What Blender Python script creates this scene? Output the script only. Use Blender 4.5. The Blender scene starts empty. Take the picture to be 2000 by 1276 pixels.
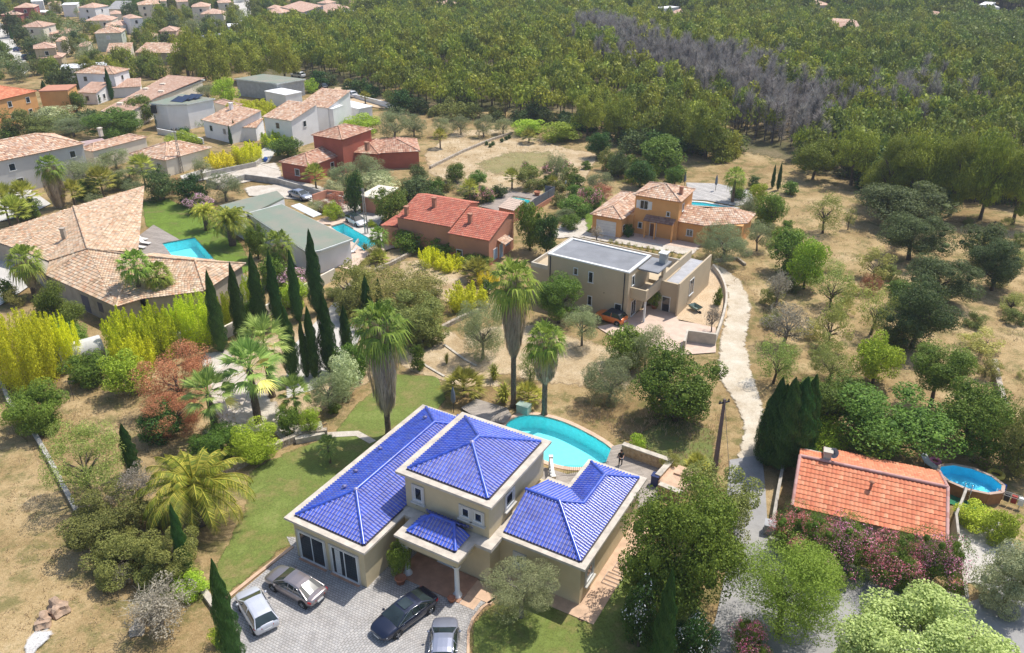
import bpy, bmesh, math, random
import numpy as np
from mathutils import Vector, Matrix, geometry
R = math.radians
# ------------------------------------------------------------------ camera, sky, sun, exposure
F, PITCH, CX, CY, H = 1580.0, R(27.4), 1000.0, 638.0, 43.0
scene = bpy.context.scene
cam_d = bpy.data.cameras.new('camera'); cam = bpy.data.objects.new('camera', cam_d)
scene.collection.objects.link(cam); scene.camera = cam
cam.location = (0, 0, H); cam.rotation_euler = (R(90) - PITCH, 0, 0)
cam_d.sensor_width = 36; cam_d.lens = 36 * F / 2000; cam_d.clip_start = .5; cam_d.clip_end = 9000
world = bpy.data.worlds.new('World'); scene.world = world; world.use_nodes = True
SUN_EL, SUN_AZ = R(62), R(38)            # azimuth measured from +x towards +y
nt = world.node_tree; bg = nt.nodes['Background']
sky = nt.nodes.new('ShaderNodeTexSky'); sky.sky_type = 'NISHITA'; sky.sun_disc = False
sky.sun_elevation = SUN_EL; sky.sun_rotation = R(90) - SUN_AZ; sky.dust_density = 1.5
nt.links.new(sky.outputs[0], bg.inputs[0]); bg.inputs[1].default_value = .15
sun_d = bpy.data.lights.new('sun', 'SUN'); sun_d.energy = 4.1; sun_d.angle = R(.5); sun_d.color = (1, .955, .88)
sun = bpy.data.objects.new('sun', sun_d); scene.collection.objects.link(sun)
sd = Vector((math.cos(SUN_EL) * math.cos(SUN_AZ), math.cos(SUN_EL) * math.sin(SUN_AZ), math.sin(SUN_EL)))
sun.rotation_euler = sd.to_track_quat('Z', 'Y').to_euler()
scene.view_settings.view_transform = 'Standard'; scene.view_settings.look = 'None'
scene.view_settings.exposure = .27; scene.view_settings.gamma = 1
scene.cycles.max_bounces = 6; scene.cycles.transparent_max_bounces = 12
rng = np.random.default_rng(7); rnd = random.Random(7)
col = scene.collection
# ------------------------------------------------------------------ pixel of the photograph -> place on the land
def sm(a, b, x):
    t = min(max((x - a) / (b - a), 0), 1); return t * t * (3 - 2 * t)
def hgt(x, y):
    h = 4.0 * math.exp(-((x - 40) / 95) ** 2 - ((y - 262) / 62) ** 2)
    h += 7.0 * math.exp(-((x - 330) / 120) ** 2 - ((y - 420) / 110) ** 2)
    return h * sm(165, 200, y - .12 * abs(x))
def ray(px, py):
    a = (px - CX) / F; b = -(py - CY) / F
    return (a, math.cos(PITCH) + b * math.sin(PITCH), -math.sin(PITCH) + b * math.cos(PITCH))
def V(px, py, z=0):
    r = ray(px, py); x, y, g = 0, 0, 0
    for _ in range(10):
        t = (H - z - g) / -r[2]; x, y = r[0] * t, r[1] * t
        n = hgt(x, y)
        if abs(n - g) < .01: break
        g = .5 * g + .5 * n
    return Vector((x, y, g + z))
def V2(px, py, z=0):
    v = V(px, py, z); return (v.x, v.y)
def zat(base, top):
    g = V(*base); r = ray(*top); t = g.y / r[1]; return H + r[2] * t - g.z
def pxm(p):                                # pixels per metre at a world point
    return F / (p.y * math.cos(PITCH) + (H - p.z) * math.sin(PITCH))
# ------------------------------------------------------------------ objects
def tag(o, label=None, cat=None, group=None, kind=None):
    if label: o['label'] = label
    if cat: o['category'] = cat
    if group: o['group'] = group
    if kind: o['kind'] = kind
    return o
def empty(name, loc=(0, 0, 0), rz=0, label=None, cat=None, group=None, parent=None):
    o = bpy.data.objects.new(name, None); col.objects.link(o); o.location = loc; o.rotation_euler = (0, 0, rz)
    o.empty_display_size = .3
    if parent: o.parent = parent
    return tag(o, label, cat, group)
def link(name, me, parent=None, loc=(0, 0, 0), rz=0, sc=(1, 1, 1)):
    o = bpy.data.objects.new(name, me); col.objects.link(o); o.location = loc; o.rotation_euler = (0, 0, rz); o.scale = sc
    if parent: o.parent = parent
    return o
def copy_tree(o, parent=None):
    c = o.copy(); col.objects.link(c)
    if parent: c.parent = parent
    for ch in list(o.children): copy_tree(ch, c)
    return c
class MB:
    def __init__(s): s.v = []; s.f = []; s.m = []; s.uv = []; s.sm = []; s.T = None
    def add(s, vs, fs, m=0, uv=None, smooth=False):
        b = len(s.v)
        if s.T is not None: vs = [s.T @ Vector(v) for v in vs]
        s.v += [tuple(v) for v in vs]
        for i, f in enumerate(fs):
            s.f.append(tuple(b + k for k in f)); s.m.append(m); s.sm.append(smooth)
            s.uv.append(uv[i] if uv else None)
        return s
    def box(s, x0, x1, y0, y1, z0, z1, m=0):
        return s.add([(x0, y0, z0), (x1, y0, z0), (x1, y1, z0), (x0, y1, z0), (x0, y0, z1), (x1, y0, z1), (x1, y1, z1), (x0, y1, z1)],
              [(3, 2, 1, 0), (4, 5, 6, 7), (0, 1, 5, 4), (1, 2, 6, 5), (2, 3, 7, 6), (3, 0, 4, 7)], m)
    def prism(s, poly, z0, z1, m=0):
        n = len(poly); a = sum(poly[i][0] * poly[(i + 1) % n][1] - poly[(i + 1) % n][0] * poly[i][1] for i in range(n))
        if a < 0: poly = poly[::-1]
        f = [tuple(range(n - 1, -1, -1)), tuple(range(n, 2 * n))] + [(i, (i + 1) % n, n + (i + 1) % n, n + i) for i in range(n)]
        return s.add([(p[0], p[1], z0) for p in poly] + [(p[0], p[1], z1) for p in poly], f, m)
    def bar(s, path, w, z0, z1, m=0):       # a wall of thickness w along a 2-D path
        L, Rr = offs(path, w / 2), offs(path, -w / 2)
        for i in range(len(path) - 1): s.prism([L[i], L[i + 1], Rr[i + 1], Rr[i]], z0, z1, m)
        return s
    def tube(s, pts, rad, k=8, m=0, cap=True):
        pts = [Vector(p) for p in pts]; n = len(pts)
        if not hasattr(rad, '__len__'): rad = [rad] * n
        vs = []
        for i, p in enumerate(pts):
            d = (pts[min(i + 1, n - 1)] - pts[max(i - 1, 0)]).normalized()
            a = d.orthogonal().normalized() if i == 0 else (pa - d * pa.dot(d)).normalized()
            pa = a; b = d.cross(a)
            vs += [p + (a * math.cos(6.2832 * j / k) + b * math.sin(6.2832 * j / k)) * rad[i] for j in range(k)]
        fs = [(i * k + j, i * k + (j + 1) % k, (i + 1) * k + (j + 1) % k, (i + 1) * k + j) for i in range(n - 1) for j in range(k)]
        if cap: fs += [tuple(range(k - 1, -1, -1)), tuple((n - 1) * k + j for j in range(k))]
        return s.add(vs, fs, m, smooth=True)
    def lathe(s, prof, k=16, c=(0, 0), m=0):
        vs = [(c[0] + r * math.cos(6.2832 * j / k), c[1] + r * math.sin(6.2832 * j / k), z) for r, z in prof for j in range(k)]
        fs = [(i * k + j, i * k + (j + 1) % k, (i + 1) * k + (j + 1) % k, (i + 1) * k + j) for i in range(len(prof) - 1) for j in range(k)]
        return s.add(vs, fs, m, smooth=True)
    def build(s, name, mats, parent=None, loc=(0, 0, 0), rz=0):
        return link(name, s.mesh(name, mats), parent, loc, rz)
    def mesh(s, name, mats):
        if not isinstance(mats, (list, tuple)): mats = [mats]
        me = bpy.data.meshes.new(name); me.from_pydata(s.v, [], s.f)
        for m in mats: me.materials.append(m)
        me.polygons.foreach_set('material_index', s.m); me.polygons.foreach_set('use_smooth', s.sm)
        if any(u is not None for u in s.uv):
            l = me.uv_layers.new(name='UVMap'); d = []
            for f, u in zip(s.f, s.uv):
                for i in range(len(f)): d += list(u[i]) if u else [0, 0]
            l.data.foreach_set('uv', d)
        me.update(); return me
def offs(path, d):
    out = []
    for i, p in enumerate(path):
        a = path[max(i - 1, 0)]; b = path[min(i + 1, len(path) - 1)]
        if 0 < i < len(path) - 1:
            t1 = Vector((p[0] - a[0], p[1] - a[1])).normalized(); t2 = Vector((b[0] - p[0], b[1] - p[1])).normalized()
            t = (t1 + t2).normalized(); k = 1 / max(t.dot(t1), .4)
        else: t = Vector((b[0] - a[0], b[1] - a[1])).normalized(); k = 1
        out.append((p[0] - t.y * d * k, p[1] + t.x * d * k))
    return out
# ------------------------------------------------------------------ materials
def nodes(name):
    m = bpy.data.materials.new(name); m.use_nodes = True; t = m.node_tree
    return m, t, t.nodes['Principled BSDF']
def N(t, kind, **kw):
    n = t.nodes.new('ShaderNode' + kind)
    for k, v in kw.items():
        if k in n.inputs: n.inputs[k].default_value = v
        else: setattr(n, k, v)
    return n
def ramp(t, fac, cols, interp='LINEAR'):
    r = t.nodes.new('ShaderNodeValToRGB'); r.color_ramp.interpolation = interp; e = r.color_ramp.elements
    while len(e) < len(cols): e.new(.5)
    for i, c in enumerate(cols):
        p, c = (c if len(c) == 2 else (i / max(len(cols) - 1, 1), c)); e[i].position = p; e[i].color = (*c, 1)
    t.links.new(fac, r.inputs[0]); return r.outputs[0]
def mixc(t, fac, a, b, mode='MIX'):
    n = t.nodes.new('ShaderNodeMix'); n.data_type = 'RGBA'; n.blend_type = mode
    for i, x in ((0, fac), (6, a), (7, b)):
        if hasattr(x, 'links'): t.links.new(x, n.inputs[i])
        else: n.inputs[i].default_value = x if i == 0 else (*x, 1)
    return n.outputs[2]
def noise(t, scale, detail=4, coord=None, rough=.55):
    n = N(t, 'TexNoise'); n.inputs['Scale'].default_value = scale; n.inputs['Detail'].default_value = detail; n.inputs['Roughness'].default_value = rough
    c = coord or t.nodes.new('ShaderNodeNewGeometry').outputs['Position']
    t.links.new(c, n.inputs['Vector']); return n.outputs['Fac']
def bump(t, b, h, s=.3, d=.05):
    n = N(t, 'Bump', Strength=s, Distance=d); t.links.new(h, n.inputs['Height']); t.links.new(n.outputs[0], b.inputs['Normal'])
_M = {}
def mat(name, c, rough=.7, var=.12, scale=1.2, bmp=0, bscale=30, spec=.4, metal=0, c2=None, coat=0):
    """paint, plaster, stone, metal: a colour with weathering"""
    if name in _M: return _M[name]
    m, t, b = nodes(name); g = t.nodes.new('ShaderNodeNewGeometry').outputs['Position']
    c2 = c2 or tuple(x * (1 - 2 * var) for x in c)
    f = noise(t, scale, 6, g); o = ramp(t, f, [(.32, c2), (.62, c), (.85, tuple(min(x * (1 + var), 1) for x in c))])
    t.links.new(o, b.inputs['Base Color']); b.inputs['Roughness'].default_value = rough; b.inputs['Metallic'].default_value = metal
    b.inputs['Specular IOR Level'].default_value = spec; b.inputs['Coat Weight'].default_value = coat; b.inputs['Coat Roughness'].default_value = .04
    if bmp: bump(t, b, noise(t, bscale, 4, g), bmp)
    _M[name] = m; return m
def tile_mat(name, cols, rough=.7, spec=.3, dirt=.15, coat=0, pan=None, joint=.55):
    """roof tiles: one random colour to each tile (uv counts tiles)"""
    if name in _M: return _M[name]
    m, t, b = nodes(name)
    uv = N(t, 'UVMap').outputs[0]; fl = N(t, 'VectorMath', operation='FLOOR'); t.links.new(uv, fl.inputs[0])
    wn = N(t, 'TexWhiteNoise', noise_dimensions='2D'); t.links.new(fl.outputs[0], wn.inputs['Vector'])
    c = ramp(t, wn.outputs['Value'], cols)
    sx = N(t, 'SeparateXYZ'); t.links.new(uv, sx.inputs[0]); fx = N(t, 'Math', operation='FRACT'); t.links.new(sx.outputs[0], fx.inputs[0]); fy = N(t, 'Math', operation='FRACT'); t.links.new(sx.outputs[1], fy.inputs[0])
    if pan: c = mixc(t, ramp(t, fx.outputs[0], [(.10, (.7,) * 3), (.21, (.0,) * 3), (.75, (.0,) * 3), (.88, (.7,) * 3)]), c, pan)  # pale tile valleys: glare of the glazed barrels put into colour, with worn mortar
    c = mixc(t, ramp(t, fy.outputs[0], [(.82, (0,) * 3), (.97, (joint,) * 3)]), c, tuple(x * .35 for x in cols[0]))
    c = mixc(t, .5, c, ramp(t, noise(t, .9, 6), [(.3, (.62, .6, .58)), (.65, (1, 1, 1))]), 'MULTIPLY')
    t.links.new(c, b.inputs['Base Color']); b.inputs['Roughness'].default_value = rough; b.inputs['Specular IOR Level'].default_value = spec
    b.inputs['Coat Weight'].default_value = coat; b.inputs['Coat Roughness'].default_value = .18
    _M[name] = m; return m
def ground_mat(name, cols, s1=.12, s2=1.5, s3=14, rag=False, green=None, bmp=.5, rough=.95, grain=.8):
    """soil, straw, gravel, lawn: three sizes of noise; rag: the edge frays (attribute edge)"""
    if name in _M: return _M[name]
    m, t, b = nodes(name); g = t.nodes.new('ShaderNodeNewGeometry').outputs['Position']
    n1, n2, n3 = noise(t, s1, 5, g), noise(t, s2, 6, g, .7), noise(t, s3, 3, g, .8)
    a = N(t, 'Math', operation='MULTIPLY_ADD'); t.links.new(n2, a.inputs[0]); a.inputs[1].default_value = .55; t.links.new(n1, a.inputs[2])
    a2 = N(t, 'Math', operation='MULTIPLY_ADD'); t.links.new(n3, a2.inputs[0]); a2.inputs[1].default_value = .5; t.links.new(a.outputs[0], a2.inputs[2])
    k = len(cols); c = ramp(t, a2.outputs[0], [(.78 + .5 * i / max(k - 1, 1), q) for i, q in enumerate(cols)]) if k > 1 else None
    r = [n for n in t.nodes if n.type == 'VALTORGB'][-1]
    sub = N(t, 'Math', operation='SUBTRACT'); t.links.new(a2.outputs[0], sub.inputs[0]); sub.inputs[1].default_value = 0
    mul = N(t, 'MapRange'); t.links.new(a2.outputs[0], mul.inputs[0]); mul.inputs[1].default_value = .76; mul.inputs[2].default_value = 1.30
    for i, e in enumerate(r.color_ramp.elements): e.position = i / max(k - 1, 1)
    t.links.new(mul.outputs[0], r.inputs[0])
    if green:
        gn = noise(t, .35, 6, g, .75); c = mixc(t, ramp(t, gn, [(.49, (0, 0, 0)), (.60, (.75, .75, .75))]), c, green)
    t.links.new(c, b.inputs['Base Color']); b.inputs['Roughness'].default_value = rough; b.inputs['Specular IOR Level'].default_value = .1
    c = mixc(t, grain, c, ramp(t, noise(t, 7, 6, g, .8), [(.34, (.5, .5, .5)), (.5, (.95, .95, .95)), (.68, (1.25, 1.25, 1.25))]), 'MULTIPLY'); t.links.new(c, b.inputs['Base Color']); bump(t, b, n3, bmp, .06)
    if rag:
        at = N(t, 'Attribute', attribute_name='edge'); s = N(t, 'Math', operation='ADD'); t.links.new(at.outputs['Fac'], s.inputs[0])
        nn = noise(t, .9, 8, g, .75); t.links.new(nn, s.inputs[1]); gt = N(t, 'MapRange'); gt.inputs[1].default_value = .72; gt.inputs[2].default_value = .86
        t.links.new(s.outputs[0], gt.inputs[0]); tr = N(t, 'BsdfTransparent'); mx = N(t, 'MixShader')
        t.links.new(gt.outputs[0], mx.inputs[0]); t.links.new(tr.outputs[0], mx.inputs[1]); t.links.new(b.outputs[0], mx.inputs[2])
        t.links.new(mx.outputs[0], t.nodes['Material Output'].inputs[0])
    _M[name] = m; return m
def leaf_mat(name, a, b2, c=None, trans=.3, orand=.25, rough=.6):
    """foliage: every leaf its own colour between a and b, every plant a little different"""
    if name in _M: return _M[name]
    m, t, p = nodes(name); g = t.nodes.new('ShaderNodeNewGeometry')
    cc = ramp(t, g.outputs['Random Per Island'], [(0, a), (.6, b2), (1, c or tuple(min(1, x * 1.35) for x in b2))])
    oi = t.nodes.new('ShaderNodeObjectInfo'); hs = N(t, 'HueSaturation'); mr = N(t, 'MapRange'); t.links.new(oi.outputs['Random'], mr.inputs[0])
    mr.inputs[3].default_value = 1 - orand; mr.inputs[4].default_value = 1 + orand; t.links.new(mr.outputs[0], hs.inputs['Value'])
    wn = N(t, 'TexWhiteNoise', noise_dimensions='1D'); t.links.new(oi.outputs['Random'], wn.inputs['W']); m2 = N(t, 'MapRange'); t.links.new(wn.outputs['Value'], m2.inputs[0])
    m2.inputs[3].default_value = .482; m2.inputs[4].default_value = .518; t.links.new(m2.outputs[0], hs.inputs['Hue']); t.links.new(cc, hs.inputs['Color'])
    t.links.new(hs.outputs[0], p.inputs['Base Color']); p.inputs['Roughness'].default_value = rough; p.inputs['Specular IOR Level'].default_value = .25
    tl = N(t, 'BsdfTranslucent'); t.links.new(hs.outputs[0], tl.inputs[0]); mx = N(t, 'MixShader'); mx.inputs[0].default_value = trans
    t.links.new(p.outputs[0], mx.inputs[1]); t.links.new(tl.outputs[0], mx.inputs[2]); t.links.new(mx.outputs[0], t.nodes['Material Output'].inputs[0])
    _M[name] = m; return m
def glass_mat(name, c=(.02, .03, .04), rough=.05):
    if name in _M: return _M[name]
    m, t, b = nodes(name); b.inputs['Base Color'].default_value = (*c, 1); b.inputs['Roughness'].default_value = rough; b.inputs['Specular IOR Level'].default_value = .8
    t.links.new(ramp(t, noise(t, .7, 2), [(.35, tuple(x * .5 for x in c)), (.65, c)]), b.inputs['Base Color'])
    _M[name] = m; return m
def water_mat(name, tint):
    m, t, b = nodes(name); t.nodes.remove(b)
    tr = N(t, 'BsdfTransparent'); tr.inputs[0].default_value = (*tint, 1); gl = N(t, 'BsdfGlossy', Roughness=.06); fr = N(t, 'Fresnel', IOR=1.33); mx = N(t, 'MixShader')
    bp = N(t, 'Bump', Strength=.25, Distance=.05); t.links.new(noise(t, 2.5, 3), bp.inputs['Height']); t.links.new(bp.outputs[0], fr.inputs['Normal']); t.links.new(bp.outputs[0], gl.inputs['Normal'])
    t.links.new(fr.outputs[0], mx.inputs[0]); t.links.new(tr.outputs[0], mx.inputs[1]); t.links.new(gl.outputs[0], mx.inputs[2]); t.links.new(mx.outputs[0], t.nodes['Material Output'].inputs[0])
    return m
def wood_deck(name, c, w=.14, ang=0):
    if name in _M: return _M[name]
    m, t, b = nodes(name); mp = N(t, 'Mapping'); mp.inputs['Rotation'].default_value = (0, 0, ang)
    t.links.new(t.nodes.new('ShaderNodeNewGeometry').outputs['Position'], mp.inputs[0])
    br = N(t, 'TexBrick'); br.offset = .37; t.links.new(mp.outputs[0], br.inputs[0]); br.inputs['Scale'].default_value = 1; br.inputs['Brick Width'].default_value = 2.4; br.inputs['Row Height'].default_value = w
    br.inputs['Mortar Size'].default_value = .012; br.inputs['Color1'].default_value = (*c, 1); br.inputs['Color2'].default_value = (*[x * .72 for x in c], 1); br.inputs['Mortar'].default_value = (*[x * .3 for x in c], 1)
    cc = mixc(t, .35, br.outputs[0], ramp(t, noise(t, 1.3, 5), [(.3, (.55, .55, .55)), (.7, (1, 1, 1))]), 'MULTIPLY')
    t.links.new(cc, b.inputs['Base Color']); b.inputs['Roughness'].default_value = .8; _M[name] = m; return m
def cell_mat(name, cols, scale, edge=(.2, .17, .13), rough=.9, bmp=.6):
    """rubble stone: one colour to each stone, joints between"""
    if name in _M: return _M[name]
    m, t, b = nodes(name); g = t.nodes.new('ShaderNodeNewGeometry').outputs['Position']
    v = N(t, 'TexVoronoi'); v.inputs['Scale'].default_value = scale; t.links.new(g, v.inputs['Vector'])
    e = N(t, 'TexVoronoi', feature='DISTANCE_TO_EDGE'); e.inputs['Scale'].default_value = scale; t.links.new(g, e.inputs['Vector'])
    sp = N(t, 'SeparateColor'); t.links.new(v.outputs['Color'], sp.inputs[0]); c = ramp(t, sp.outputs[0], cols)
    c = mixc(t, ramp(t, e.outputs['Distance'], [(.02, (0, 0, 0)), (.07, (1, 1, 1))]), edge, c)
    t.links.new(c, b.inputs['Base Color']); b.inputs['Roughness'].default_value = rough; bump(t, b, e.outputs['Distance'], bmp); _M[name] = m; return m
# ------------------------------------------------------------------ ground sheets
def inside(poly, P):
    x, y = P[:, 0], P[:, 1]; c = np.zeros(len(P), bool); n = len(poly)
    for i in range(n):
        x1, y1 = poly[i]; x2, y2 = poly[(i + 1) % n]
        if y1 == y2: continue
        c ^= ((y1 > y) != (y2 > y)) & (x < (x2 - x1) * (y - y1) / (y2 - y1) + x1)
    return c
def edist(poly, P):
    d = np.full(len(P), 1e9); n = len(poly)
    for i in range(n):
        a = np.array(poly[i]); b = np.array(poly[(i + 1) % n]); ab = b - a; L = ab @ ab
        if L == 0: continue
        t = np.clip((P - a) @ ab / L, 0, 1); d = np.minimum(d, np.linalg.norm(P - a - t[:, None] * ab, axis=1))
    return d
def dens(poly, s):
    out = []
    for i, a in enumerate(poly):
        b = poly[(i + 1) % len(poly)]; k = max(1, int(math.dist(a, b) / s))
        out += [(a[0] + (b[0] - a[0]) * j / k, a[1] + (b[1] - a[1]) * j / k) for j in range(k)]
    return out
def sheet(name, poly, z, m, holes=(), rag=0, kind='structure', step=None, follow=False):
    step = step or (rag if rag else 5)
    loops = [dens(poly, step)] + [dens(h, step) for h in holes]; P = []; E = []
    for l in loops:
        b = len(P); P += l; E += [(b + i, b + (i + 1) % len(l)) for i in range(len(l))]
    A = np.array(poly); x0, y0 = A.min(0); x1, y1 = A.max(0)
    if rag or follow:
        gx, gy = np.meshgrid(np.arange(x0, x1, step), np.arange(y0, y1, step)); G = np.stack([gx.ravel(), gy.ravel()], 1) + .01
        G = G[inside(poly, G)]; G = G[edist(poly, G) > step * .4] if len(G) else G; P += [tuple(p) for p in G]
    r = geometry.delaunay_2d_cdt([Vector(p) for p in P], E, [], 0, 1e-5); vs = np.array([tuple(v) for v in r[0]]); fs = [f for f in r[2]]
    C = np.array([vs[list(f)].mean(0) for f in fs]); k = inside(poly, C)
    for h in holes: k &= ~inside(h, C)
    fs = [f for f, q in zip(fs, k) if q]; me = bpy.data.meshes.new(name)
    fs = [f if (vs[f[1]] - vs[f[0]])[0] * (vs[f[2]] - vs[f[0]])[1] - (vs[f[1]] - vs[f[0]])[1] * (vs[f[2]] - vs[f[0]])[0] > 0 else f[::-1] for f in fs]
    me.from_pydata([(v[0], v[1], z + hgt(v[0], v[1])) for v in vs], [], fs); me.materials.append(m)
    at = me.attributes.new('edge', 'FLOAT', 'POINT'); at.data.foreach_set('value', np.clip(edist(poly, vs) / rag, 0, 1) * .6 if rag else np.full(len(vs), 1.0))
    o = link(name, me); o['kind'] = kind; return o
def PX(pts, z=0): return [V2(p[0], p[1], z) for p in pts]
def smoothpoly(p, it=2):
    for _ in range(it):
        q = []
        for i in range(len(p)):
            a, b = p[i], p[(i + 1) % len(p)]
            q += [(a[0] * .75 + b[0] * .25, a[1] * .75 + b[1] * .25), (a[0] * .25 + b[0] * .75, a[1] * .25 + b[1] * .75)]
        p = q
    return p
# ------------------------------------------------------------------ tiled roofs
def slope(mb, pts, cw=.36, rl=.42, amp=.07, S=6, m=0, plain=False):
    """one roof slope: rows of barrel tiles laid up the plane of the 3-D polygon"""
    P = np.array([tuple(p) for p in pts], float); c = P.mean(0); n = np.zeros(3)
    for i in range(len(P)): n += np.cross(P[i] - c, P[(i + 1) % len(P)] - c)
    n /= np.linalg.norm(n); n = n if n[2] > 0 else -n
    e = np.cross(n, (0, 0, 1.0)); e /= np.linalg.norm(e); t = np.cross(n, e); t = t if t[2] > 0 else -t
    s = P @ e; q = P @ t; s0, q0, d0 = s.min(), q.min(), float(c @ n)
    off = rnd.randint(0, 500)
    def line(x):
        r = []
        for i in range(len(P)):
            a, b = i, (i + 1) % len(P)
            if (s[a] - x) * (s[b] - x) <= 0 and abs(s[a] - s[b]) > 1e-9: r.append(q[a] + (q[b] - q[a]) * (x - s[a]) / (s[b] - s[a]))
        return (min(r), max(r)) if len(r) > 1 else None
    nc = max(1, int(round((s.max() - s0) / cw))); cw = (s.max() - s0) / nc; nr = max(1, int(math.ceil((q.max() - q0) / rl)))
    if plain:
        mb.add([tuple(p) for p in P], [tuple(range(len(P)))], m, [[(off + (s[i] - s0) / cw, (q[i] - q0) / rl) for i in range(len(P))]]); return
    mb.add([tuple(p - n * .04) for p in P], [tuple(range(len(P)))], m, [[(off + .5, .5)] * len(P)])
    vs, fs, uv = [], [], []
    for j in range(nc):
        xs = [s0 + (j + k / S) * cw for k in range(S + 1)]; ls = [line(min(max(x, s0 + 1e-4), s.max() - 1e-4)) for x in xs]
        if any(l is None for l in ls): continue
        for r in range(nr):
            ra, rb = q0 + r * rl, q0 + (r + 1) * rl
            lo = [min(max(ra, l[0]), l[1]) for l in ls]; hi = [min(max(rb, l[0]), l[1]) for l in ls]
            if max(h - l for h, l in zip(hi, lo)) < .01: continue
            b = len(vs)
            for k in range(S + 1):
                h = amp * (.5 - .5 * math.cos(6.2832 * k / S)) if amp else 0
                for qq, ex in ((lo[k], .035), (hi[k], 0)):
                    fr = ex if amp else ex * .6
                    vs.append(tuple(e * xs[k] + t * qq + n * (d0 + h + fr + .005)))
            for k in range(S):
                fs.append((b + 2 * k, b + 2 * k + 2, b + 2 * k + 3, b + 2 * k + 1))
                x0_, x1_ = min(max(k / S, .02), .98), min(max((k + 1) / S, .02), .98); uv.append([(off + j + x0_, r + .02), (off + j + x1_, r + .02), (off + j + x1_, r + .98), (off + j + x0_, r + .98)])
    # orientation
    mb.add(vs, fs, m, uv, smooth=True)
def cap(mb, a, b, r=.13, m=0):
    a, b = Vector(a), Vector(b); L = (b - a).length; k = max(1, int(L / .45)); off = rnd.randint(0, 500)
    d = (b - a) / k; x = d.normalized().cross(Vector((0, 0, 1))).normalized(); y = x.cross(d.normalized())
    if y.z < 0: y = -y
    for i in range(k):
        p, q = a + d * i, a + d * (i + 1.08); vs = []
        for pt, rr in ((p, r * .92), (q, r * 1.08)):
            vs += [pt + (x * math.cos(3.1416 * j / 6) + y * math.sin(3.1416 * j / 6)) * rr for j in range(7)]
        mb.add(vs, [(j, j + 1, j + 8, j + 7) for j in range(6)], m, [[(off + i + .5, .5)] * 4] * 6, smooth=True)
def hip(mb, u0, u1, v0, v1, z, tan=.44, ends=(1, 1), **k):
    """hipped roof on a rectangle; ends: which end of the ridge is hipped (else a gable)"""
    w, d = u1 - u0, v1 - v0; lng = w >= d; h = min(w, d) / 2; zt = z + h * tan
    if lng:
        a = Vector((u0 + (h if ends[0] else 0), v0 + h, zt)); b = Vector((u1 - (h if ends[1] else 0), v0 + h, zt))
    else:
        a = Vector((u0 + h, v0 + (h if ends[0] else 0), zt)); b = Vector((u0 + h, v1 - (h if ends[1] else 0), zt))
    A, B, C, D = Vector((u0, v0, z)), Vector((u1, v0, z)), Vector((u1, v1, z)), Vector((u0, v1, z))
    if lng:
        slope(mb, [A, B, b, a], **k); slope(mb, [C, D, a, b], **k)
        if ends[0]: slope(mb, [D, A, a], **k)
        if ends[1]: slope(mb, [B, C, b], **k)
        hp = ([(A, a), (D, a)] if ends[0] else []) + ([(B, b), (C, b)] if ends[1] else [])
    else:
        slope(mb, [B, C, b, a], **k); slope(mb, [D, A, a, b], **k)
        if ends[0]: slope(mb, [A, B, a], **k)
        if ends[1]: slope(mb, [C, D, b], **k)
        hp = ([(A, a), (B, a)] if ends[0] else []) + ([(C, b), (D, b)] if ends[1] else [])
    if not k.get('plain'):
        up = Vector((0, 0, .05))
        for p, q in hp: cap(mb, p + up, q + up, .13, k.get('m', 0))
        if (b - a).length > .2: cap(mb, a + up, b + up, .13, k.get('m', 0))
    return a, b
WHITE = mat('white_paint', (.72, .72, .70), .6, .06); PANE = glass_mat('window_glass'); DARKF = mat('dark_frame', (.03, .03, .035), .5, .1)
STONE = mat('pale_stone', (.56, .50, .41), .85, .16, 2.5, .3, 20)
WOODB = mat('brown_door', (.16, .07, .035), .6, .15, 4)
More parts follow.
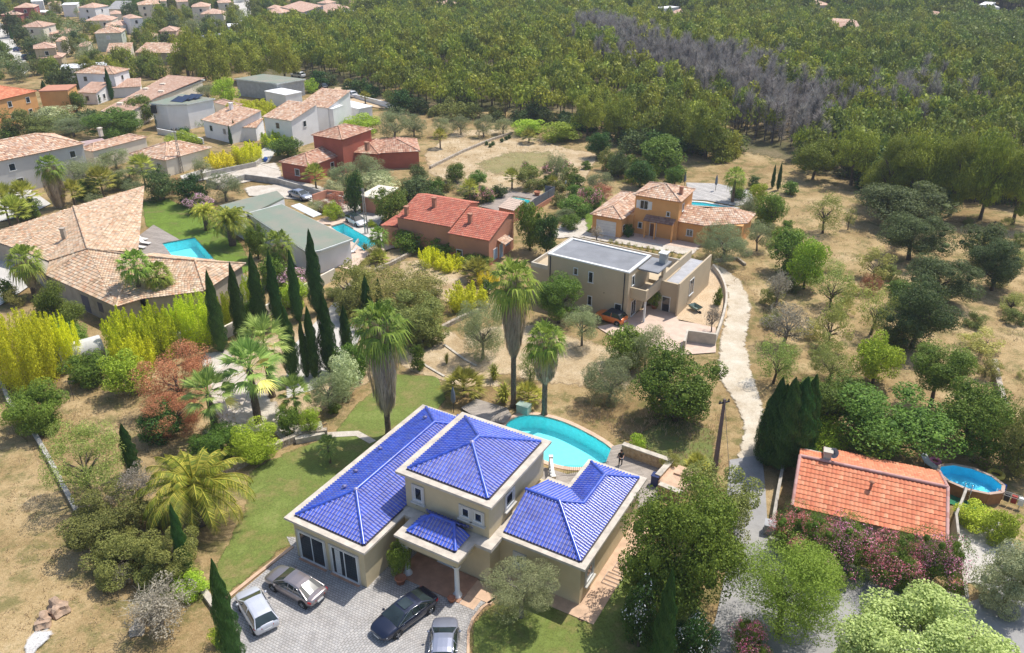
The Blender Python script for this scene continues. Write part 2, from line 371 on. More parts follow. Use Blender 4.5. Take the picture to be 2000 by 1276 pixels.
class House:
    def __init__(s, name, label, cat, O, ang, group=None):
        s.r = empty(name, O, ang, label, cat, group)
    @classmethod
    def px(cls, name, label, cat, A, B, z, group=None):
        a, b = V(*A, z), V(*B, z); g = hgt(a.x, a.y)
        h = cls(name, label, cat, (a.x, a.y, g), math.atan2(b.y - a.y, b.x - a.x), group); h.w = (b - a).length; return h
    def loc(s, px, py, z):
        p = V(px, py, z) - Vector(s.r.location); a = -s.r.rotation_euler.z
        return (p.x * math.cos(a) - p.y * math.sin(a), p.x * math.sin(a) + p.y * math.cos(a))
    def walls(s, m, u0, u1, v0, v1, z1, z0=-.6, name='wall'):
        return MB().box(u0, u1, v0, v1, z0, z1).build(name, m, s.r)
    def win(s, side, at, pos, zc, w, h, style='dark', frame=None, off=0):
        """side f/r/b/l: the wall plane at coordinate `at`; pos along it"""
        T = {'f': Matrix.Translation((pos, at, zc)), 'b': Matrix.Translation((pos, at, zc)) @ Matrix.Rotation(math.pi, 4, 'Z'),
             'r': Matrix.Translation((at, pos, zc)) @ Matrix.Rotation(math.pi / 2, 4, 'Z'), 'l': Matrix.Translation((at, pos, zc)) @ Matrix.Rotation(-math.pi / 2, 4, 'Z')}[side]
        door = style in ('door', 'garage', 'bluedoor'); fm = frame or WHITE; t = .09
        b = MB(); b.T = T; W, Hh = w / 2, h / 2
        b.box(-W - t, -W, -.06, .02, -Hh, Hh + t); b.box(W, W + t, -.06, .02, -Hh, Hh + t); b.box(-W, W, -.06, .02, Hh, Hh + t)
        if not door: b.box(-W - t * 1.6, W + t * 1.6, -.12, .02, -Hh - t, -Hh)
        if style in ('dark', 'shut', 'bars') and w > .6: b.box(-.03, .03, -.045, .02, -Hh, Hh)
        if style == 'slide': b.box(-.04, .04, -.05, .02, -Hh, Hh)
        f = b.build('door' if door else 'window', fm, s.r)
        p = MB(); p.T = T; p.box(-W, W, -.03, .01, -Hh, Hh)
        pm = {'garage': WHITE, 'door': WOODB, 'bluedoor': mat('pale_blue_paint', (.30, .42, .60), .5), 'white': WHITE, 'green': glass_mat('green_glass', (.06, .16, .12), .1), 'shutter': mat('white_shutter_paint', (.6, .62, .66), .6)}.get(style, PANE)
        p.build('panel' if door or style in ('shutter', 'white') else 'pane', pm, f)
        if style == 'shut':
            for q in (-1, 1):
                x = q * (W + t + W * .52); k = MB(); k.T = T; k.box(x - W * .48, x + W * .48, -.05, .01, -Hh, Hh)
                for i in range(5): k.box(x - W * .4, x + W * .4, -.062, -.05, -Hh + (i + .2) * h / 5, -Hh + (i + .75) * h / 5)
                k.build('shutter', WHITE, f)
        if style == 'bars':
            k = MB(); k.T = T
            for i in range(5): x = -W + (i + .5) * w / 5; k.box(x - .015, x + .015, -.1, -.08, -Hh, Hh)
            k.build('bars', WHITE, f)
        if style == 'garage':
            k = MB(); k.T = T
            for i in range(1, 5): k.box(-W, W, -.04, -.03, -Hh + i * h / 5 - .01, -Hh + i * h / 5 + .01)
            k.build('door_ribs', mat('grey_line', (.4, .4, .4)), f)
        return f
    def chimney(s, u, v, z0, z1, m, w=.5, capm=None):
        c = MB().box(u - w / 2, u + w / 2, v - w / 2, v + w / 2, z0, z1).build('chimney', m, s.r)
        MB().box(u - w * .65, u + w * .65, v - w * .65, v + w * .65, z1, z1 + .1).build('chimney_cap', capm or m, c); return c
    def roof(s, m, *a, **k):
        b = MB(); hip(b, *a, **k); return b.build('roof', m, s.r)
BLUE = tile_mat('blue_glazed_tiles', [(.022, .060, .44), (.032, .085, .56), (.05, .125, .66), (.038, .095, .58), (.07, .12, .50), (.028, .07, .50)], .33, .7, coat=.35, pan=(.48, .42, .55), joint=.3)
TAN = tile_mat('sand_tiles', [(.36, .24, .15), (.62, .43, .27), (.68, .50, .34), (.56, .31, .18), (.76, .60, .43), (.44, .34, .25), (.70, .47, .30)], .85)
ROSE = tile_mat('old_rose_tiles', [(.42, .19, .12), (.56, .33, .22), (.33, .15, .10), (.60, .42, .30), (.50, .24, .15), (.66, .50, .39)], .85)
PINK = tile_mat('pink_tiles', [(.56, .34, .24), (.64, .43, .32), (.52, .31, .22), (.72, .54, .42)], .85)
RED = tile_mat('red_tiles', [(.48, .13, .08), (.56, .19, .12), (.42, .12, .08), (.52, .22, .15)], .8)
ORNG = tile_mat('orange_tiles', [(.64, .20, .10), (.72, .27, .14), (.60, .19, .10), (.76, .34, .19)], .8)
OLD = tile_mat('mixed_tiles', [(.48, .25, .15), (.68, .46, .31), (.56, .33, .22), (.78, .62, .47), (.36, .20, .14)], .85)
# ------------------------------------------------------------------ THE BLUE-ROOFED VILLA
HO = (-16.52, 45.6, 0); HA = R(-29.8)
def hv(u, v): return (HO[0] + u * math.cos(HA) - v * math.sin(HA), HO[1] + u * math.sin(HA) + v * math.cos(HA))
def villa():
    h = House('villa', 'cream villa with glazed cobalt blue tile roofs and stone cornices', 'house', HO, HA); r = h.r
    WALL = mat('cream_render', (.60, .49, .30), .9, .05, .8, .15, 40); COR = mat('cornice_stone', (.60, .53, .44), .85, .14, 1.6, .25, 16)
    w = MB(); w.box(.45, 6.95, .4, 16.9, -.3, 3.45)                       # long garage wing
    w.box(6.95, 9.2, 10.6, 16.6, -.3, 3.45)
    w.box(7.0, 14.35, 5.05, 13.6, -.3, 3.45)                              # hall
    w.box(14.35, 20.7, 6.45, 13.6, -.3, 3.45); w.box(16.55, 20.7, 13.6, 17.0, -.3, 3.45)
    w.build('wall', WALL, r)
    w = MB(); w.box(6.95, 14.05, 5.5, 13.6, 3.82, 6.55); w.build('upper_wall', WALL, r)
    def cornice(name, poly, z0, z1):
        b = MB(); b.prism(poly, z0, z1)
        n = len(poly); q = [Vector(p) for p in poly]; cx = sum(p.x for p in q) / n; cy = sum(p.y for p in q) / n
        b.prism([(p.x + (.18 if p.x < cx else -.18), p.y + (.18 if p.y < cy else -.18)) for p in q], z0 - .16, z0); return b.build(name, COR, r)
    cornice('cornice', [(0, 0), (7.4, 0), (7.4, 17.3), (0, 17.3)], 3.62, 3.8)
    MB().prism([(7.4, 10.4), (9.4, 10.4), (9.4, 17.0), (7.4, 17.0)], 3.5, 3.78).build('cornice', COR, r)
    MB().prism([(7.4, 4.6), (14.75, 4.6), (14.75, 6.0), (14.75, 10.4), (7.4, 10.4)], 3.5, 3.79).build('cornice', COR, r)
    b = MB(); b.prism([(14.4, 6.08), (21.15, 6.08), (21.15, 17.35), (16.2, 17.35), (16.2, 13.7), (14.4, 13.7)], 3.6, 3.81)
    b.prism([(14.6, 6.26), (20.97, 6.26), (20.97, 17.17), (16.4, 17.17), (16.4, 13.6), (14.6, 13.6)], 3.44, 3.6); b.build('cornice', COR, r)
    cornice('cornice', [(6.4, 5.12), (14.5, 5.12), (14.5, 14.0), (6.4, 14.0)], 6.8, 7.0)
    k = dict(cw=.265, rl=.38, amp=.095, S=6)
    t, z = .42, 3.84
    b = MB(); X0, X1, Y0, Y1 = .6, 6.9, .6, 16.95; m = (X1 - X0) / 2; zt = z + m * t
    slope(b, [(X0, Y0, z), (X1, Y0, z), (X0 + m, Y0 + m, zt)], **k)
    slope(b, [(X0, Y0, z), (X0 + m, Y0 + m, zt), (X0 + m, Y1 - m, zt), (X0, Y1, z)], **k)
    slope(b, [(X1, Y0, z), (X1, Y1, z), (X0 + m, Y1 - m, zt), (X0 + m, Y0 + m, zt)], **k)
    slope(b, [(X0, Y1, z), (X1, Y1, z), (X0 + m, Y1 - m, zt)], **k)
    for p, q in (((X0, Y0, z), (X0 + m, Y0 + m, zt)), ((X1, Y0, z), (X0 + m, Y0 + m, zt)), ((X0 + m, Y0 + m, zt), (X0 + m, Y1 - m, zt)), ((X0, Y1, z), (X0 + m, Y1 - m, zt)), ((X1, Y1, z), (X0 + m, Y1 - m, zt))):
        cap(b, Vector(p) + Vector((0, 0, .06)), Vector(q) + Vector((0, 0, .06)), .13)
    b.lathe([(.2, zt - .02), (.2, zt + .1), (.12, zt + .22), (0, zt + .24)], 12, (X0 + m, Y0 + m))
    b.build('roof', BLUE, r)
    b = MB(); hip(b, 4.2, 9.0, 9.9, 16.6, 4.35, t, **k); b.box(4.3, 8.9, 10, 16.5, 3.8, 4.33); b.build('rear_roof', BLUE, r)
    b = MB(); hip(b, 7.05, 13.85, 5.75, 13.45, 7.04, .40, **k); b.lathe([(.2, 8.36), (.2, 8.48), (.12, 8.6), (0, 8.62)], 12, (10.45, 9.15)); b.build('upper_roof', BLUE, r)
    b = MB(); A = lambda x, y, d: (x, y, z + t * d)
    slope(b, [A(20.57, 6.6, 0), A(20.57, 16.95, 0), A(18.58, 14.97, 1.985), A(18.58, 11.2, 1.985), A(17.27, 9.9, 3.3)], **k)
    slope(b, [A(20.57, 16.95, 0), A(16.6, 16.95, 0), A(18.58, 14.97, 1.985)], **k)
    slope(b, [A(16.6, 16.95, 0), A(16.6, 13.2, 0), A(18.58, 11.2, 1.985), A(18.58, 14.97, 1.985)], **k)
    slope(b, [A(16.6, 13.2, 0), A(14.55, 13.2, 0), A(14.55, 9.9, 3.3), A(17.27, 9.9, 3.3), A(18.58, 11.2, 2.0)], **k)
    slope(b, [A(14.55, 6.6, 0), A(20.57, 6.6, 0), A(17.27, 9.9, 3.3), A(14.55, 9.9, 3.3)], **k)
    for p, q in ((A(20.57, 6.6, 0), A(17.27, 9.9, 3.3)), (A(17.27, 9.9, 3.3), A(14.55, 9.9, 3.3)), (A(17.27, 9.9, 3.3), A(18.58, 11.2, 1.985)), (A(18.58, 11.2, 1.985), A(18.58, 14.97, 1.985)), (A(18.58, 14.97, 1.985), A(16.6, 16.95, 0)), (A(18.58, 14.97, 1.985), A(20.57, 16.95, 0))):
        cap(b, Vector(p) + Vector((0, 0, .06)), Vector(q) + Vector((0, 0, .06)), .13)
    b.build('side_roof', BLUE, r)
    # gutters: dark strip in front of the tiles
    GL = mat('gutter_lead', (.06, .05, .06), .5)
    for x0, x1, y, zz in ((.6, 6.9, .5, 3.81), (7.05, 13.85, 5.65, 7.01), (14.6, 20.57, 6.5, 3.82), (8.7, 12.75, 3.1, 3.81)): MB().box(x0, x1, y, y + .09, zz, zz + .05).build('gutter', GL, r)
    for x, y0, y1, zz in ((6.93, .6, 5.0, 3.81), (13.88, 5.75, 13.4, 7.01), (20.6, 6.6, 16.9, 3.82)): MB().box(x, x + .09, y0, y1, zz, zz + .05).build('gutter', GL, r)
    # porch
    MB().box(8.0, 13.45, 2.5, 4.6, 3.62, 3.8).build('porch_cornice', COR, r)
    MB().box(8.25, 13.2, 2.72, 4.9, 2.95, 3.62).build('porch_beam', WALL, r)
    b = MB(); P0, P1, Q0, Q1 = 8.65, 12.75, 3.2, 5.05; zz, za = 3.85, 4.62
    c0, c1 = (9.75, 4.75, za), (11.65, 4.75, za)
    slope(b, [(P0, Q0, zz), (P1, Q0, zz), c1, c0], **k); slope(b, [(P0, Q1, zz), (P0, Q0, zz), c0], **k); slope(b, [(P1, Q0, zz), (P1, Q1, zz), c1], **k)
    slope(b, [(P1, Q1 + .4, zz + .3), (P0, Q1 + .4, zz + .3), c0, c1], **k)
    for p, q in (((P0, Q0, zz), c0), ((P1, Q0, zz), c1), (c0, c1)): cap(b, Vector(p) + Vector((0, 0, .06)), Vector(q) + Vector((0, 0, .06)), .12)
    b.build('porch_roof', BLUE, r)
    for x in (8.65, 12.95):
        MB().lathe([(.34, .1), (.34, .22), (.25, .3), (.24, .42), (.19, .5), (.17, 2.6), (.2, 2.66), (.2, 2.75), (.3, 2.83), (.3, 2.95)], 16, (x, 2.95)).build('column', WHITE, r)
    TC = mat('terracotta_paving', (.50, .28, .18), .8, .14, 1.5, .2, 12)
    b = MB(); b.box(8.0, 13.4, 2.4, 5.0, -.2, .14); b.build('porch_floor', TC, r)
    h.win('f', 5.05, 10.6, 1.2, 1.3, 2.1, 'white')
    # garage wing: two sliding doors in pale surrounds
    SUR = mat('surround_stone', (.58, .55, .50), .8, .08)
    for c, st in ((2.05, 'slide'), (5.1, 'slide')):
        b = MB()
        for x in (c - 1.35, c + 1.2): b.box(x, x + .16, .33, .44, .02, 2.65)
        b.box(c - 1.35, c + 1.36, .31, .44, 2.65, 2.78); s_ = b.build('door_surround', SUR, r)
        h.win('f', .40, c, 1.38, 2.2, 2.35, 'slide'); MB().box(c - 1.3, c + 1.3, .1, .39, -.05, .12).build('sill', TC, r)
    b = MB()
    for i in range(7): b.box(4.25 + i * .07, 4.30 + i * .07, .355, .368, .25, 2.5)
    b.build('curtain', WHITE, r)
    # upper windows with deep surrounds
    for side, at, p, zc, w_, h_ in (('f', 5.5, 8.1, 5.35, .5, 1.0), ('f', 5.5, 12.15, 5.35, .46, .62), ('f', 5.5, 13.2, 5.35, .46, .62), ('r', 14.05, 8.3, 5.35, .8, .9), ('f', 6.45, 16.0, 2.0, .5, .7), ('r', 20.7, 7.9, 1.9, .8, .95)):
        T = Matrix.Translation((p, at, zc)) if side == 'f' else Matrix.Translation((at, p, zc)) @ Matrix.Rotation(math.pi / 2, 4, 'Z')
        b = MB(); b.T = T; W, Q = w_ / 2 + .09, h_ / 2 + .09
        for a in ((-W - .2, -W, -Q - .16, Q + .2), (W, W + .2, -Q - .16, Q + .2), (-W, W, Q, Q + .2), (-W, W, -Q - .16, -Q)): b.box(a[0], a[1], -.10, .015, a[2], a[3])
        b.box(-W - .28, W + .28, -.24, -.02, -Q - .26, -Q - .16); b.build('window_surround', SUR, r)
        h.win(side, at, p, zc, w_, h_, 'plain')
    MB().box(7.9, 8.0, 5.40, 5.5, 4.3, 4.4).build('wall_lamp', DARKF, r)
    # roof vents
    for u, v in ((2.4, 4.0), (1.6, 6.2), (1.3, 9.6), (2.2, 14.6)):
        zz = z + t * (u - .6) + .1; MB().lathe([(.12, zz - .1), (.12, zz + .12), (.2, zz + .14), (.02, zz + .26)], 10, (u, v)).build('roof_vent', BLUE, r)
    # paving round the walls, steps, white stair balustrade
    b = MB(); b.box(14.3, 21.9, 5.35, 6.45, -.1, .10); b.box(20.7, 22.3, 5.35, 17.5, -.1, .101); b.build('terrace_paving', mat('peach_paving', (.62, .42, .28), .8, .12, 1.8, .2, 9), r)
    b = MB(); b.box(13.4, 15.4, 3.4, 4.9, -.1, .12); b.box(13.45, 14.6, 2.4, 3.4, -.1, .10); b.build('entrance_step', mat('peach_paving', ()), r)
    return h
villa()
# ------------------------------------------------------------------ LAND: ground, roads, lawns, pools
STRAW = ground_mat('straw_ground', [(0.184, 0.122, 0.053), (0.285, 0.196, 0.090), (0.386, 0.278, 0.139), (0.478, 0.365, 0.205)], green=(0.120, 0.122, 0.037))
DRY = ground_mat('dry_field_ground', [(0.230, 0.157, 0.074), (0.350, 0.248, 0.119), (0.442, 0.322, 0.168), (0.515, 0.400, 0.238)], s1=.2, s2=2.2, rag=True, green=(0.156, 0.148, 0.053))
SOIL = ground_mat('sandy_soil', [(0.304, 0.209, 0.107), (0.423, 0.313, 0.180), (0.515, 0.400, 0.254), (0.570, 0.461, 0.320)], s1=.3, rag=True)
SAND = ground_mat('sand_fill', [(0.458, 0.326, 0.194), (0.563, 0.422, 0.273), (0.616, 0.484, 0.334)], s1=.3)
LAWN = ground_mat('lawn_grass', [(.30, .23, .10), (.22, .21, .07), (.15, .19, .045), (.19, .24, .06), (.26, .25, .09)], s1=.35, s2=1.6, s3=22, rag=True)
LAWNG = ground_mat('watered_grass', [(.20, .19, .07), (.13, .19, .035), (.15, .23, .035), (.19, .26, .06)], s1=.25, s2=1.0, s3=22, rag=True)
WEED = ground_mat('weedy_grass', [(.22, .18, .08), (.17, .19, .06), (.13, .17, .05)], s1=.4, s2=1.6, rag=True)
GRAVEL = ground_mat('white_gravel', [(0.440, 0.378, 0.308), (0.554, 0.493, 0.414), (0.634, 0.581, 0.510)], s1=.5, s2=2, rag=True, grain=0.5)
TRACK = ground_mat('dirt_track', [(.40, .32, .22), (.52, .44, .33), (.60, .53, .42), (.66, .60, .51)], s1=.3, s2=1.1, s3=9, rag=True, grain=0.45)
ASPH = ground_mat('grey_asphalt', [(.27, .26, .25), (.33, .32, .31), (.38, .37, .35)], s1=.3, s2=2.2, s3=20, bmp=.2, grain=0.2)
CONC = ground_mat('concrete_ground', [(.46, .43, .39), (.54, .51, .46), (.60, .57, .52)], s1=.3, s2=2, s3=16, bmp=.15, grain=0.25)
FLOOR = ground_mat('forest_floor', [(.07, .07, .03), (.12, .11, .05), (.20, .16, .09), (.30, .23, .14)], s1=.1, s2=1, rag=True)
BRN = ground_mat('brown_grass', [(.32, .25, .13), (.30, .25, .12), (.24, .22, .09), (.34, .28, .16)], s1=.3, s2=1.8, rag=True)
PAVE = mat('peach_paving', (.62, .42, .28), .8, .12, 1.8, .2, 9)
PAVE2 = mat('pink_paving', (.62, .47, .37), .8, .08, 1.2, .15, 9)
def cobble():
    m, t, b = nodes('driveway_cobbles'); g = t.nodes.new('ShaderNodeNewGeometry').outputs['Position']
    c = V2(845, 1330); sb = N(t, 'VectorMath', operation='SUBTRACT'); t.links.new(g, sb.inputs[0]); sb.inputs[1].default_value = (c[0], c[1], 0)
    ln = N(t, 'VectorMath', operation='LENGTH'); t.links.new(sb.outputs[0], ln.inputs[0]); sp = N(t, 'SeparateXYZ'); t.links.new(sb.outputs[0], sp.inputs[0])
    at = N(t, 'Math', operation='ARCTAN2'); t.links.new(sp.outputs[1], at.inputs[0]); t.links.new(sp.outputs[0], at.inputs[1])
    ml = N(t, 'Math', operation='MULTIPLY'); t.links.new(at.outputs[0], ml.inputs[0]); ml.inputs[1].default_value = 5.0
    cb = N(t, 'CombineXYZ'); t.links.new(ml.outputs[0], cb.inputs[0]); t.links.new(ln.outputs['Value'], cb.inputs[1])
    mp = N(t, 'Mapping'); mp.inputs['Rotation'].default_value = (0, 0, -HA); t.links.new(g, mp.inputs[0])
    lt = N(t, 'Math', operation='LESS_THAN'); t.links.new(ln.outputs['Value'], lt.inputs[0]); lt.inputs[1].default_value = 7.0
    vm = t.nodes.new('ShaderNodeMix'); vm.data_type = 'VECTOR'; t.links.new(lt.outputs[0], vm.inputs[0]); t.links.new(mp.outputs[0], vm.inputs[4]); t.links.new(cb.outputs[0], vm.inputs[5])
    br = N(t, 'TexBrick'); t.links.new(vm.outputs[1], br.inputs[0]); br.inputs['Scale'].default_value = 1; br.inputs['Brick Width'].default_value = .24; br.inputs['Row Height'].default_value = .19; br.inputs['Mortar Size'].default_value = .02
    br.inputs['Color1'].default_value = (.50, .475, .45, 1); br.inputs['Color2'].default_value = (.38, .37, .36, 1); br.inputs['Mortar'].default_value = (.24, .225, .205, 1)
    cc = mixc(t, .7, br.outputs[0], ramp(t, noise(t, 1.1, 6), [(.3, (.66, .64, .62)), (.7, (1, 1, 1))]), 'MULTIPLY')
    t.links.new(cc, b.inputs['Base Color']); b.inputs['Roughness'].default_value = .85; bump(t, b, br.outputs['Fac'], -.4, .02); return m
COB = cobble()
POOLS = []
def pool(name, poly, depth, label, bc, tint=(.72, .95, .97), cope=.35, cm=None, level=-.12):
    POOLS.append(poly); cx = sum(p[0] for p in poly) / len(poly); cy = sum(p[1] for p in poly) / len(poly)
    r = empty(name, (cx, cy, 0), 0, label, 'swimming pool'); L = [(p[0] - cx, p[1] - cy) for p in poly]; n = len(L)
    a = sum(L[i][0] * L[(i + 1) % n][1] - L[(i + 1) % n][0] * L[i][1] for i in range(n))
    if a < 0: L = L[::-1]
    b = MB(); b.add([(p[0], p[1], .0) for p in L] + [(p[0], p[1], -depth) for p in L], [tuple(range(n, 2 * n))] + [(i + n, (i + 1) % n + n, (i + 1) % n, i) for i in range(n)])
    b.build('basin', mat('pool_lining_' + name, bc, .5, .06, 3), r)
    MB().add([(p[0], p[1], level) for p in L], [tuple(range(n))]).build('pool_water', water_mat('pool_water', tint), r)
    o = offs(L + [L[0], L[1]], -cope); o = o[1:n + 1]; q = L[1:] + [L[0]]
    b = MB()
    for i in range(n):
        j = (i + 1) % n; b.add([(*q[i], .05), (*o[i], .05), (*o[j], .05), (*q[j], .05), (*q[i], -.14), (*q[j], -.14), (*o[i], -.02), (*o[j], -.02)], [(0, 1, 2, 3), (4, 0, 3, 5), (1, 6, 7, 2)])
    b.build('coping', cm or PAVE, r); return r
def arc(pts): return smoothpoly(pts, 2)
vp = [hv(u, v) for u, v in [(5.0, 23.2), (5.6, 25.2), (7.2, 26.0), (9.5, 26.2), (12, 25.7), (14.4, 24.95), (16.0, 24.0), (16.1, 22.6), (14.9, 21.2), (13.4, 20.1), (11.4, 19.8), (8, 20.4), (6, 21.6)]]
pool('swimming_pool', arc(vp), 1.5, 'large curved turquoise pool behind the blue-roofed villa', (.32, .90, .92), (.80, .99, 1), .45, mat('pool_kerb_stone', (.66, .46, .33), .8, .1, 2))
pool('swimming_pool', PX([(317, 476), (380, 464), (418, 506), (345, 512)]), 1.5, 'angular blue pool on the green lawn beside the large sand-tiled house', (.10, .42, .50), (.7, .9, .93), .4, mat('grey_coping', (.42, .37, .33), .8))
pool('swimming_pool', PX([(646, 443.5), (670, 436.5), (741, 476), (712, 491)]), 1.5, 'long blue pool between the green flat roof and a lattice pylon', (.10, .40, .52), (.7, .9, .94), .4, PAVE2)
pool('swimming_pool', PX([(984, 397), (1002, 384.5), (1039, 390), (1028, 402)]), 1.4, 'small bright pool on the fenced terrace behind the red-tiled farmhouse', (.10, .52, .62), (.7, .95, .96), .4, PAVE2)
pool('swimming_pool', PX([(1346, 394), (1375, 396), (1438, 407), (1405, 414), (1346, 410)]), 1.4, 'blue pool beside the wide grey deck of the orange villa', (.06, .38, .62), (.7, .9, .95), .4, WHITE)
# ground: one sheet, flat near the houses, rising under the pine wood
g = sheet('ground', [(-420, -60), (420, -60), (420, 165), (-420, 165)], 0, STRAW, holes=POOLS, step=12)
bm = bmesh.new(); bm.from_mesh(g.data)
xs = np.concatenate([np.arange(-2400, -420, 120), np.arange(-420, 421, 12), np.arange(540, 2400, 120)]); ys = np.concatenate([np.arange(165, 620, 9), np.arange(640, 4600, 150)])
gv = [[bm.verts.new((x, y, hgt(x, y))) for x in xs] for y in ys]
for j in range(len(ys) - 1):
    for i in range(len(xs) - 1): bm.faces.new((gv[j][i], gv[j][i + 1], gv[j + 1][i + 1], gv[j + 1][i]))
bm.to_mesh(g.data); bm.free()
for p in g.data.polygons: p.use_smooth = True
Z = [.004]
def zz(): Z[0] += .004; return Z[0]
def sh(name, pts, m, rag=0, follow=False, hp=None, kind='structure'):
    poly = [hv(*p) for p in pts] if hp else PX(pts)
    return sheet(name, poly, zz(), m, holes=[q for q in POOLS if inside(poly, np.array([np.mean(q, 0)]))[0]], rag=rag, follow=follow, kind=kind)
sh('field', [(-150, 720), (0, 775), (60, 850), (120, 930), (190, 1040), (230, 1150), (290, 1276), (310, 1400), (-150, 1400)], DRY, 1.2)
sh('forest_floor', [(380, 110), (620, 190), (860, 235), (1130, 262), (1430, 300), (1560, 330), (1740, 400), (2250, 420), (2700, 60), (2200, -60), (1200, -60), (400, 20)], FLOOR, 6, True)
sh('field', [(1090, 395), (1180, 370), (1330, 360), (1480, 360), (1560, 330), (1690, 380), (1740, 430), (2000, 430), (2200, 500), (2200, 820), (1900, 830), (1750, 740), (1500, 740), (1480, 600), (1390, 500), (1100, 470)], DRY, 2)
sh('field', [(820, 300), (900, 240), (1000, 250), (1120, 290), (1180, 300), (1110, 350), (1060, 400), (900, 370), (830, 340)], SOIL, 2)
sh('grass', [(900, 320), (990, 290), (1090, 290), (1110, 320), (1040, 345), (940, 350)], BRN, 5)
sh('soil', [(900, 640), (1010, 620), (1120, 650), (1260, 690), (1230, 780), (1100, 760), (960, 740), (880, 690)], SOIL, 2)
sh('soil', [(740, 690), (880, 640), (960, 700), (990, 760), (900, 760), (800, 730)], SOIL, 1)
sh('soil', [(430, 690), (690, 590), (720, 640), (770, 720), (650, 800), (600, 830), (530, 800)], SOIL, 1.2)
sh('soil', [(780, 510), (860, 500), (930, 540), (880, 600), (760, 545)], SOIL, 1)
sh('field', [(110, 730), (300, 690), (420, 760), (520, 850), (470, 905), (350, 930), (200, 860), (90, 830)], DRY, 1.5)
sh('grass', [(1230, 850), (1300, 800), (1400, 830), (1430, 930), (1330, 930), (1260, 890)], WEED, 1.5)
sh('lawn', [(645, 850), (690, 790), (770, 728), (862, 733), (878, 780), (850, 815), (860, 870), (700, 1020), (560, 1075), (425, 1185), (392, 1150), (470, 1000), (480, 920), (560, 880)], LAWN, .7)
sh('lawn', [(905, 1400), (920, 1215), (950, 1185), (990, 1165), (1070, 1175), (1140, 1210), (1240, 1080), (1300, 1060), (1380, 1200), (1380, 1400)], LAWN, .5)
sh('lawn', [(275, 395), (330, 388), (400, 420), (470, 470), (500, 525), (470, 540), (400, 505), (318, 478), (280, 440)], LAWNG, .6)
sh('lawn', [(20, 640), (120, 625), (230, 690), (240, 720), (180, 715), (40, 700)], LAWNG, .6)
sh('lawn', [(1125, 425), (1165, 395), (1178, 400), (1150, 460), (1128, 455)], LAWNG, .4)
sh('lawn', [(940, 400), (978, 378), (992, 381), (955, 407)], LAWNG, .4)
sh('patio', [(260, 470), (300, 440), (440, 520), (520, 560), (500, 600), (380, 560), (260, 500)], wood_deck('grey_decking', (.40, .35, .31), .2, .4))
sh('driveway', [(428, 1192), (571, 1073), (560, 1050), (800, 1060), (900, 1120), (968, 1166), (938, 1186), (919, 1215), (912, 1250), (905, 1420), (400, 1420), (455, 1260)], COB)
sh('path', [(632, 846), (700, 843), (735, 862), (722, 868), (695, 853), (640, 856)], GRAVEL, 0)
sh('courtyard', [(385, 690), (450, 680), (500, 740), (560, 800), (600, 840), (545, 860), (430, 850), (400, 790)], GRAVEL, 1)
sh('lane', [(560, 690), (655, 590), (700, 585), (712, 640), (690, 690), (620, 760), (560, 780)], CONC, 0)
sh('road', [(1386, 520), (1414, 560), (1415, 605), (1400, 660), (1396, 740), (1428, 785), (1445, 830), (1437, 880), (1412, 935), (1500, 935), (1492, 860), (1500, 800), (1478, 740), (1462, 670), (1474, 600), (1452, 550), (1402, 512)], TRACK, .8)
sh('road', [(1425, 900), (1488, 890), (1495, 960), (1500, 1050), (1560, 1105), (1650, 1105), (1885, 1180), (1945, 1160), (1880, 1130), (1870, 1060), (1960, 1040), (2060, 1180), (2060, 1420), (1340, 1420), (1400, 1200), (1430, 1060), (1420, 960)], ASPH)
sh('patio', [(1862, 1000), (1950, 1010), (1960, 1060), (1940, 1140), (1885, 1140), (1870, 1060)], CONC)
sh('patio', [(1835, 955), (1885, 960), (1935, 985), (1905, 998), (1850, 985)], mat('green_carpet', (.03, .20, .10), .9))
# ground of the beige house
sh('patio', [(1165, 640), (1223, 628), (1262, 600), (1330, 590), (1325, 628), (1398, 640), (1398, 690), (1330, 695), (1270, 680), (1205, 665)], PAVE2)
sh('yard', [(1322, 625), (1340, 500), (1388, 518), (1418, 575), (1420, 620), (1398, 642)], SAND)
sh('forecourt', [(1085, 445), (1120, 415), (1150, 430), (1155, 455), (1210, 452), (1380, 482), (1362, 498), (1345, 503), (1140, 468), (1050, 470)], GRAVEL, 1)
sh('forecourt', [(1165, 460), (1225, 450), (1370, 480), (1355, 488)], PAVE2)
sh('path', [(1090, 400), (1120, 340), (1150, 305), (1175, 300), (1150, 345), (1130, 400), (1110, 440)], SOIL, .8)
sh('deck', [(1340, 358), (1400, 360), (1470, 375), (1470, 400), (1438, 404), (1380, 393), (1345, 391)], wood_deck('pale_decking', (.52, .49, .46), .25, .9))
sh('terrace', [(935, 404), (1000, 375), (1060, 382), (1082, 385), (1040, 412), (1000, 420)], wood_deck('brown_decking', (.40, .33, .28), .25, .5))
sh('terrace', [(600, 440), (640, 425), (700, 420), (770, 460), (790, 480), (720, 500), (690, 530), (650, 520), (690, 470), (645, 440)], PAVE2)
sh('yard', [(690, 530), (760, 490), (800, 480), (815, 488), (700, 545)], SOIL, .6)
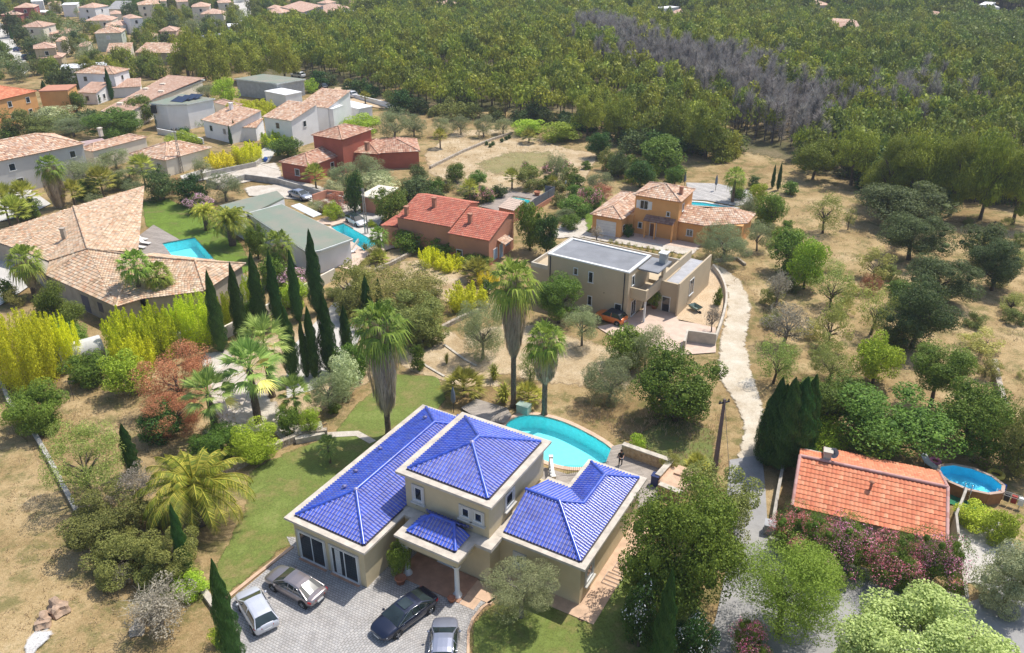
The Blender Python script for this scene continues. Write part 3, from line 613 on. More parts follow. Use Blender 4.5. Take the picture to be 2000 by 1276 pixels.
# upper lane
sh('road', [(352, 345), (410, 328), (500, 306), (520, 285), (512, 262), (545, 262), (545, 290), (525, 318), (430, 345), (405, 352), (360, 360)], CONC)
sh('yard', [(405, 352), (500, 322), (545, 318), (560, 350), (620, 362), (700, 385), (690, 395), (520, 352), (430, 368)], GRAVEL, 1)
sh('courtyard', [(470, 365), (560, 360), (700, 400), (740, 430), (720, 445), (640, 420), (600, 395), (480, 385)], GRAVEL, 1)
sh('road', [(690, 400), (740, 395), (755, 420), (735, 450), (770, 470), (745, 480), (690, 450)], CONC)
sh('parking', [(655, 172), (690, 170), (760, 195), (752, 214), (690, 205), (640, 190)], SAND)
sh('road', [(-10, 40), (10, 50), (38, 100), (60, 135), (46, 148), (0, 85), (-30, 60)], CONC)
sh('road', [(455, -6), (488, -4), (492, 40), (478, 52), (462, 40)], CONC)
sh('road', [(-10, 380), (60, 372), (100, 400), (60, 420), (-20, 440)], CONC)
sh('road', [(-20, 500), (20, 505), (60, 560), (0, 600), (-40, 580)], CONC)
sh('deck', [(1195, 875), (1225, 868), (1300, 905), (1285, 935), (1290, 975), (1240, 1000), (1215, 990), (1250, 935), (1180, 915)], wood_deck('villa_decking', (.43, .37, .31), .16, HA + .25))
sh('deck', [(900, 800), (930, 782), (990, 800), (1000, 815), (985, 830), (940, 825)], wood_deck('villa_decking', ()))
sh('terrace', [(5.2, 16.9), (16.4, 17.2), (16.6, 21.5), (15.5, 21.0), (13.6, 19.0), (11, 18.8), (7, 19.6), (4.4, 22), (4.4, 18)], wood_deck('villa_decking', ()), hp=1)
sh('ash_patch', [(45, 1255), (70, 1228), (100, 1225), (118, 1240), (90, 1262), (70, 1290), (40, 1290)], ground_mat('pale_ash', [(.45, .43, .40), (.62, .60, .58), (.75, .74, .72)], rag=True), .5)
# ------------------------------------------------------------------ OTHER BUILDINGS
BEIGE = mat('beige_render', (.52, .42, .285), .9, .04, .6, .12, 30); BROOF = mat('grey_membrane', (.25, .255, .27), .85, .12, .6)
def beige():
    A, B = (1070.6, 497.3), (1229.2, 534.6); h = House.px('modern_house', 'beige flat-roofed house with grey roof membrane and corner balcony', 'house', A, B, 6.2); r = h.r
    w = 10.6; MB().box(0, w, 0, 6.0, -.4, 6.2).build('wall', BEIGE, r)
    b = MB(); b.box(.3, w - .3, .3, 5.7, 6.18, 6.23); b.build('roof', BROOF, r)
    b = MB()
    for a in ((-.06, w + .06, -.06, .3), (-.06, w + .06, 5.7, 6.06), (-.06, .3, .3, 5.7), (w - .3, w + .06, .3, 5.7)): b.box(*a, 6.2, 6.36)
    b.build('parapet', WHITE, r)
    b = MB(); b.box(-2.6, -.0, .4, 11, -.4, 4.0); b.box(0, 12.6, 6.0, 11.2, -.4, 3.3); b.build('low_wing', BEIGE, r)
    b = MB(); b.box(-2.6, 0, .4, .6, 4.0, 4.5); b.box(-2.6, -2.4, .6, 11, 4.0, 4.5); b.box(-2.4, 12.4, 11.0, 11.2, 3.3, 4.4); b.build('terrace_wall', mat('pale_beige', (.56, .50, .41), .85), r)
    b = MB(); b.box(12.2, 12.45, 5.0, 15.1, -.4, 4.3); b.box(12.45, 14.9, 5.0, 5.25, -.3, 3.9); b.box(14.9, 15.1, 4.4, 15.0, -.4, 4.3); b.build('side_wall', BEIGE, r)
    MB().box(12.45, 14.9, 5.25, 15, 3.0, 3.2).build('roof_terrace', mat('terrace_tile', (.42, .42, .44), .6), r)
    b = MB(); b.box(10.7, 13.2, 2.2, 6.2, 5.9, 6.08); b.build('canopy', BROOF, r); MB().box(12.4, 12.65, 5.2, 6.0, 4.2, 5.9).build('canopy_wall', BEIGE, r)
    b = MB(); b.box(10.6, 12.6, .6, .8, 2.9, 4.25); b.box(12.4, 12.6, .8, 5.3, 2.9, 4.25); b.box(10.6, 12.4, .8, 5.3, 2.9, 3.15); b.build('balcony', BEIGE, r)
    MB().box(12.3, 12.5, .9, 1.1, 0, 2.9).build('column', WHITE, r)
    h.chimney(12.5, 5.3, 6.05, 7.3, mat('grey_render', (.45, .44, .42), .85), .8, WHITE)
    for p, z, a, c in ((3.8, 4.9, .42, .75), (5.8, 4.6, .48, 1.25), (5.8, 1.6, .42, 1.1), (9.5, 1.2, .75, 1.7)): h.win('f', 0, p, z, a, c, 'plain', WHITE)
    h.win('r', w, 1.2, 4.9, .5, 1.1, 'plain'); h.win('r', w, 1.8, 1.2, 1.1, 1.8, 'dark'); h.win('f', 5.0, 13.4, 1.0, .9, 1.9, 'plain'); h.win('r', 15.1, 8.5, 2.4, 1.2, 1.9, 'dark')
    for x in (.35, 10.1): MB().tube([(x, -.07, 6.1), (x, -.07, .1)], .06, 6).build('drainpipe', DARKF, r)
    b = MB(); b.box(7.55, 7.65, -.04, 0, 3, 3.1); b.build('wall_lamp', DARKF, r)
    q = [V2(1334, 690), V2(1340, 668), V2(1397, 676)]
    tag(MB().bar(q, .25, 0, 1.5).build('garden_wall', mat('pale_beige', ())), 'low beige gate wall at the end of the pink patio', 'wall')
    q = [V2(1395, 672), V2(1412, 626), V2(1420, 585), V2(1410, 550), V2(1392, 527)]
    tag(MB().bar(smooth(q), .25, 0, .8).build('garden_wall', mat('pale_beige', ())), 'curved low pale wall along the dirt track by the beige house', 'wall')
def smooth(q, it=2):
    for _ in range(it):
        o = [q[0]]
        for a, b in zip(q, q[1:]): o += [(a[0] * .75 + b[0] * .25, a[1] * .75 + b[1] * .25), (a[0] * .25 + b[0] * .75, a[1] * .25 + b[1] * .75)]
        q = o + [q[-1]]
    return q
beige()
def cottage():
    h = House.px('cottage', 'small house with bright orange tiled gable roof behind the oleander hedge', 'house', (1547, 988.6), (1847.6, 1058.7), 2.8); r = h.r
    WALL = mat('cottage_render', (.55, .50, .42), .9); k = dict(cw=.30, rl=.42, amp=.05, S=5)
    b = MB(); b.box(.3, 10.2, .4, 8.2, -.3, 2.7); b.add([(10.2, .4, 2.7), (10.2, 8.2, 2.7), (10.2, 4.5, 4.15), (.3, .4, 2.7), (.3, 8.2, 2.7), (.3, 4.5, 4.15)], [(0, 1, 2), (5, 4, 3)]); b.build('wall', WALL, r)
    b = MB(); z, t = 2.8, .34
    slope(b, [(0, 0, z), (10.6, 0, z), (10.6, 4.5, z + 4.5 * t), (0, 4.5, z + 4.5 * t)], **k); slope(b, [(10.6, 8.6, z + .1), (1.9, 8.6, z + .1), (1.9, 4.5, z + 4.5 * t), (10.6, 4.5, z + 4.5 * t)], cw=.22, rl=.33, amp=.03, S=4)
    slope(b, [(1.9, 8.0, z - .1), (0, 8.0, z - .1), (0, 4.5, z + 4.5 * t - .3), (1.9, 4.5, z + 4.5 * t - .3)], cw=.22, rl=.33, amp=.03, S=4)
    b.build('roof', ORNG, r)
    b = MB(); cap(b, (0, 4.5, z + 4.5 * t + .05), (10.6, 4.5, z + 4.5 * t + .05), .15); cap(b, (10.6, 0, z + .05), (10.6, 4.5, z + 4.5 * t + .05), .13); cap(b, (10.6, 8.6, z + .1), (10.6, 4.5, z + 4.5 * t + .05), .13); cap(b, (0, 0, z + .05), (0, 4.5, z + 4.5 * t + .05), .13); cap(b, (1.9, 8.6, z + .1), (1.9, 4.5, z + 4.5 * t + .05), .13)
    b.build('ridge_tiles', tile_mat('rose_ridge', [(.56, .30, .26), (.62, .38, .34), (.5, .26, .22)], .8), r)
    h.chimney(2.0, 4.9, 4.0, 5.1, WALL, .55)
    b = MB().tube([(5.3, 2.9, 3.6), (5.3, 2.9, 4.45)], .1, 8); b.lathe([(.1, 4.4), (.2, 4.45), (.2, 4.52), (.02, 4.6)], 10, (5.3, 2.9)); b.build('flue', mat('clay', (.45, .2, .12)), r)
    MB().lathe([(0, 0), (.2, .03), (.36, .1), (.42, .18)], 16).build('satellite_dish', mat('dish_grey', (.4, .38, .38)), r, (2.5, 4.9, 5.0)).rotation_euler = (R(60), 0, R(-40))
    MB().tube([(2.3, 4.9, 4.7), (2.5, 4.9, 5.0)], .03, 6).build('dish_arm', DARKF, r)
    h.win('f', .4, 1.7, 1.5, 1.0, 1.1, 'dark'); h.win('f', .4, 7.5, 1.5, 1.0, 1.1, 'dark'); h.win('r', 10.2, 5.6, 1.1, .9, 2, 'door'); h.win('r', 10.2, 2.4, 1.5, .9, 1, 'shut')
    # low walls
    W = mat('weathered_concrete', (.46, .42, .36), .9, .15, 2, .2, 15)
    for n, q, z_, th in (('long low concrete wall below the oleander hedge beside the asphalt yard', [V2(1500, 1062), V2(1572, 1093), V2(1700, 1130), V2(1880, 1182)], .7, .3), ('short concrete wall at the right end of the oleander hedge', [V2(1884, 1180), V2(1878, 1130), V2(1868, 1085)], .7, .25), ('straight concrete wall on the left side of the orange-tiled cottage', [V2(1507, 1035), V2(1516, 980), V2(1528, 915)], .9, .25), ('curled grey concrete screen wall at the cottage gable', [V2(1862, 1075), V2(1858, 1035), V2(1878, 985)], 1.6, .18)):
        tag(MB().bar(q, th, 0, z_).build('garden_wall', W), n, 'wall')
cottage()
SALM = mat('salmon_render', (.50, .23, .145), .9, .06, .7); REDW = mat('red_render', (.42, .12, .075), .9, .08, .6); OCH = mat('ochre_render', (.68, .35, .13), .9, .05, .7)
WHT = mat('white_render', (.80, .79, .78), .85, .05, .5); GREYW = mat('grey_render2', (.50, .48, .45), .9, .05, .5); CRM = mat('cream_wall', (.72, .65, .53), .9, .05, .5); BRK = mat('brick_chimney', (.45, .22, .14), .9, .1, 4)
GREENR = mat('green_membrane', (.20, .24, .185), .9, .2, .35, c2=(.27, .25, .20))
def gable(b, u0, u1, v0, v1, z, ridge_v, zr, wb=None, **k):
    slope(b, [(u0, v0, z), (u1, v0, z), (u1, ridge_v, zr), (u0, ridge_v, zr)], **k)
    zb = zr - (zr - z) * (v1 - ridge_v) / (ridge_v - v0)
    slope(b, [(u1, v1, zb), (u0, v1, zb), (u0, ridge_v, zr), (u1, ridge_v, zr)], **k)
    if wb:
        a, c, e, f = u0 + .15, u1 - .15, v0 + .2, v1 - .2; z2 = zb - .05
        wb.add([(a, e, -.4), (c, e, -.4), (c, f, -.4), (a, f, -.4), (a, e, z - .05), (c, e, z - .05), (c, f, z2), (a, f, z2), (a, ridge_v, zr - .08), (c, ridge_v, zr - .08)],
               [(0, 1, 5, 4), (2, 3, 7, 6), (1, 2, 6, 9, 5), (3, 0, 4, 8, 7)])
def farmhouse():
    h = House.px('farmhouse', 'long salmon farmhouse with two red tiled roofs and blue door', 'house', (775, 425), (878.8, 443.8), 4.5); r = h.r; k = dict(cw=.3, rl=.4, amp=.06, S=4)
    b, w = MB(), MB(); gable(b, -.2, 8.7, 0, 8.2, 4.5, 5.8, 6.2, w, **k); b.build('roof', RED, r)
    b = MB(); gable(b, 8.5, 14.9, -.6, 7.2, 3.8, 5.3, 5.7, w, **k); b.build('roof', RED, r); w.build('wall', SALM, r)
    b = MB(); slope(b, [(-2.8, -.2, 3), (-.1, -.1, 3.1), (-.1, 4.0, 3.6), (-2.8, 4, 3)], **k); b.build('annexe_roof', RED, r); MB().box(-2.7, 0, 0, 4, -.3, 2.95).build('annexe_wall', SALM, r)
    for u, v, z in ((1.1, .9, 4.6), (4.0, 3.6, 5.5), (10.5, 2.2, 4.6)): h.chimney(u, v, z, z + 1.35, BRK, .5)
    h.win('f', .2, 2.9, 1.1, .9, .6, 'bars'); h.win('f', .2, 6.2, 1.0, 1.1, .8, 'green'); h.win('f', -.4, 10.2, 1.2, .8, .8, 'plain')
    h.win('r', 14.75, 1.4, 1.2, 1.0, 1.5, 'bluedoor'); h.win('r', 14.75, 3.1, 1.05, .9, 2.0, 'bluedoor'); h.win('r', 14.75, 5.0, 1.8, 1.1, 1.2, 'bluedoor')
    b = MB(); slope(b, [(16.0, 2.0, 2.5), (16.0, 4.4, 2.5), (14.75, 4.4, 3.0), (14.75, 2.0, 3.0)], **k); b.build('porch_roof', OLD, r)
farmhouse()
def orange_villa():
    h = House.px('orange_villa', 'orange villa with mottled tile roofs and white garage door', 'house', (1236.4, 381), (1329.5, 395.9), 6.0); r = h.r; k = dict(cw=.34, rl=.45, amp=.06, S=4)
    MB().box(.3, 6.9, .3, 6.6, 2, 5.9).box(.35, 6.9, .35, 6.6, -.3, 2).build('wall', OCH, r); h.roof(OLD, 0, 7.2, 0, 6.8, 6.0, tan=.36, **k)
    w = MB(); w.box(-5.1, -.6, -2.5, 9, -.3, 2.95); w.box(-.6, .3, 0, 9, -.3, 2.95); w.box(6.9, 11.0, 1.0, 8, -.3, 2.94); w.box(11, 15.5, 3.0, 8.6, -.3, 2.93); w.build('wall', OCH, r)
    b = MB(); m = -2.9; z, t = 3.0, .38
    hip(b, -5.4, -.3, -2.8, 9.3, z, t, ends=(1, 1), **k); b.build('garage_roof', OLD, r)
    b = MB(); z0 = 3.0
    slope(b, [(6.6, .4, z0), (10.6, .4, z0), (10.0, 4.0, 4.4), (6.6, 4.2, 4.4)], **k); slope(b, [(10.6, .4, z0), (15.9, 4.4, z0), (13.0, 6.2, 4.4), (10.0, 4.0, 4.4)], **k)
    slope(b, [(15.9, 4.4, z0), (15.9, 9.0, z0), (13, 6.2, 4.4)], **k); slope(b, [(15.9, 9.0, z0), (6.9, 8.4, z0), (6.9, 4.2, 4.4), (10, 4, 4.4), (13, 6.2, 4.4)], **k); b.build('wing_roof', OLD, r)
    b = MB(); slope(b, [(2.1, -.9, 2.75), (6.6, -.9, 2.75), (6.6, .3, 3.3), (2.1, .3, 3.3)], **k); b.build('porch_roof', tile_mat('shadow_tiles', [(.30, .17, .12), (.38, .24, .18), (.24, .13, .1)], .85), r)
    for x in (2.3, 3.8, 6.4): MB().box(x, x + .2, -.8, -.6, 0, 2.7).build('porch_post', OCH, r)
    h.win('f', -2.5, -2.9, 1.15, 2.9, 2.2, 'garage'); h.win('f', .3, 1.7, 4.7, 1.1, 1.2, 'shut'); h.win('f', .3, 5.4, 3.9, .4, .6, 'plain'); h.win('f', .35, 1.3, 1.5, .5, .8, 'plain'); h.win('f', .35, 3.3, 1.1, .9, 2.1, 'door'); h.win('f', 1.0, 8.6, 1.4, .8, .9, 'dark'); h.win('r', -.6, -1.4, 1.3, .6, .8, 'plain'); h.win('r', 6.9, 2.2, 4.6, .7, 1, 'plain')
    h.chimney(6.3, 2.6, 6.2, 7.4, BRK, .45)
orange_villa()
def bigroof():
    """left: house with a prow-shaped roof of sand tiles"""
    h = House('roof_house', 'large low house with sweeping sand-coloured tile roof and prow', 'house', (*V2(60, 560), 0), 0); r = h.r; o = Vector(r.location)
    P = lambda x, y, z: V(x, y, z) - o; k = dict(cw=.34, rl=.42, amp=.055, S=4)
    a, pk, d, j, e, f, g, q, s, tip, t2 = P(-40, 462, 3.2), P(282, 363.5, 4.6), P(269.6, 494, 3.2), P(171, 487, 5.0), P(34, 487, 2.8), P(90, 538, 2.9), P(227, 600, 2.9), P(144, 404, 4.6), P(277, 584.5, 2.9), P(480, 516, 3.0), P(381, 510, 4.3)
    c = P(401, 569, 2.9); rd = P(262, 500, 4.6); n_ = P(97, 511, 2.9)
    def tri(*T3):
        b = MB()
        for t3 in T3: slope(b, list(t3), **k)
        b.build('roof', TAN, r)
    tri((a, e, q), (e, n_, q), (n_, j, q)); tri((q, j, pk), (j, d, pk)); tri((n_, f, j), (f, g, j), (g, rd, j), (g, s, rd))
    tri((s, c, rd), (c, t2, rd), (c, tip, t2), (tip, P(300, 495, 3), t2), (P(300, 495, 3), rd, t2))
    b = MB()
    for p1, p2 in ((q, j), (j, rd), (rd, t2), (t2, c), (t2, tip), (rd, g), (j, n_)): cap(b, p1 + Vector((0, 0, .08)), p2 + Vector((0, 0, .08)), .14)
    b.build('ridge_tiles', TAN, r)
    W = mat('house_wall_taupe', (.42, .36, .29), .9)
    def ins(p, c_, k_=.93): return (c_[0] + (p.x - c_[0]) * k_, c_[1] + (p.y - c_[1]) * k_)
    for poly in ([a, e, f, j, q], [f, g, s, rd, j], [s, c, tip, rd]):
        cc = (sum(p.x for p in poly) / len(poly), sum(p.y for p in poly) / len(poly)); MB().prism([ins(p, cc) for p in poly], -.3, 2.75).build('wall', W, r)
    h.chimney(*(P(125, 462, 4.2).xy), 3.9, 5.3, W, .5)
    p, p2 = ins(f, (j.x, j.y), .93), ins(g, (j.x, j.y), .93); D = Vector((p2[0] - p[0], p2[1] - p[1])); ang = math.atan2(D.y, D.x)
    for fr, wd in ((.55, 1.6), (.78, 1.0)):
        x, y = p[0] + D.x * fr, p[1] + D.y * fr; T = Matrix.Translation((x, y, 0)) @ Matrix.Rotation(ang, 4, 'Z')
        b = MB(); b.T = T; b.box(-wd / 2, wd / 2, -.16, .1, .1 if wd > 1.2 else 1, 2.2); b.build('shutter', mat('violet_shutter', (.10, .10, .15), .6), r)
bigroof()
def flat(name, label, pts, z, wm, rm, lip=.0, th=.25, over=.25, z0=-.4):
    q = [V(x, y, z) for x, y in pts]; o = Vector((q[0].x, q[0].y, hgt(q[0].x, q[0].y))); r = empty(name, o, 0, label, 'house')
    L = [(p.x - o.x, p.y - o.y) for p in q]; cx = sum(p[0] for p in L) / len(L); cy = sum(p[1] for p in L) / len(L)
    inn = [(p[0] + (cx - p[0]) * over / 4, p[1] + (cy - p[1]) * over / 4) for p in L]
    MB().prism(inn, z0, z - th).build('wall', wm, r); MB().prism(L, z - th, z).build('roof_slab', mat('slab_edge', (.60, .62, .58), .8), r)
    MB().prism([(p[0] + (cx - p[0]) * .03, p[1] + (cy - p[1]) * .03) for p in L], z, z + .05).build('roof', rm, r); return r, L
r, _ = flat('flat_roof_house', 'white house with long green flat roofs beside the narrow pool', [(482, 416), (601, 494), (627, 489), (690, 467), (549, 398)], 3.4, WHT, GREENR)
q = [V(x, y, 3.0) - Vector(r.location) for x, y in ((428, 404), (470, 430), (555, 388), (541, 375))]; MB().prism([(p.x, p.y) for p in q], -.3, 2.9).build('wing_wall', WHT, r); MB().prism([(p.x, p.y) for p in q], 2.9, 3.2).build('wing_roof', GREENR, r)
q = [V(x, y, 2.6) - Vector(r.location) for x, y in ((568, 402), (612, 424), (628, 418), (585, 397))]; MB().prism([(p.x, p.y) for p in q], 2.5, 2.6).build('sun_sail', WHITE, r)
# generic houses: block(s) given by the front eave line in the photograph
def vh(label, blocks, name='house', wm=CRM, rm=PINK, chim=None, wins=None, group=None):
    """blocks: (A px, B px, depth m, eave z, kind, ridge rise)"""
    A, B, dep, z, kind = blocks[0][:5]; h = House.px(name, label, 'house', A, B, z, group); r = h.r
    for i, bl in enumerate(blocks):
        A, B, dep, z, kind = bl[:5]; (ua, va), (ub, vb) = h.loc(*A, z), h.loc(*B, z); th = math.atan2(vb - va, ub - ua) if i else 0; L = math.hypot(ub - ua, vb - va)
        n = r if i == 0 else None
        T = Matrix.Translation((ua, va, 0)) @ Matrix.Rotation(th, 4, 'Z'); w, b = MB(), MB(); w.T = T; b.T = T
        wmm = bl[6] if len(bl) > 6 else wm; far = r.location.y > 215; k = dict(cw=.5 if far else .4, rl=.6 if far else .5, amp=.06, S=4 if not far else 3, plain=r.location.y > 300)
        o = min(.3, L * .05)
        if kind == 'flat':
            w.box(o * .5, L - o * .5, o * .5, dep - o * .5, -.5, z - .2); b.box(0, L, 0, dep, z - .2, z)
        elif kind == 'shed':
            dep *= .9; zr = z + dep * .22; w.add([(o, o, -.5), (L - o, o, -.5), (L - o, dep, -.5), (o, dep, -.5), (o, o, z - .1), (L - o, o, z - .1), (L - o, dep, zr - .1), (o, dep, zr - .1)], [(0, 1, 5, 4), (1, 2, 6, 5), (2, 3, 7, 6), (3, 0, 4, 7)])
            slope(b, [(0, 0, z), (L, 0, z), (L, dep, zr), (0, dep, zr)], **k)
        elif kind == 'gable':
            zr = z + dep * .2; gable(b, 0, L, 0, dep, z, dep * .55, z + dep * .55 * .34, w, **k)
        else:
            w.box(o, L - o, o, dep - o, -.5, z - .05); hip(b, 0, L, 0, dep, z, .36, **k)
        w.build('wall', wmm, r); b.build('roof', bl[5] if len(bl) > 5 and bl[5] else rm, r)
        if kind != 'none' and L > 4:
            nw = max(1, int(L / 4.5)); fl = [z - 1.4] + ([z - 4.0] if z > 5 else [])
            for zc in fl:
                for q in range(nw):
                    x = L * (q + .5) / nw + rnd.uniform(-.4, .4)
                    if i == 0: h.win('f', o, x, zc, .9, 1.1, (wins or 'plain') if q % 2 == 0 else 'plain')
            if i == 0 and dep > 5: h.win('r', L - o, dep * .5, z - 1.4, .8, 1.1, 'plain')
    if chim: h.chimney(*h.loc(*chim[:2], chim[2]), chim[2] - .4, chim[2] + 1.1, wm if wm is not REDW else BRK, .6)
    return h
vh('red villa with three tiled roofs beyond the garden of olives', [((544.4, 317), (603, 327), 13, 3.0, 'hip'), ((606.8, 264.4), (668, 274), 9, 6.2, 'hip'), ((682, 298), (740, 302), 9, 3.1, 'hip'), ((735, 300), (821, 296), 9, 3.1, 'hip')], wm=REDW, rm=ROSE, wins='plain', chim=(717, 290, 4.2), name='red_villa')
vh('white house with tiled shed roof, middle of the row of three', [((510.8, 228.4), (568.4, 236.8), 9, 5.6, 'shed')], wm=WHT, rm=OLD)
vh('white house with tiled shed roof, leftmost of the row of three', [((392, 234.4), (449.6, 247.6), 9, 3.6, 'shed'), ((464, 249), (500, 250), 5, 2.8, 'shed'), ((449, 226), (486, 223), 5, 3.9, 'flat', WHT)], wm=WHT, rm=OLD, chim=(452, 212, 5.2))
vh('white house with tiled shed roof and projecting bay, nearest the forest', [((581.6, 205.6), (640.4, 211.6), 10, 5.6, 'shed'), ((655, 200), (700, 212), 4, 3.4, 'flat', WHT), ((640, 212), (650, 213), 4, 5.4, 'flat', WHT)], wm=WHT, rm=OLD)
flat('green_roof_house', 'grey-walled house with green flat roof at the forest edge', [(456.8, 154), (540.8, 163.6), (597.2, 152.8), (514.4, 143.2)], 4.2, mat('pale_grey_render', (.42, .43, .43), .85), GREENR)
vh('white box building with a sunken courtyard behind the row of white houses', [((557, 186), (590, 178), 8, 3.2, 'flat', WHT)], wm=WHT)
r, L = flat('solar_house', 'white house with green flat roof carrying solar panels', [(291.3, 201.9), (322, 205), (364.8, 204), (420.4, 192.4), (354.3, 183)], 5.4, WHT, GREENR)
for i in range(3):
    u = V(352 + i * 13, 193 - i * 2.5, 5.9) - Vector(r.location); b = MB().box(-1.6, 1.6, -1.4, 1.4, 0, .08); o = b.build('solar_panel', glass_mat('solar_glass', (.01, .015, .05), .15), r, (u.x, u.y, 5.75), R(-20)); o.rotation_euler.x = R(12)
q = [V(x, y, 2.9) - Vector(r.location) for x, y in ((329, 222), (348, 226), (402, 212), (390, 203), (340, 208))]; MB().prism([(p.x, p.y) for p in q], -.3, 3.4).build('balcony', WHT, r)
for x, y in ((302, 212), (343, 212), (358, 212), (318, 211)):
    p = V(x, y, 4.3) - Vector(r.location); MB().box(p.x - .5, p.x + .5, p.y - .9, p.y + .6, 3.4, 5.1).build('window', DARKF, r)
r, L = flat('row_house_block', 'long building under one sprawling pink tiled roof', [(197, 217), (241, 226), (300, 194), (400, 152), (329, 147)], 4.0, CRM, PINK)
for o in [c for c in r.children if c.name.startswith('roof') and 'slab' not in c.name]: bpy.data.objects.remove(o)
q = [V(x, y, 4.1) - Vector(r.location) for x, y in ((197, 217), (241, 226), (300, 194), (400, 152), (329, 147))]; q2 = [q[0], q[1], q[3], q[4]]
b = MB(); k = dict(cw=.5, rl=.6, amp=.06, S=3); slope(b, [q[0], q[1], q[2] , q[3], q[4]], **k); b.build('roof', PINK, r)
for x, y in ((235, 205), (270, 190), (285, 175), (315, 180), (318, 165)):
    p = V(x, y, 4.2) - Vector(r.location); b = MB().box(p.x - .6, p.x + .6, p.y - .5, p.y + .5, 4.1, 4.7); b.build('skylight', CRM, r)
vh('grey house with pale tiled hip roof and shuttered windows at left edge', [((-70, 330), (166, 281), 11, 5.9, 'hip')], wm=GREYW, rm=OLD, wins='shutter')
vh('cream house with angular tiled roofs and pink inner wall beyond the grey house', [((252, 301), (323, 314.5), 9, 3.0, 'hip'), ((324.5, 313.4), (414, 289), 9, 3.0, 'hip'), ((150, 291), (180, 297), 12, 3.6, 'hip'), ((184, 298), (232, 290), 10, 2.9, 'flat', mat('dusty_pink', (.46, .33, .31)))], wm=CRM, rm=OLD, wins='shutter', chim=(197, 262, 4.5))
vh('orange two-storey house at the far left edge of the frame', [((-40, 205), (72.4, 178.5), 11, 5.8, 'hip')], wm=OCH, rm=ORNG)
vh('plain orange block with tall blank wall right of the orange two-storey house', [((74, 178), (132, 176), 7, 5.6, 'flat', SALM)], wm=OCH)
vh('small white outbuilding with an orange roof beside the tall cypress', [((150, 181), (188, 182), 7, 2.8, 'shed'), ((203, 173), (275, 168), 6, 2.6, 'shed')], wm=WHT, rm=PINK)
vh('white two-storey house with tan roof behind a lone cypress', [((145, 143), (222.6, 145), 7, 5.8, 'hip')], wm=WHT, rm=OLD)
vh('long low building with white flat roof', [((117, 135), (219, 128), 8, 3.2, 'flat', mat('white_roofing', (.7, .7, .7)))], wm=WHT)
vh('tan house of two hipped blocks beside the left road', [((65, 96.6), (110.3, 93.5), 8, 5.8, 'hip'), ((74.5, 114.5), (120.8, 112.4), 7, 3.2, 'hip')], wm=mat('tan_wall', (.52, .42, .27)), rm=PINK)
vh('beige house behind a thin cypress near the left road', [((38.9, 53.5), (84, 53.5), 9, 5.8, 'hip'), ((59, 67.5), (101, 67.5), 8, 3, 'hip')], wm=CRM, rm=PINK)
vh('dark red house group in the top left corner', [((25, 15.8), (67, 14.7), 9, 6.8, 'hip'), ((0, 29), (40, 29), 8, 4.5, 'hip'), ((54, 25), (88, 24), 8, 3.5, 'flat', WHT)], wm=mat('wine_wall', (.36, .10, .09)), rm=PINK)
vh('low beige house with long pink roof behind the white-green one', [((163.8, 41), (218.4, 39.9), 10, 3.6, 'hip')], wm=CRM, rm=PINK)
vh('pale green-walled house with shuttered facade', [((182.7, 66), (237.3, 64), 9, 5.8, 'hip')], wm=mat('mint_wall', (.50, .54, .44)), rm=OLD, wins='shutter')
vh('slim white house with stepped pink roofs', [((252, 36.7), (280, 34.6), 9, 5.8, 'hip'), ((239, 50), (265, 44), 7, 3.2, 'hip')], wm=WHT, rm=PINK)
vh('peach house of two hipped blocks', [((309.7, 62), (344, 61), 8, 5, 'hip'), ((321, 68.5), (361, 67), 7, 3.6, 'hip')], wm=mat('peach_wall', (.56, .42, .30)), rm=PINK)
vh('small house with green glazed veranda', [((206.8, 101.8), (255, 99.7), 8, 3.2, 'shed')], wm=CRM, rm=OLD, wins='green')
vh('long ochre house with flat tiled roof among pines', [((262.5, 102.9), (346.5, 102.9), 9, 3.6, 'shed')], wm=mat('khaki_wall', (.42, .36, .25)), rm=OLD)
vh('tall white house of two blocks by the straight road', [((372.7, 14), (409.5, 13), 10, 6.4, 'hip'), ((390.6, 28), (437, 27), 9, 4.4, 'hip')], wm=CRM, rm=PINK)
vh('white gabled house near the top edge', [((151, 14.7), (185, 15.7), 9, 5.8, 'hip'), ((150, 24), (178, 24.5), 6, 3.4, 'hip')], wm=WHT, rm=PINK)
vh('white flat-roofed house near the top left', [((120, 10), (150, 9), 10, 5, 'flat', WHT)], wm=WHT)
vh('house with grey roof near the top edge', [((207, 18), (240, 18), 12, 3.4, 'shed')], wm=CRM, rm=mat('grey_roofing', (.35, .34, .33)))
vh('beige house behind two tall cypresses near the top edge', [((269, 10), (315, 8), 9, 6.4, 'hip')], wm=CRM, rm=OLD)
vh('pink gabled house right of the straight road', [((512.5, 25), (551.5, 26), 9, 4.2, 'hip'), ((520, 16), (545, 16), 6, 5.4, 'hip')], wm=CRM, rm=PINK)
vh('grey-walled house with long sloping roof', [((548, 14), (592, 24), 10, 5, 'shed')], wm=GREYW, rm=PINK)
vh('stepped pink-roofed house behind the pine crest', [((607, 18), (640, 27), 8, 4, 'hip'), ((626, 12), (661, 18), 7, 4, 'hip')], wm=CRM, rm=PINK)
vh('white house with flat pergola behind the pine crest', [((652, 24), (678, 25), 8, 3.2, 'flat', WHT)], wm=WHT)
vh('small house with a hipped roof at the top edge', [((618, 6), (638, 7), 8, 4, 'hip')], wm=CRM, rm=PINK)
vh('white house with orange roof peeping over the pine crest', [((813, 8), (845, 9), 10, 4, 'hip'), ((842, 12), (890, 13), 12, 4, 'hip')], wm=WHT, rm=PINK)
vh('low white building at the top edge between conifers', [((1020, 5), (1075, 7), 12, 4, 'flat', WHT)], wm=WHT)
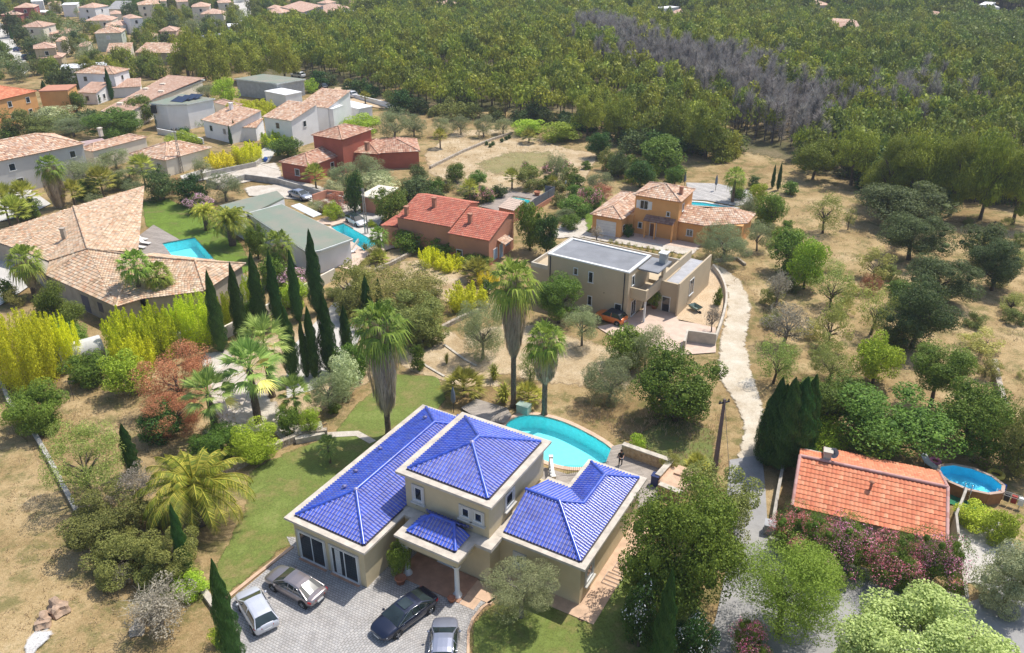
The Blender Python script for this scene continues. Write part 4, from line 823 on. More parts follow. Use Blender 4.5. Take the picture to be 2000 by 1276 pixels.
vh('pink-roofed house just beyond the pine ridge', [((1296, 28), (1338, 30), 12, 3.6, 'hip'), ((1278, 16), (1297, 18), 10, 4, 'flat', WHT)], wm=WHT, rm=PINK)
vh('white villa showing its pink roof among far pines', [((1474, 20), (1492, 20), 10, 4, 'hip')], wm=CRM, rm=PINK)
vh('pink villa among far pines', [((1584, 19), (1606, 19), 12, 4, 'hip', None, SALM), ((1590, 11), (1625, 9), 12, 4, 'hip')], wm=CRM, rm=PINK)
vh('long pale house in a far clearing', [((1612, 52), (1655, 55), 10, 3.6, 'shed')], wm=WHT, rm=OLD)
vh('peach-roofed house in a far clearing', [((1638, 64), (1686, 66), 13, 3.4, 'shed')], wm=CRM, rm=PINK)
vh('small white house half hidden by far pines', [((1518, 14), (1536, 13), 9, 4, 'flat', WHT)], wm=WHT)
vh('tiny pale house left of a dark cypress in the far pines', [((1497, 30), (1508, 30), 8, 3.6, 'hip')], wm=CRM, rm=PINK)
vh('white blocks of houses at the top right', [((1912, 9), (1934, 10), 14, 6, 'flat', WHT), ((1934, 12), (1954, 12), 14, 4, 'flat', WHT)], wm=WHT)
vh('far house with a pale roof on the right slope', [((1716, 36), (1732, 36), 9, 4, 'hip')], wm=WHT, rm=OLD)
vh('flat grey-roofed building by the pines below the straight road', [((404, 80), (475, 70), 12, 3.4, 'flat', BROOF)], wm=SALM)
vh('small salmon outbuilding with a pale flat roof behind the round cypress', [((700, 382), (741, 388), 6, 2.8, 'flat', CRM)], wm=SALM)
vh('low tiled house half hidden in the garden of the solar house', [((452, 210), (478, 205), 8, 3.2, 'hip')], wm=CRM, rm=PINK)
vh('tiny salmon shed beside the fenced pool terrace', [((972, 405), (1003, 412), 3.5, 2.0, 'shed')], wm=SALM, rm=PAVE2, name='shed')
for l, x, y, w_, zz_, rm_ in (('small pink-roofed house at the very top left corner', 92, 9, 26, 4, PINK), ('pale house with tan roof peeping out at the top between two cypresses', 300, 3, 26, 6, OLD), ('pink-roofed house just left of the straight road at the top', 425, 6, 28, 5, PINK), ('second pink-roofed house left of the straight road', 345, 4, 24, 5, PINK), ('white house between the tall white house and the pines', 445, 52, 22, 4, WHT), ('little pink-roofed house above the low beige one', 215, 28, 22, 4, PINK),
    ('cream house left of the straight white house with stepped roofs', 205, 52, 22, 4, OLD), ('pale cottage under the trees by the left road', 118, 66, 24, 3.5, PINK), ('pale house beside the peach house', 280, 75, 24, 4, OLD), ('white house behind the dark red house group', 60, 3, 24, 5, WHT), ('cream house over the crest right of the hipped one', 690, 8, 26, 4, PINK), ('long cream house over the crest in the top middle', 740, 6, 34, 4, OLD), ('pale house among dark trees right of the orange-roofed crest house', 935, 6, 28, 4, PINK),
    ('white far house at the top middle right', 1120, 3, 26, 5, WHT), ('pink far house at the top above the pine ridge', 1180, 8, 24, 4, PINK), ('cream far house right of the ridge houses', 1385, 10, 24, 4, PINK), ('small far house with pink roof at the upper right', 1765, 12, 26, 4, PINK), ('pale far house low on the right slope', 1832, 30, 22, 4, OLD), ('tiny cream house in the left village centre', 150, 92, 22, 3.5, PINK), ('cream cottage behind the tan two-block house', 108, 82, 20, 4, OLD)):
    vh(l, [((x, y), (x + w_, y - 1), 9, zz_, 'hip' if rm_ is not WHT else 'flat')], wm=CRM if rm_ is not WHT else WHT, rm=rm_)
# ------------------------------------------------------------------ walls, fences, poles
def wall(label, pts, h, th, m, name='garden_wall', z0=0):
    q = [V2(*p) for p in pts]; g = hgt(*q[0]); return tag(MB().bar(q, th, z0 + g - .2, g + h).build(name, m), label, 'wall')
LSTONE = cell_mat('dry_stone', [(.30, .24, .18), (.42, .36, .28), (.52, .46, .38), (.36, .28, .2)], 3.5)
CONCW = mat('concrete_wall', (.46, .43, .38), .9, .15, 1.2, .2, 12)
wall('grey block wall between the upper lane and the gravel yard', [(362, 362), (412, 345), (500, 327), (512, 318)], 1.0, .25, CONCW)
wall('long pale wall along the gravel yard of the red villa', [(405, 362), (428, 370), (480, 352), (540, 360), (690, 402), (720, 396)], 1.1, .25, CONCW)
wall('white balustrade wall below the solar house', [(309, 262), (352, 270), (398, 282)], 1.2, .25, WHT)
wall('white retaining wall running down from the car park to the palms', [(678, 188), (720, 200), (768, 214)], 1.0, .3, WHT)
wall('cream wall behind the row of cypresses', [(385, 672), (440, 662), (520, 620), (600, 575), (655, 545)], 1.5, .25, CRM)
wall('dry stone retaining wall at the foot of the sloping garden', [(340, 940), (440, 925), (470, 912), (540, 878), (590, 856), (640, 850)], .7, .5, LSTONE)
wall('stone edging of the gravel courtyard', [(400, 850), (470, 865), (540, 850), (560, 868)], .5, .5, LSTONE)
wall('long low stone edging between dry field and shrubs', [(-20, 690), (20, 790), (60, 835), (100, 905), (150, 1000), (215, 1110), (235, 1150)], .4, .35, CONCW)
wall('pale stone edging left of the cobbled driveway', [(385, 1140), (425, 1195), (450, 1230), (470, 1300)], .35, .45, STONE)
wall('dry stone wall bank along the waste plot', [(655, 590), (700, 545), (760, 520), (815, 492)], .5, .4, LSTONE)
wall('broken stone wall under the grey olive', [(860, 645), (900, 625), (955, 600)], .5, .4, LSTONE)
wall('old stone wall in the orchard at right', [(1960, 800), (1948, 755), (1940, 712)], .7, .5, LSTONE)
wall('stone terrace wall in the olive garden', [(840, 330), (900, 300), (960, 275), (1000, 262)], .5, .4, LSTONE)
wall('white kerb line beside the villa lawn', [(825, 712), (868, 737)], .15, .25, STONE, 'kerb')
wall('pale kerb line among the yuccas', [(868, 675), (905, 702), (930, 716)], .15, .25, STONE, 'kerb')
wall('pink wall behind the car by the round cypress', [(612, 398), (640, 388), (672, 392)], 1.5, .25, SALM)
wall('cream kerb between driveway and front lawn', [(914, 1300), (915, 1235), (924, 1210), (942, 1188), (968, 1170)], .12, .18, PAVE, 'kerb')
wall('long terracotta kerb between driveway and the left lawn', [(424, 1186), (500, 1125), (572, 1070)], .15, .28, PAVE, 'kerb')
wall('low wall round the yard of the orange villa', [(1395, 512), (1440, 508), (1455, 520)], .4, .3, LSTONE)
wall('grey wall with coping right of the modern house drive', [(700, 470), (680, 500)], .3, .2, CONCW)
# fenced terrace behind the farmhouse
f = empty('fence', (*V2(1065, 395), 0), 0, 'dark slatted panels round the small fenced pool terrace', 'fence'); o = Vector(f.location)
q = [V(x, y, 0) - o for x, y in ((1064, 388), (1083, 390), (1042, 415), (1035, 422))]
MB().bar([(p.x, p.y) for p in q], .2, -.2, .8).build('base_wall', SALM, f)
for a, b in zip(q, q[1:]):
    n = max(1, int((b - a).length / 2))
    for i in range(n):
        p1, p2 = a.lerp(b, i / n), a.lerp(b, (i + .94) / n); MB().bar([(p1.x, p1.y), (p2.x, p2.y)], .06, .85, 2.2).build('panel', mat('slate_panel', (.13, .14, .16)), f)
# villa deck wall of rubble stone with white coping
w = empty('stone_wall', (*hv(16.5, 24), 0), HA, 'rubble stone wall with white coping round the pool deck', 'wall'); RUB = cell_mat('rubble_stone', [(.40, .27, .13), (.52, .37, .2), (.34, .22, .11), (.58, .44, .27)], 5.5, (.45, .36, .25))
p = [(0, 0), (4.5, -.2), (4.25, -2.7)]
MB().bar(p, .42, -.1, 1.2).build('wall', RUB, w); MB().bar(p, .5, 1.2, 1.3).build('coping', STONE, w)
w = empty('stone_wall', (*hv(21.2, 20.6), 0), HA, 'short stub of rubble wall beside the curved steps', 'wall')
MB().bar([(0, 0), (1.9, -.2)], .42, -.1, 1.0).build('wall', RUB, w); MB().bar([(-.04, 0), (1.94, -.2)], .5, 1.0, 1.1).build('coping', STONE, w)
w = empty('curved_steps', (*hv(21.9, 22.2), 0), HA, 'salmon curved masonry steps beyond the deck wall', 'steps')
b = MB().lathe([(1.5, 0), (1.5, .9), (1.3, .95), (0, .95)], 24); b.build('drum', PAVE, w); MB().box(-.2, 1.6, .3, 1.5, .95, 1.1).build('slab', PAVE, w)
# railings
def railing(label, pts, h=1.0, loc=None):
    pts = [Vector((*hv(*p), 0)) for p in pts] if loc is None else [V(*p) for p in pts]
    o = pts[0]; r = empty('railing', o, 0, label, 'railing'); q = [p - o for p in pts]; b = MB()
    for z in (h, .12): b.tube([p + Vector((0, 0, z)) for p in q], .025, 5)
    b.build('rail', DARKF, r); b = MB()
    for a, c in zip(q, q[1:]):
        n = max(1, int((c - a).length / .16))
        for i in range(n + 1): s = a.lerp(c, i / n); b.tube([s + Vector((0, 0, .1)), s + Vector((0, 0, h))], .013, 4, cap=False)
    b.build('balusters', DARKF, r)
railing('dark iron railing along the near edge of the curved pool', [(13.3, 18.9), (14.6, 19.6), (15.6, 20.4), (16.3, 21.3)])
railing('short iron railing at the left end of the curved pool', [(4.3, 21.0), (4.3, 23.6), (4.8, 25.2)])
railing('thin iron railing on the raised stone plinth by the lawn path', [(588, 845), (608, 862), (640, 843)], .9, 1)
b = empty('balustrade', (*hv(12.0, 19.0), 0), HA - R(58), 'white stone balustrade beside the steps to the pool', 'balustrade')
s = MB().box(-.2, 2.6, -.14, .14, .2, .33); s.box(-.2, 2.6, -.13, .13, 1.15, 1.25); s.box(-.3, 0, -.18, .18, -.1, 1.4); s.box(2.4, 2.7, -.18, .18, -.1, 1.4); s.build('rail', WHITE, b)
for i in range(7): MB().lathe([(.1, .35), (.06, .45), (.11, .65), (.07, .9), (.09, 1.15)], 8, (i * .4, 0)).build('baluster', WHITE, b)
# plinth with clipped bush
tag(MB().box(-1.3, 1.3, -1.1, 1.1, -.1, .55).build('planter_wall', STONE, None, (*V2(604, 850), 0), R(20)), 'square stone planter under the clipped yellow-green ball', 'planter')
def pole(name, label, base, top, lattice=False):
    g = V(*base); hh = zat(base, top); r = empty(name, g, R(20), label, 'utility pole')
    if lattice:
        for sx, sy in ((1, 1), (1, -1), (-1, 1), (-1, -1)): MB().tube([(sx * .22, sy * .22, 0), (sx * .09, sy * .09, hh)], .05, 5).build('leg', mat('galvanised', (.30, .27, .24), .7), r)
        b = MB(); n = int(hh / .5)
        for i in range(n):
            z0, z1 = i * hh / n, (i + 1) * hh / n; a = .22 - .13 * i / n
            for s_ in (1, -1): b.tube([(-a, s_ * a, z0), (a, s_ * a, z1)], .025, 4); b.tube([(s_ * a, a, z0), (s_ * a, -a, z1)], .025, 4)
        b.build('lattice', mat('galvanised', ()), r)
    else:
        b = MB(); b.add([(-.2, -.13, 0), (.2, -.13, 0), (.2, .13, 0), (-.2, .13, 0), (-.09, -.08, hh), (.09, -.08, hh), (.09, .08, hh), (-.09, .08, hh)], [(0, 1, 5, 4), (1, 2, 6, 5), (2, 3, 7, 6), (3, 0, 4, 7), (4, 5, 6, 7)]); b.build('post', mat('pole_brown', (.20, .13, .12), .85, .1, 2), r)
    b = MB().box(-.5, .5, -.06, .06, hh - .35, hh - .25)
    for x in (-.42, 0, .42): b.lathe([(.05, hh - .25), (.07, hh - .15), (.04, hh - .05)], 8, (x, 0))
    b.build('crossarm', DARKF, r); return g + Vector((0, 0, hh))
pa = pole('utility_pole', 'brown concrete utility pole beside the dirt track', (1394, 930), (1409, 780))
pb = pole('utility_pole', 'lattice pole rising in front of the cream angular-roofed house', (356, 338), (343, 250), True)
pc = pole('utility_pole', 'lattice pole beside the long blue pool', (716, 458), (712, 368), True)
def cable(label, a, b, sag):
    pts = [a.lerp(b, t / 12) - Vector((0, 0, sag * 4 * (t / 12) * (1 - t / 12))) for t in range(13)]
    tag(MB().tube(pts, .02, 4).build('cable', DARKF), label, 'cable')
cable('thin cable from the brown pole down past the big round tree', pa, Vector((*V2(1422, 1290), 6.2)), .5)
cable('thin cable between the two lattice poles', pb, pc, 1.5)
for l, (x, y) in (('closed grey-blue parasol nearest the orange villa on the pale deck', (1336, 368)), ('closed grey-blue parasol standing in the middle of the pale deck', (1397, 374)), ('closed dark parasol behind the villa tower', (886, 806))):
    r = empty('parasol', (*V2(x, y), 0), 0, l, 'parasol'); MB().tube([(0, 0, 0), (0, 0, 2.9)], .04, 6).build('pole', DARKF, r); MB().lathe([(.1, 1.1), (.24, 1.4), (.2, 2.2), (.04, 2.9)], 10).build('canopy', mat('slate_canvas', (.16, .19, .24)), r)
# ------------------------------------------------------------------ CARS
def paint(name, c, metal=.4): 
    if name in _M: return _M[name]
    m, t, b = nodes(name); b.inputs['Base Color'].default_value = (*c, 1); b.inputs['Metallic'].default_value = metal; b.inputs['Roughness'].default_value = .35
    b.inputs['Coat Weight'].default_value = 1; b.inputs['Coat Roughness'].default_value = .03
    t.links.new(ramp(t, noise(t, 1.5, 3), [(.3, tuple(x * .93 for x in c)), (.7, c)]), b.inputs['Base Color']); _M[name] = m; return m
TYRE = mat('tyre_rubber', (.02, .02, .02), .8); RIM = mat('alloy', (.45, .45, .46), .35, .05, metal=.8); CGL = glass_mat('car_glass', (.03, .045, .045), .04); LAMPR = mat('red_lens', (.45, .02, .02), .25, .05); LAMPW = mat('clear_lens', (.6, .62, .65), .15, .05); CHROME = mat('chrome', (.7, .7, .7), .15, .02, metal=1); PLATE = mat('plate_white', (.7, .7, .68), .5)
CARS = {
 'sedan': dict(L=4.85, W=1.86, H=1.45, belt=.93, wb=(.78 + .1, 3.75), sect=[(0, .62, .80, .72), (.10, .45, .92, .88), (.5, .25, .96, .95), (1.4, .2, .98, 1), (3.2, .2, .95, 1), (3.9, .22, .90, .98), (4.5, .28, .80, .92), (4.75, .38, .68, .80), (4.85, .45, .60, .66)], gh=[(.42, 0), (1.35, .90), (1.7, 1), (2.4, 1.04), (2.85, .94), (3.72, 0)], tl=.85),
 'hatch': dict(L=4.25, W=1.78, H=1.45, belt=.92, wb=(.72, 3.30), sect=[(0, .45, .84, .80), (.08, .3, .93, .92), (.5, .22, .97, .98), (1.4, .2, .97, 1), (2.9, .2, .94, 1), (3.5, .22, .88, .97), (4.0, .3, .76, .90), (4.18, .4, .64, .78), (4.25, .46, .58, .66)], gh=[(.06, 0), (.55, .92), (.9, 1), (2.0, 1.03), (2.45, .93), (3.25, 0)], tl=.9),
 'mini': dict(L=3.75, W=1.7, H=1.50, belt=.92, wb=(.62, 2.95), sect=[(0, .4, .86, .82), (.08, .3, .95, .92), (.5, .22, .98, .98), (1.4, .2, .98, 1), (2.5, .2, .96, 1), (3.1, .22, .90, .97), (3.55, .3, .78, .90), (3.7, .42, .66, .78), (3.75, .48, .6, .66)], gh=[(.12, 0), (.45, .78), (.85, 1), (1.7, 1.03), (2.15, .92), (2.75, 0)], tl=.9),
 'suv': dict(L=4.6, W=1.88, H=1.72, belt=1.08, wb=(.85, 3.6), sect=[(0, .5, .98, .84), (.08, .35, 1.06, .94), (.5, .3, 1.1, .99), (1.4, .28, 1.1, 1), (3.0, .28, 1.08, 1), (3.8, .3, 1.02, .97), (4.3, .4, .9, .9), (4.52, .5, .78, .8), (4.6, .55, .7, .68)], gh=[(.1, 0), (.35, .8), (.8, 1), (2.4, 1.03), (2.9, .92), (3.5, 0)], tl=.9)}
def car(label, kind, rear, front, pm, roofm=None, group=None, low=False, name='car', roofglass=False):
    a, b_ = V(*rear), V(*front); D = Vector((b_.x - a.x, b_.y - a.y)); ang = math.atan2(D.y, D.x); c = CARS[kind]; mid = (a + b_) / 2; L, W, Hh, belt = c['L'], c['W'], c['H'], c['belt']
    r = empty(name, (mid.x, mid.y, mid.z + .02), ang, label, 'car', group); s = c.get('s', 1); X = lambda x: x - L / 2
    b = MB(); vs = []; prof = [(.80, 0, 0), (.97, 0, .10), (1.0, .4, 0), (.985, .8, 0), (.93, .97, 0), (.8, 1, .02), (.4, 1, .05), (0, 1, .06)]
    st = []
    for i in range(len(c['sect']) - 1):
        p, q = c['sect'][i], c['sect'][i + 1]; k = 3
        st += [tuple(p[j] + (q[j] - p[j]) * t / k for j in range(4)) for t in range(k)]
    st.append(c['sect'][-1])
    for x, zl, zb, wd in st:
        row = []
        for f, g, dz in prof: row.append((X(x), f * wd * W / 2, zl + (zb - zl) * g + dz * (1 if f < .9 else 1)))
        vs += row + [(p[0], -p[1], p[2]) for p in row[:-1][::-1]]
    n = 2 * len(prof) - 1; fs = [(i * n + j, i * n + j + 1, (i + 1) * n + j + 1, (i + 1) * n + j) for i in range(len(st) - 1) for j in range(n - 1)]
    fs += [tuple(range(n - 1, -1, -1)), tuple((len(st) - 1) * n + j for j in range(n))] + [(i * n + n - 1, i * n, (i + 1) * n, (i + 1) * n + n - 1) for i in range(len(st) - 1)]
    b.add(vs, fs, 0, smooth=True); b.build('body', pm, r)
    # cabin: glass band and painted roof
    rows = []; gh = c['gh']; rh = Hh - belt
    for x, t in gh:
        zt = belt + rh * t / 1.03 + (.03 if t == 0 else 0); t2 = min(t, 1); wb_ = W / 2 * .93; wt = W / 2 * (.93 - .26 * t2)
        rows.append([(X(x), wb_, belt - .01), (X(x), wb_ + (wt - wb_) * .86, belt + (zt - belt) * .86), (X(x), wt * .92, zt - .015 * t2), (X(x), wt * .5, zt + .015 * t2), (X(x), 0, zt + .02 * t2)])
    def half(sg):
        return [[(p[0], p[1] * sg, p[2]) for p in row] for row in rows]
    g0, g1, rf, sl, sr = MB(), MB(), MB(), MB(), MB()
    for sg in (1, -1):
        R2 = half(sg)
        for i in range(len(R2) - 1):
            for j in range(4):
                q = (R2[i][j], R2[i + 1][j], R2[i + 1][j + 1], R2[i][j + 1]); q = q if sg > 0 else q[::-1]
                wind = (j >= 2 and (i == 0 or i == len(R2) - 2))
                tgt = (sl if sg > 0 else sr) if j == 0 else ((g0 if i == 0 else g1) if wind else rf)
                tgt.add(q, [(0, 1, 2, 3)], 0, smooth=(j > 1))
    g1.build('windscreen', CGL, r); g0.build('rear_window', CGL, r); rf.build('roof', roofm or pm, r); sl.build('side_window', CGL, r); sr.build('side_window', CGL, r)
    b = MB()
    xs_ = gh[2][0] + (gh[-2][0] - gh[2][0]) * .5
    for sg in (1, -1):
        for x in ((xs_,) if kind in ('hatch', 'mini') else (xs_, gh[1][0] + .35)):
            y0, y1 = W / 2 * .935, W / 2 * .71; b.tube([(X(x), sg * y0, belt), (X(x + .02), sg * y1, Hh - .09)], .035, 4)
    b.build('door_pillar', pm, r)
    if roofglass: MB().box(X(gh[2][0] + .2), X(gh[-2][0] - .15), -.42, .42, Hh + .0, Hh + .035).build('sunroof', CGL, r)
    if not low:
        for wx in c['wb']:
            for sg in (1, -1):
                w = empty('wheel', (X(wx), sg * (W / 2 - .1), .33), 0, parent=r); w.rotation_euler = (R(90), 0, 0)
                MB().lathe([(.20, -.12), (.33, -.11), (.345, -.06), (.345, .06), (.33, .11), (.20, .12)], 20).build('tyre', TYRE, w)
                k = MB().lathe([(.215, .118), (.2, .06), (.0, .06)], 20) if sg < 0 else MB().lathe([(.215, -.118), (.2, -.06), (0, -.06)], 20)
                z_ = -sg
                for a_ in range(5):
                    t = 6.2832 * a_ / 5; k.tube([(0, 0, z_ * .11), (.2 * math.cos(t), .2 * math.sin(t), z_ * .115)], .028, 5)
                k.build('rim', RIM, w)
                MB().tube([(0, 0, -z_ * .04), (0, 0, z_ * .095)], [.40, .40], 20).build('wheel_arch', TYRE, w)
    hw = W / 2
    for sg in (1, -1):
        b = MB(); y0, y1 = sorted((sg * hw * .5, sg * hw * .84)); xr = c['sect'][1][0]; zb = c['sect'][1][2]
        b.add([(X(-.012), sg * hw * .42, zb - .22), (X(-.012), sg * hw * .42, zb - .08), (X(.10), sg * hw * .90, zb - .06), (X(.10), sg * hw * .90, zb - .24), (X(.06), sg * hw * .42, zb - .22), (X(.06), sg * hw * .42, zb - .05), (X(.34), sg * hw * .97, zb - .08), (X(.34), sg * hw * .97, zb - .2)], [(0, 1, 2, 3), (3, 2, 6, 7), (1, 5, 6, 2), (0, 3, 7, 4)]); b.build('taillight', LAMPR, r)
        b = MB(); b.add([(X(L - .08), sg * hw * .42, .56), (X(L - .10), sg * hw * .42, .67), (X(L - .38), sg * hw * .86, .76), (X(L - .26), sg * hw * .88, .60)], [(0, 1, 2, 3)]); b.add([(X(L - .07), sg * hw * .40, .55), (X(L - .12), sg * hw * .40, .69), (X(L - .5), sg * hw * .80, .83), (X(L - .24), sg * hw * .92, .60)], [(0, 1, 2, 3)]); b.build('headlight', LAMPW, r)
        mx = X(gh[-1][0] - .35); MB().lathe([(0, -.06), (.09, -.05), (.1, .03), (0, .07)], 8).build('mirror', pm, r, (mx, sg * (hw + .1), belt + .03)); 
    MB().box(X(-.03), X(.02), -.27, .27, .50, .62).build('number_plate', PLATE, r); MB().box(X(L - .02), X(L + .02), -.27, .27, .36, .47).build('number_plate', PLATE, r)
    b = MB()
    for i in range(3): b.box(X(L - .05), X(L + .012), -.5, .5, .50 + i * .05, .52 + i * .05)
    b.build('grille', CHROME, r)
    if kind == 'sedan':
        b = MB()
        for sg in (1, -1): b.tube([(X(gh[0][0] + .35), sg * hw * .945, belt + .02), (X(gh[-1][0] - .1), sg * hw * .945, belt)], .014, 4); b.tube([(X(gh[0][0] + .4), sg * hw * .94, belt + .02), (X(gh[1][0] + .2), sg * hw * .73, belt + rh * .80), (X(gh[3][0]), sg * hw * .70, belt + rh * .9), (X(gh[-1][0] - .1), sg * hw * .93, belt + .02)], .014, 4)
        b.build('window_trim', CHROME, r)
    return r
car('taupe silver four-door saloon parked beside the garage wing', 'sedan', (630, 1184), (530, 1128), paint('taupe_silver', (.30, .26, .26), .6))
car('silver-white three-door hatchback partly behind the front cypress', 'hatch', (524, 1237), (483, 1168), paint('silver_white', (.62, .63, .68), .3))
car('dark blue four-door saloon with sunroof in front of the porch', 'sedan', (836, 1178), (744, 1246), paint('midnight_blue', (.012, .018, .045), .5), roofglass=True)
car('grey-blue silver saloon cut off by the bottom edge of the frame', 'sedan', (864, 1320), (870, 1236), paint('blue_silver', (.34, .36, .44), .6))
car('small orange car with black soft top beside the modern house', 'mini', (1214, 634), (1172, 621), paint('orange_paint', (.75, .17, .02), .1), mat('soft_top', (.03, .03, .035), .7))
car('white car with black roof parked at the head of the long pool', 'hatch', (682, 431), (712, 446), paint('white_car', (.7, .7, .72), .1), CGL)
car('silver grey car behind the green flat roof', 'sedan', (574, 383), (601, 392), paint('silver_grey', (.38, .40, .46), .6))
car('black car in the sandy car park by the white houses', 'suv', (634, 177), (621, 173), paint('black_paint', (.012, .014, .02)), low=False)
car('white car with open rear near the garden palms', 'suv', (691, 192), (676, 188), paint('white_car', ()), low=False)
car('white van-like car behind the green-roofed grey house', 'suv', (590, 153), (574, 151), paint('white_car', ()), low=False)
car('blue car parked on the left road beside a low wall', 'hatch', (30, 104), (38, 97), paint('blue_paint', (.02, .05, .2)))
car('dark blue car under the carport of the tan house', 'suv', (52, 117), (66, 115), paint('navy_paint', (.012, .02, .09)))
car('blue car between cottage-like roofs below the straight road', 'suv', (497, 50), (506, 50), paint('blue_paint', ()))
# ------------------------------------------------------------------ PERSON on the pool deck
def skin_chain(segs, name, ms, parent, mat_of=None, sub=1):
    """one continuous skinned surface over a tree of joints: segs = [(i,j)], joints with radii"""
    js, es = segs; me = bpy.data.meshes.new(name); me.from_pydata([j[:3] for j in js], es, []); o = link(name, me, parent)
    mo = o.modifiers.new('skin', 'SKIN'); mo.use_smooth_shade = True
    for i, j in enumerate(js): me.skin_vertices[0].data[i].radius = (j[3], j[3] * (j[4] if len(j) > 4 else 1))
    me.skin_vertices[0].data[0].use_root = True
    o.modifiers.new('sub', 'SUBSURF').levels = sub; o.modifiers['sub'].render_levels = sub
    dg = bpy.context.evaluated_depsgraph_get(); dg.update(); m2 = bpy.data.meshes.new_from_object(o.evaluated_get(dg)); o.modifiers.clear(); o.data = m2; m2.materials.clear()
    for m in ms: m2.materials.append(m)
    for p in m2.polygons:
        p.use_smooth = True; p.material_index = mat_of(p.center) if mat_of else 0
    return o
def person():
    g = Vector((*hv(17.0, 22.4), .02)); s = 1.0; r = empty('person', g, R(8), 'person in black T-shirt and dark jeans looking down at a controller on the deck', 'person')
    SK = mat('skin', (.50, .27, .18), .55, .05); SH = mat('black_shirt', (.015, .015, .018), .8); JE = mat('dark_jeans', (.025, .03, .045), .8); SHO = mat('white_shoes', (.6, .6, .6), .6)
    J = [(0, 0, .93, .145, .8), (0, 0, 1.12, .15, .75), (0, 0, 1.32, .175, .7), (0, -.01, 1.46, .10, .9), (0, -.02, 1.53, .058), (0, -.05, 1.62, .085, 1.1), (0, -.06, 1.72, .09, 1.1)]
    E = [(i, i + 1) for i in range(6)]
    for q in (-1, 1):
        b = len(J); J += [(q * .10, 0, .82, .10), (q * .12, -.01, .50, .065), (q * .12, .02, .12, .045), (q * .13, -.02, .05, .045), (q * .14, -.14, .035, .04)]; E += [(0, b), (b, b + 1), (b + 1, b + 2), (b + 2, b + 3), (b + 3, b + 4)]
        b = len(J); J += [(q * .20, 0, 1.42, .062), (q * .27, .02, 1.14, .045), (q * .14, -.22, 1.08, .034), (q * .10, -.27, 1.09, .036, .6)]; E += [(2, b), (b, b + 1), (b + 1, b + 2), (b + 2, b + 3)]
        w = b + 3
        for k, (dx, ln) in enumerate(((-.03, .07), (-.01, .08), (.012, .075), (.032, .06))):
            c = len(J); J += [(q * .10 + dx, -.30, 1.10, .010), (q * .10 + dx * 1.1 - q * .02, -.30 - ln * .6, 1.105, .009), (q * .10 + dx * 1.1 - q * .035, -.30 - ln * .7, 1.07, .008)]; E += [(w, c), (c, c + 1), (c + 1, c + 2)]
        c = len(J); J += [(q * .065, -.29, 1.12, .011), (q * .045, -.32, 1.125, .009)]; E += [(w, c), (c, c + 1)]
    def mo(c):
        if c.z < .09: return 3
        if c.z < .95 and c.y > -.2: return 2
        if c.z < 1.5 and abs(c.x) < .26 and c.y > -.12 and c.z > .9 and not (c.z < 1.2 and abs(c.x) > .2): return 1
        return 0
    skin_chain((J, E), 'body', [SK, SH, JE, SHO], r, mo)
    MB().lathe([(.10, 1.66), (.108, 1.72), (.10, 1.79), (.06, 1.83), (0, 1.845)], 14).build('hair', mat('dark_hair', (.03, .02, .015), .7), r, (0, -.045, 0))
    MB().tube([(0, -.14, 1.70), (0, -.175, 1.66), (0, -.15, 1.655)], [.012, .018, .012], 6).build('nose', SK, r)
    for q in (-1, 1):
        MB().lathe([(0, -.012), (.012, 0), (0, .012)], 8).build('eye', SH, r, (q * .035, -.155, 1.705)); MB().lathe([(0, -.03), (.018, 0), (0, .03)], 8).build('ear', SK, r, (q * .1, -.05, 1.69))
    MB().box(-.03, .03, -.155, -.148, 1.622, 1.632).build('mouth', mat('lips', (.35, .12, .1)), r)
    c = MB().box(-.085, .085, -.40, -.29, 1.07, 1.11); c.tube([(-.05, -.39, 1.1), (-.05, -.43, 1.2)], .008, 5); c.tube([(.05, -.39, 1.1), (.05, -.43, 1.2)], .008, 5)
    tag(c.build('controller', mat('controller_grey', (.25, .25, .27), .5), None, g, R(8)), 'grey remote controller held in both hands by the person', 'controller')
person()
# ------------------------------------------------------------------ POTS, BINS, POOL THINGS, BOULDERS ...
CLAY = mat('terracotta_pot', (.45, .18, .10), .85, .12, 4)
def pot(label, px, s=1, plant=None):
    r = empty('plant_pot', V(*px), 0, label, 'plant pot'); r.scale = (s,) * 3
    MB().lathe([(0, 0), (.26, 0), (.38, .5), (.42, .5), (.42, .6), (.36, .6), (.34, .5), (0, .5)], 18).build('pot', CLAY, r); return r
pot('large terracotta pot at the left porch column', (783, 1140), 1.0); pot('small terracotta pot with low cactus at the right porch column', (882, 1176), .7)
pot('red pot at the back corner of the small pool terrace', (1049, 383), 1.3); pot('red pot left of the orange villa door', (1262, 459), 1.0); pot('red pot right of the orange villa door', (1287, 460), 1.0); pot('pot with a young tree under the corner balcony', (1278, 604), 1.0)
pot('pale pot at the right end of the oleander bed', (1862, 1148), 1.1)
tag(MB().box(-.3, .3, -.3, .3, 0, 1.15).box(-.34, .34, -.34, .34, 1.15, 1.22).build('bin', mat('navy_lacquer', (.02, .035, .13), .4), None, V(1279, 950), HA), 'dark blue square bin against the rubble wall', 'bin')
b = MB().box(-.4, .4, -.35, .35, 0, 1.0); b.add([(-.42, -.37, 1.0), (.42, -.37, 1.0), (.42, .37, 1.12), (-.42, .37, 1.12)], [(0, 1, 2, 3)]); b.tube([(-.45, .38, .12), (.45, .38, .12)], .1, 10)
tag(b.build('bin', mat('bin_grey', (.35, .36, .38), .5), None, V(1501, 1042), R(-20)), 'grey wheelie bin standing by the asphalt lane', 'bin')
tag(MB().tube([(0, -.0, .5), (.0, .9, .5)], .42, 14).build('drum', mat('blue_plastic', (.02, .12, .5), .5), None, V(517, 318), 0), 'blue plastic drum on the concrete lane by the trees', 'drum')
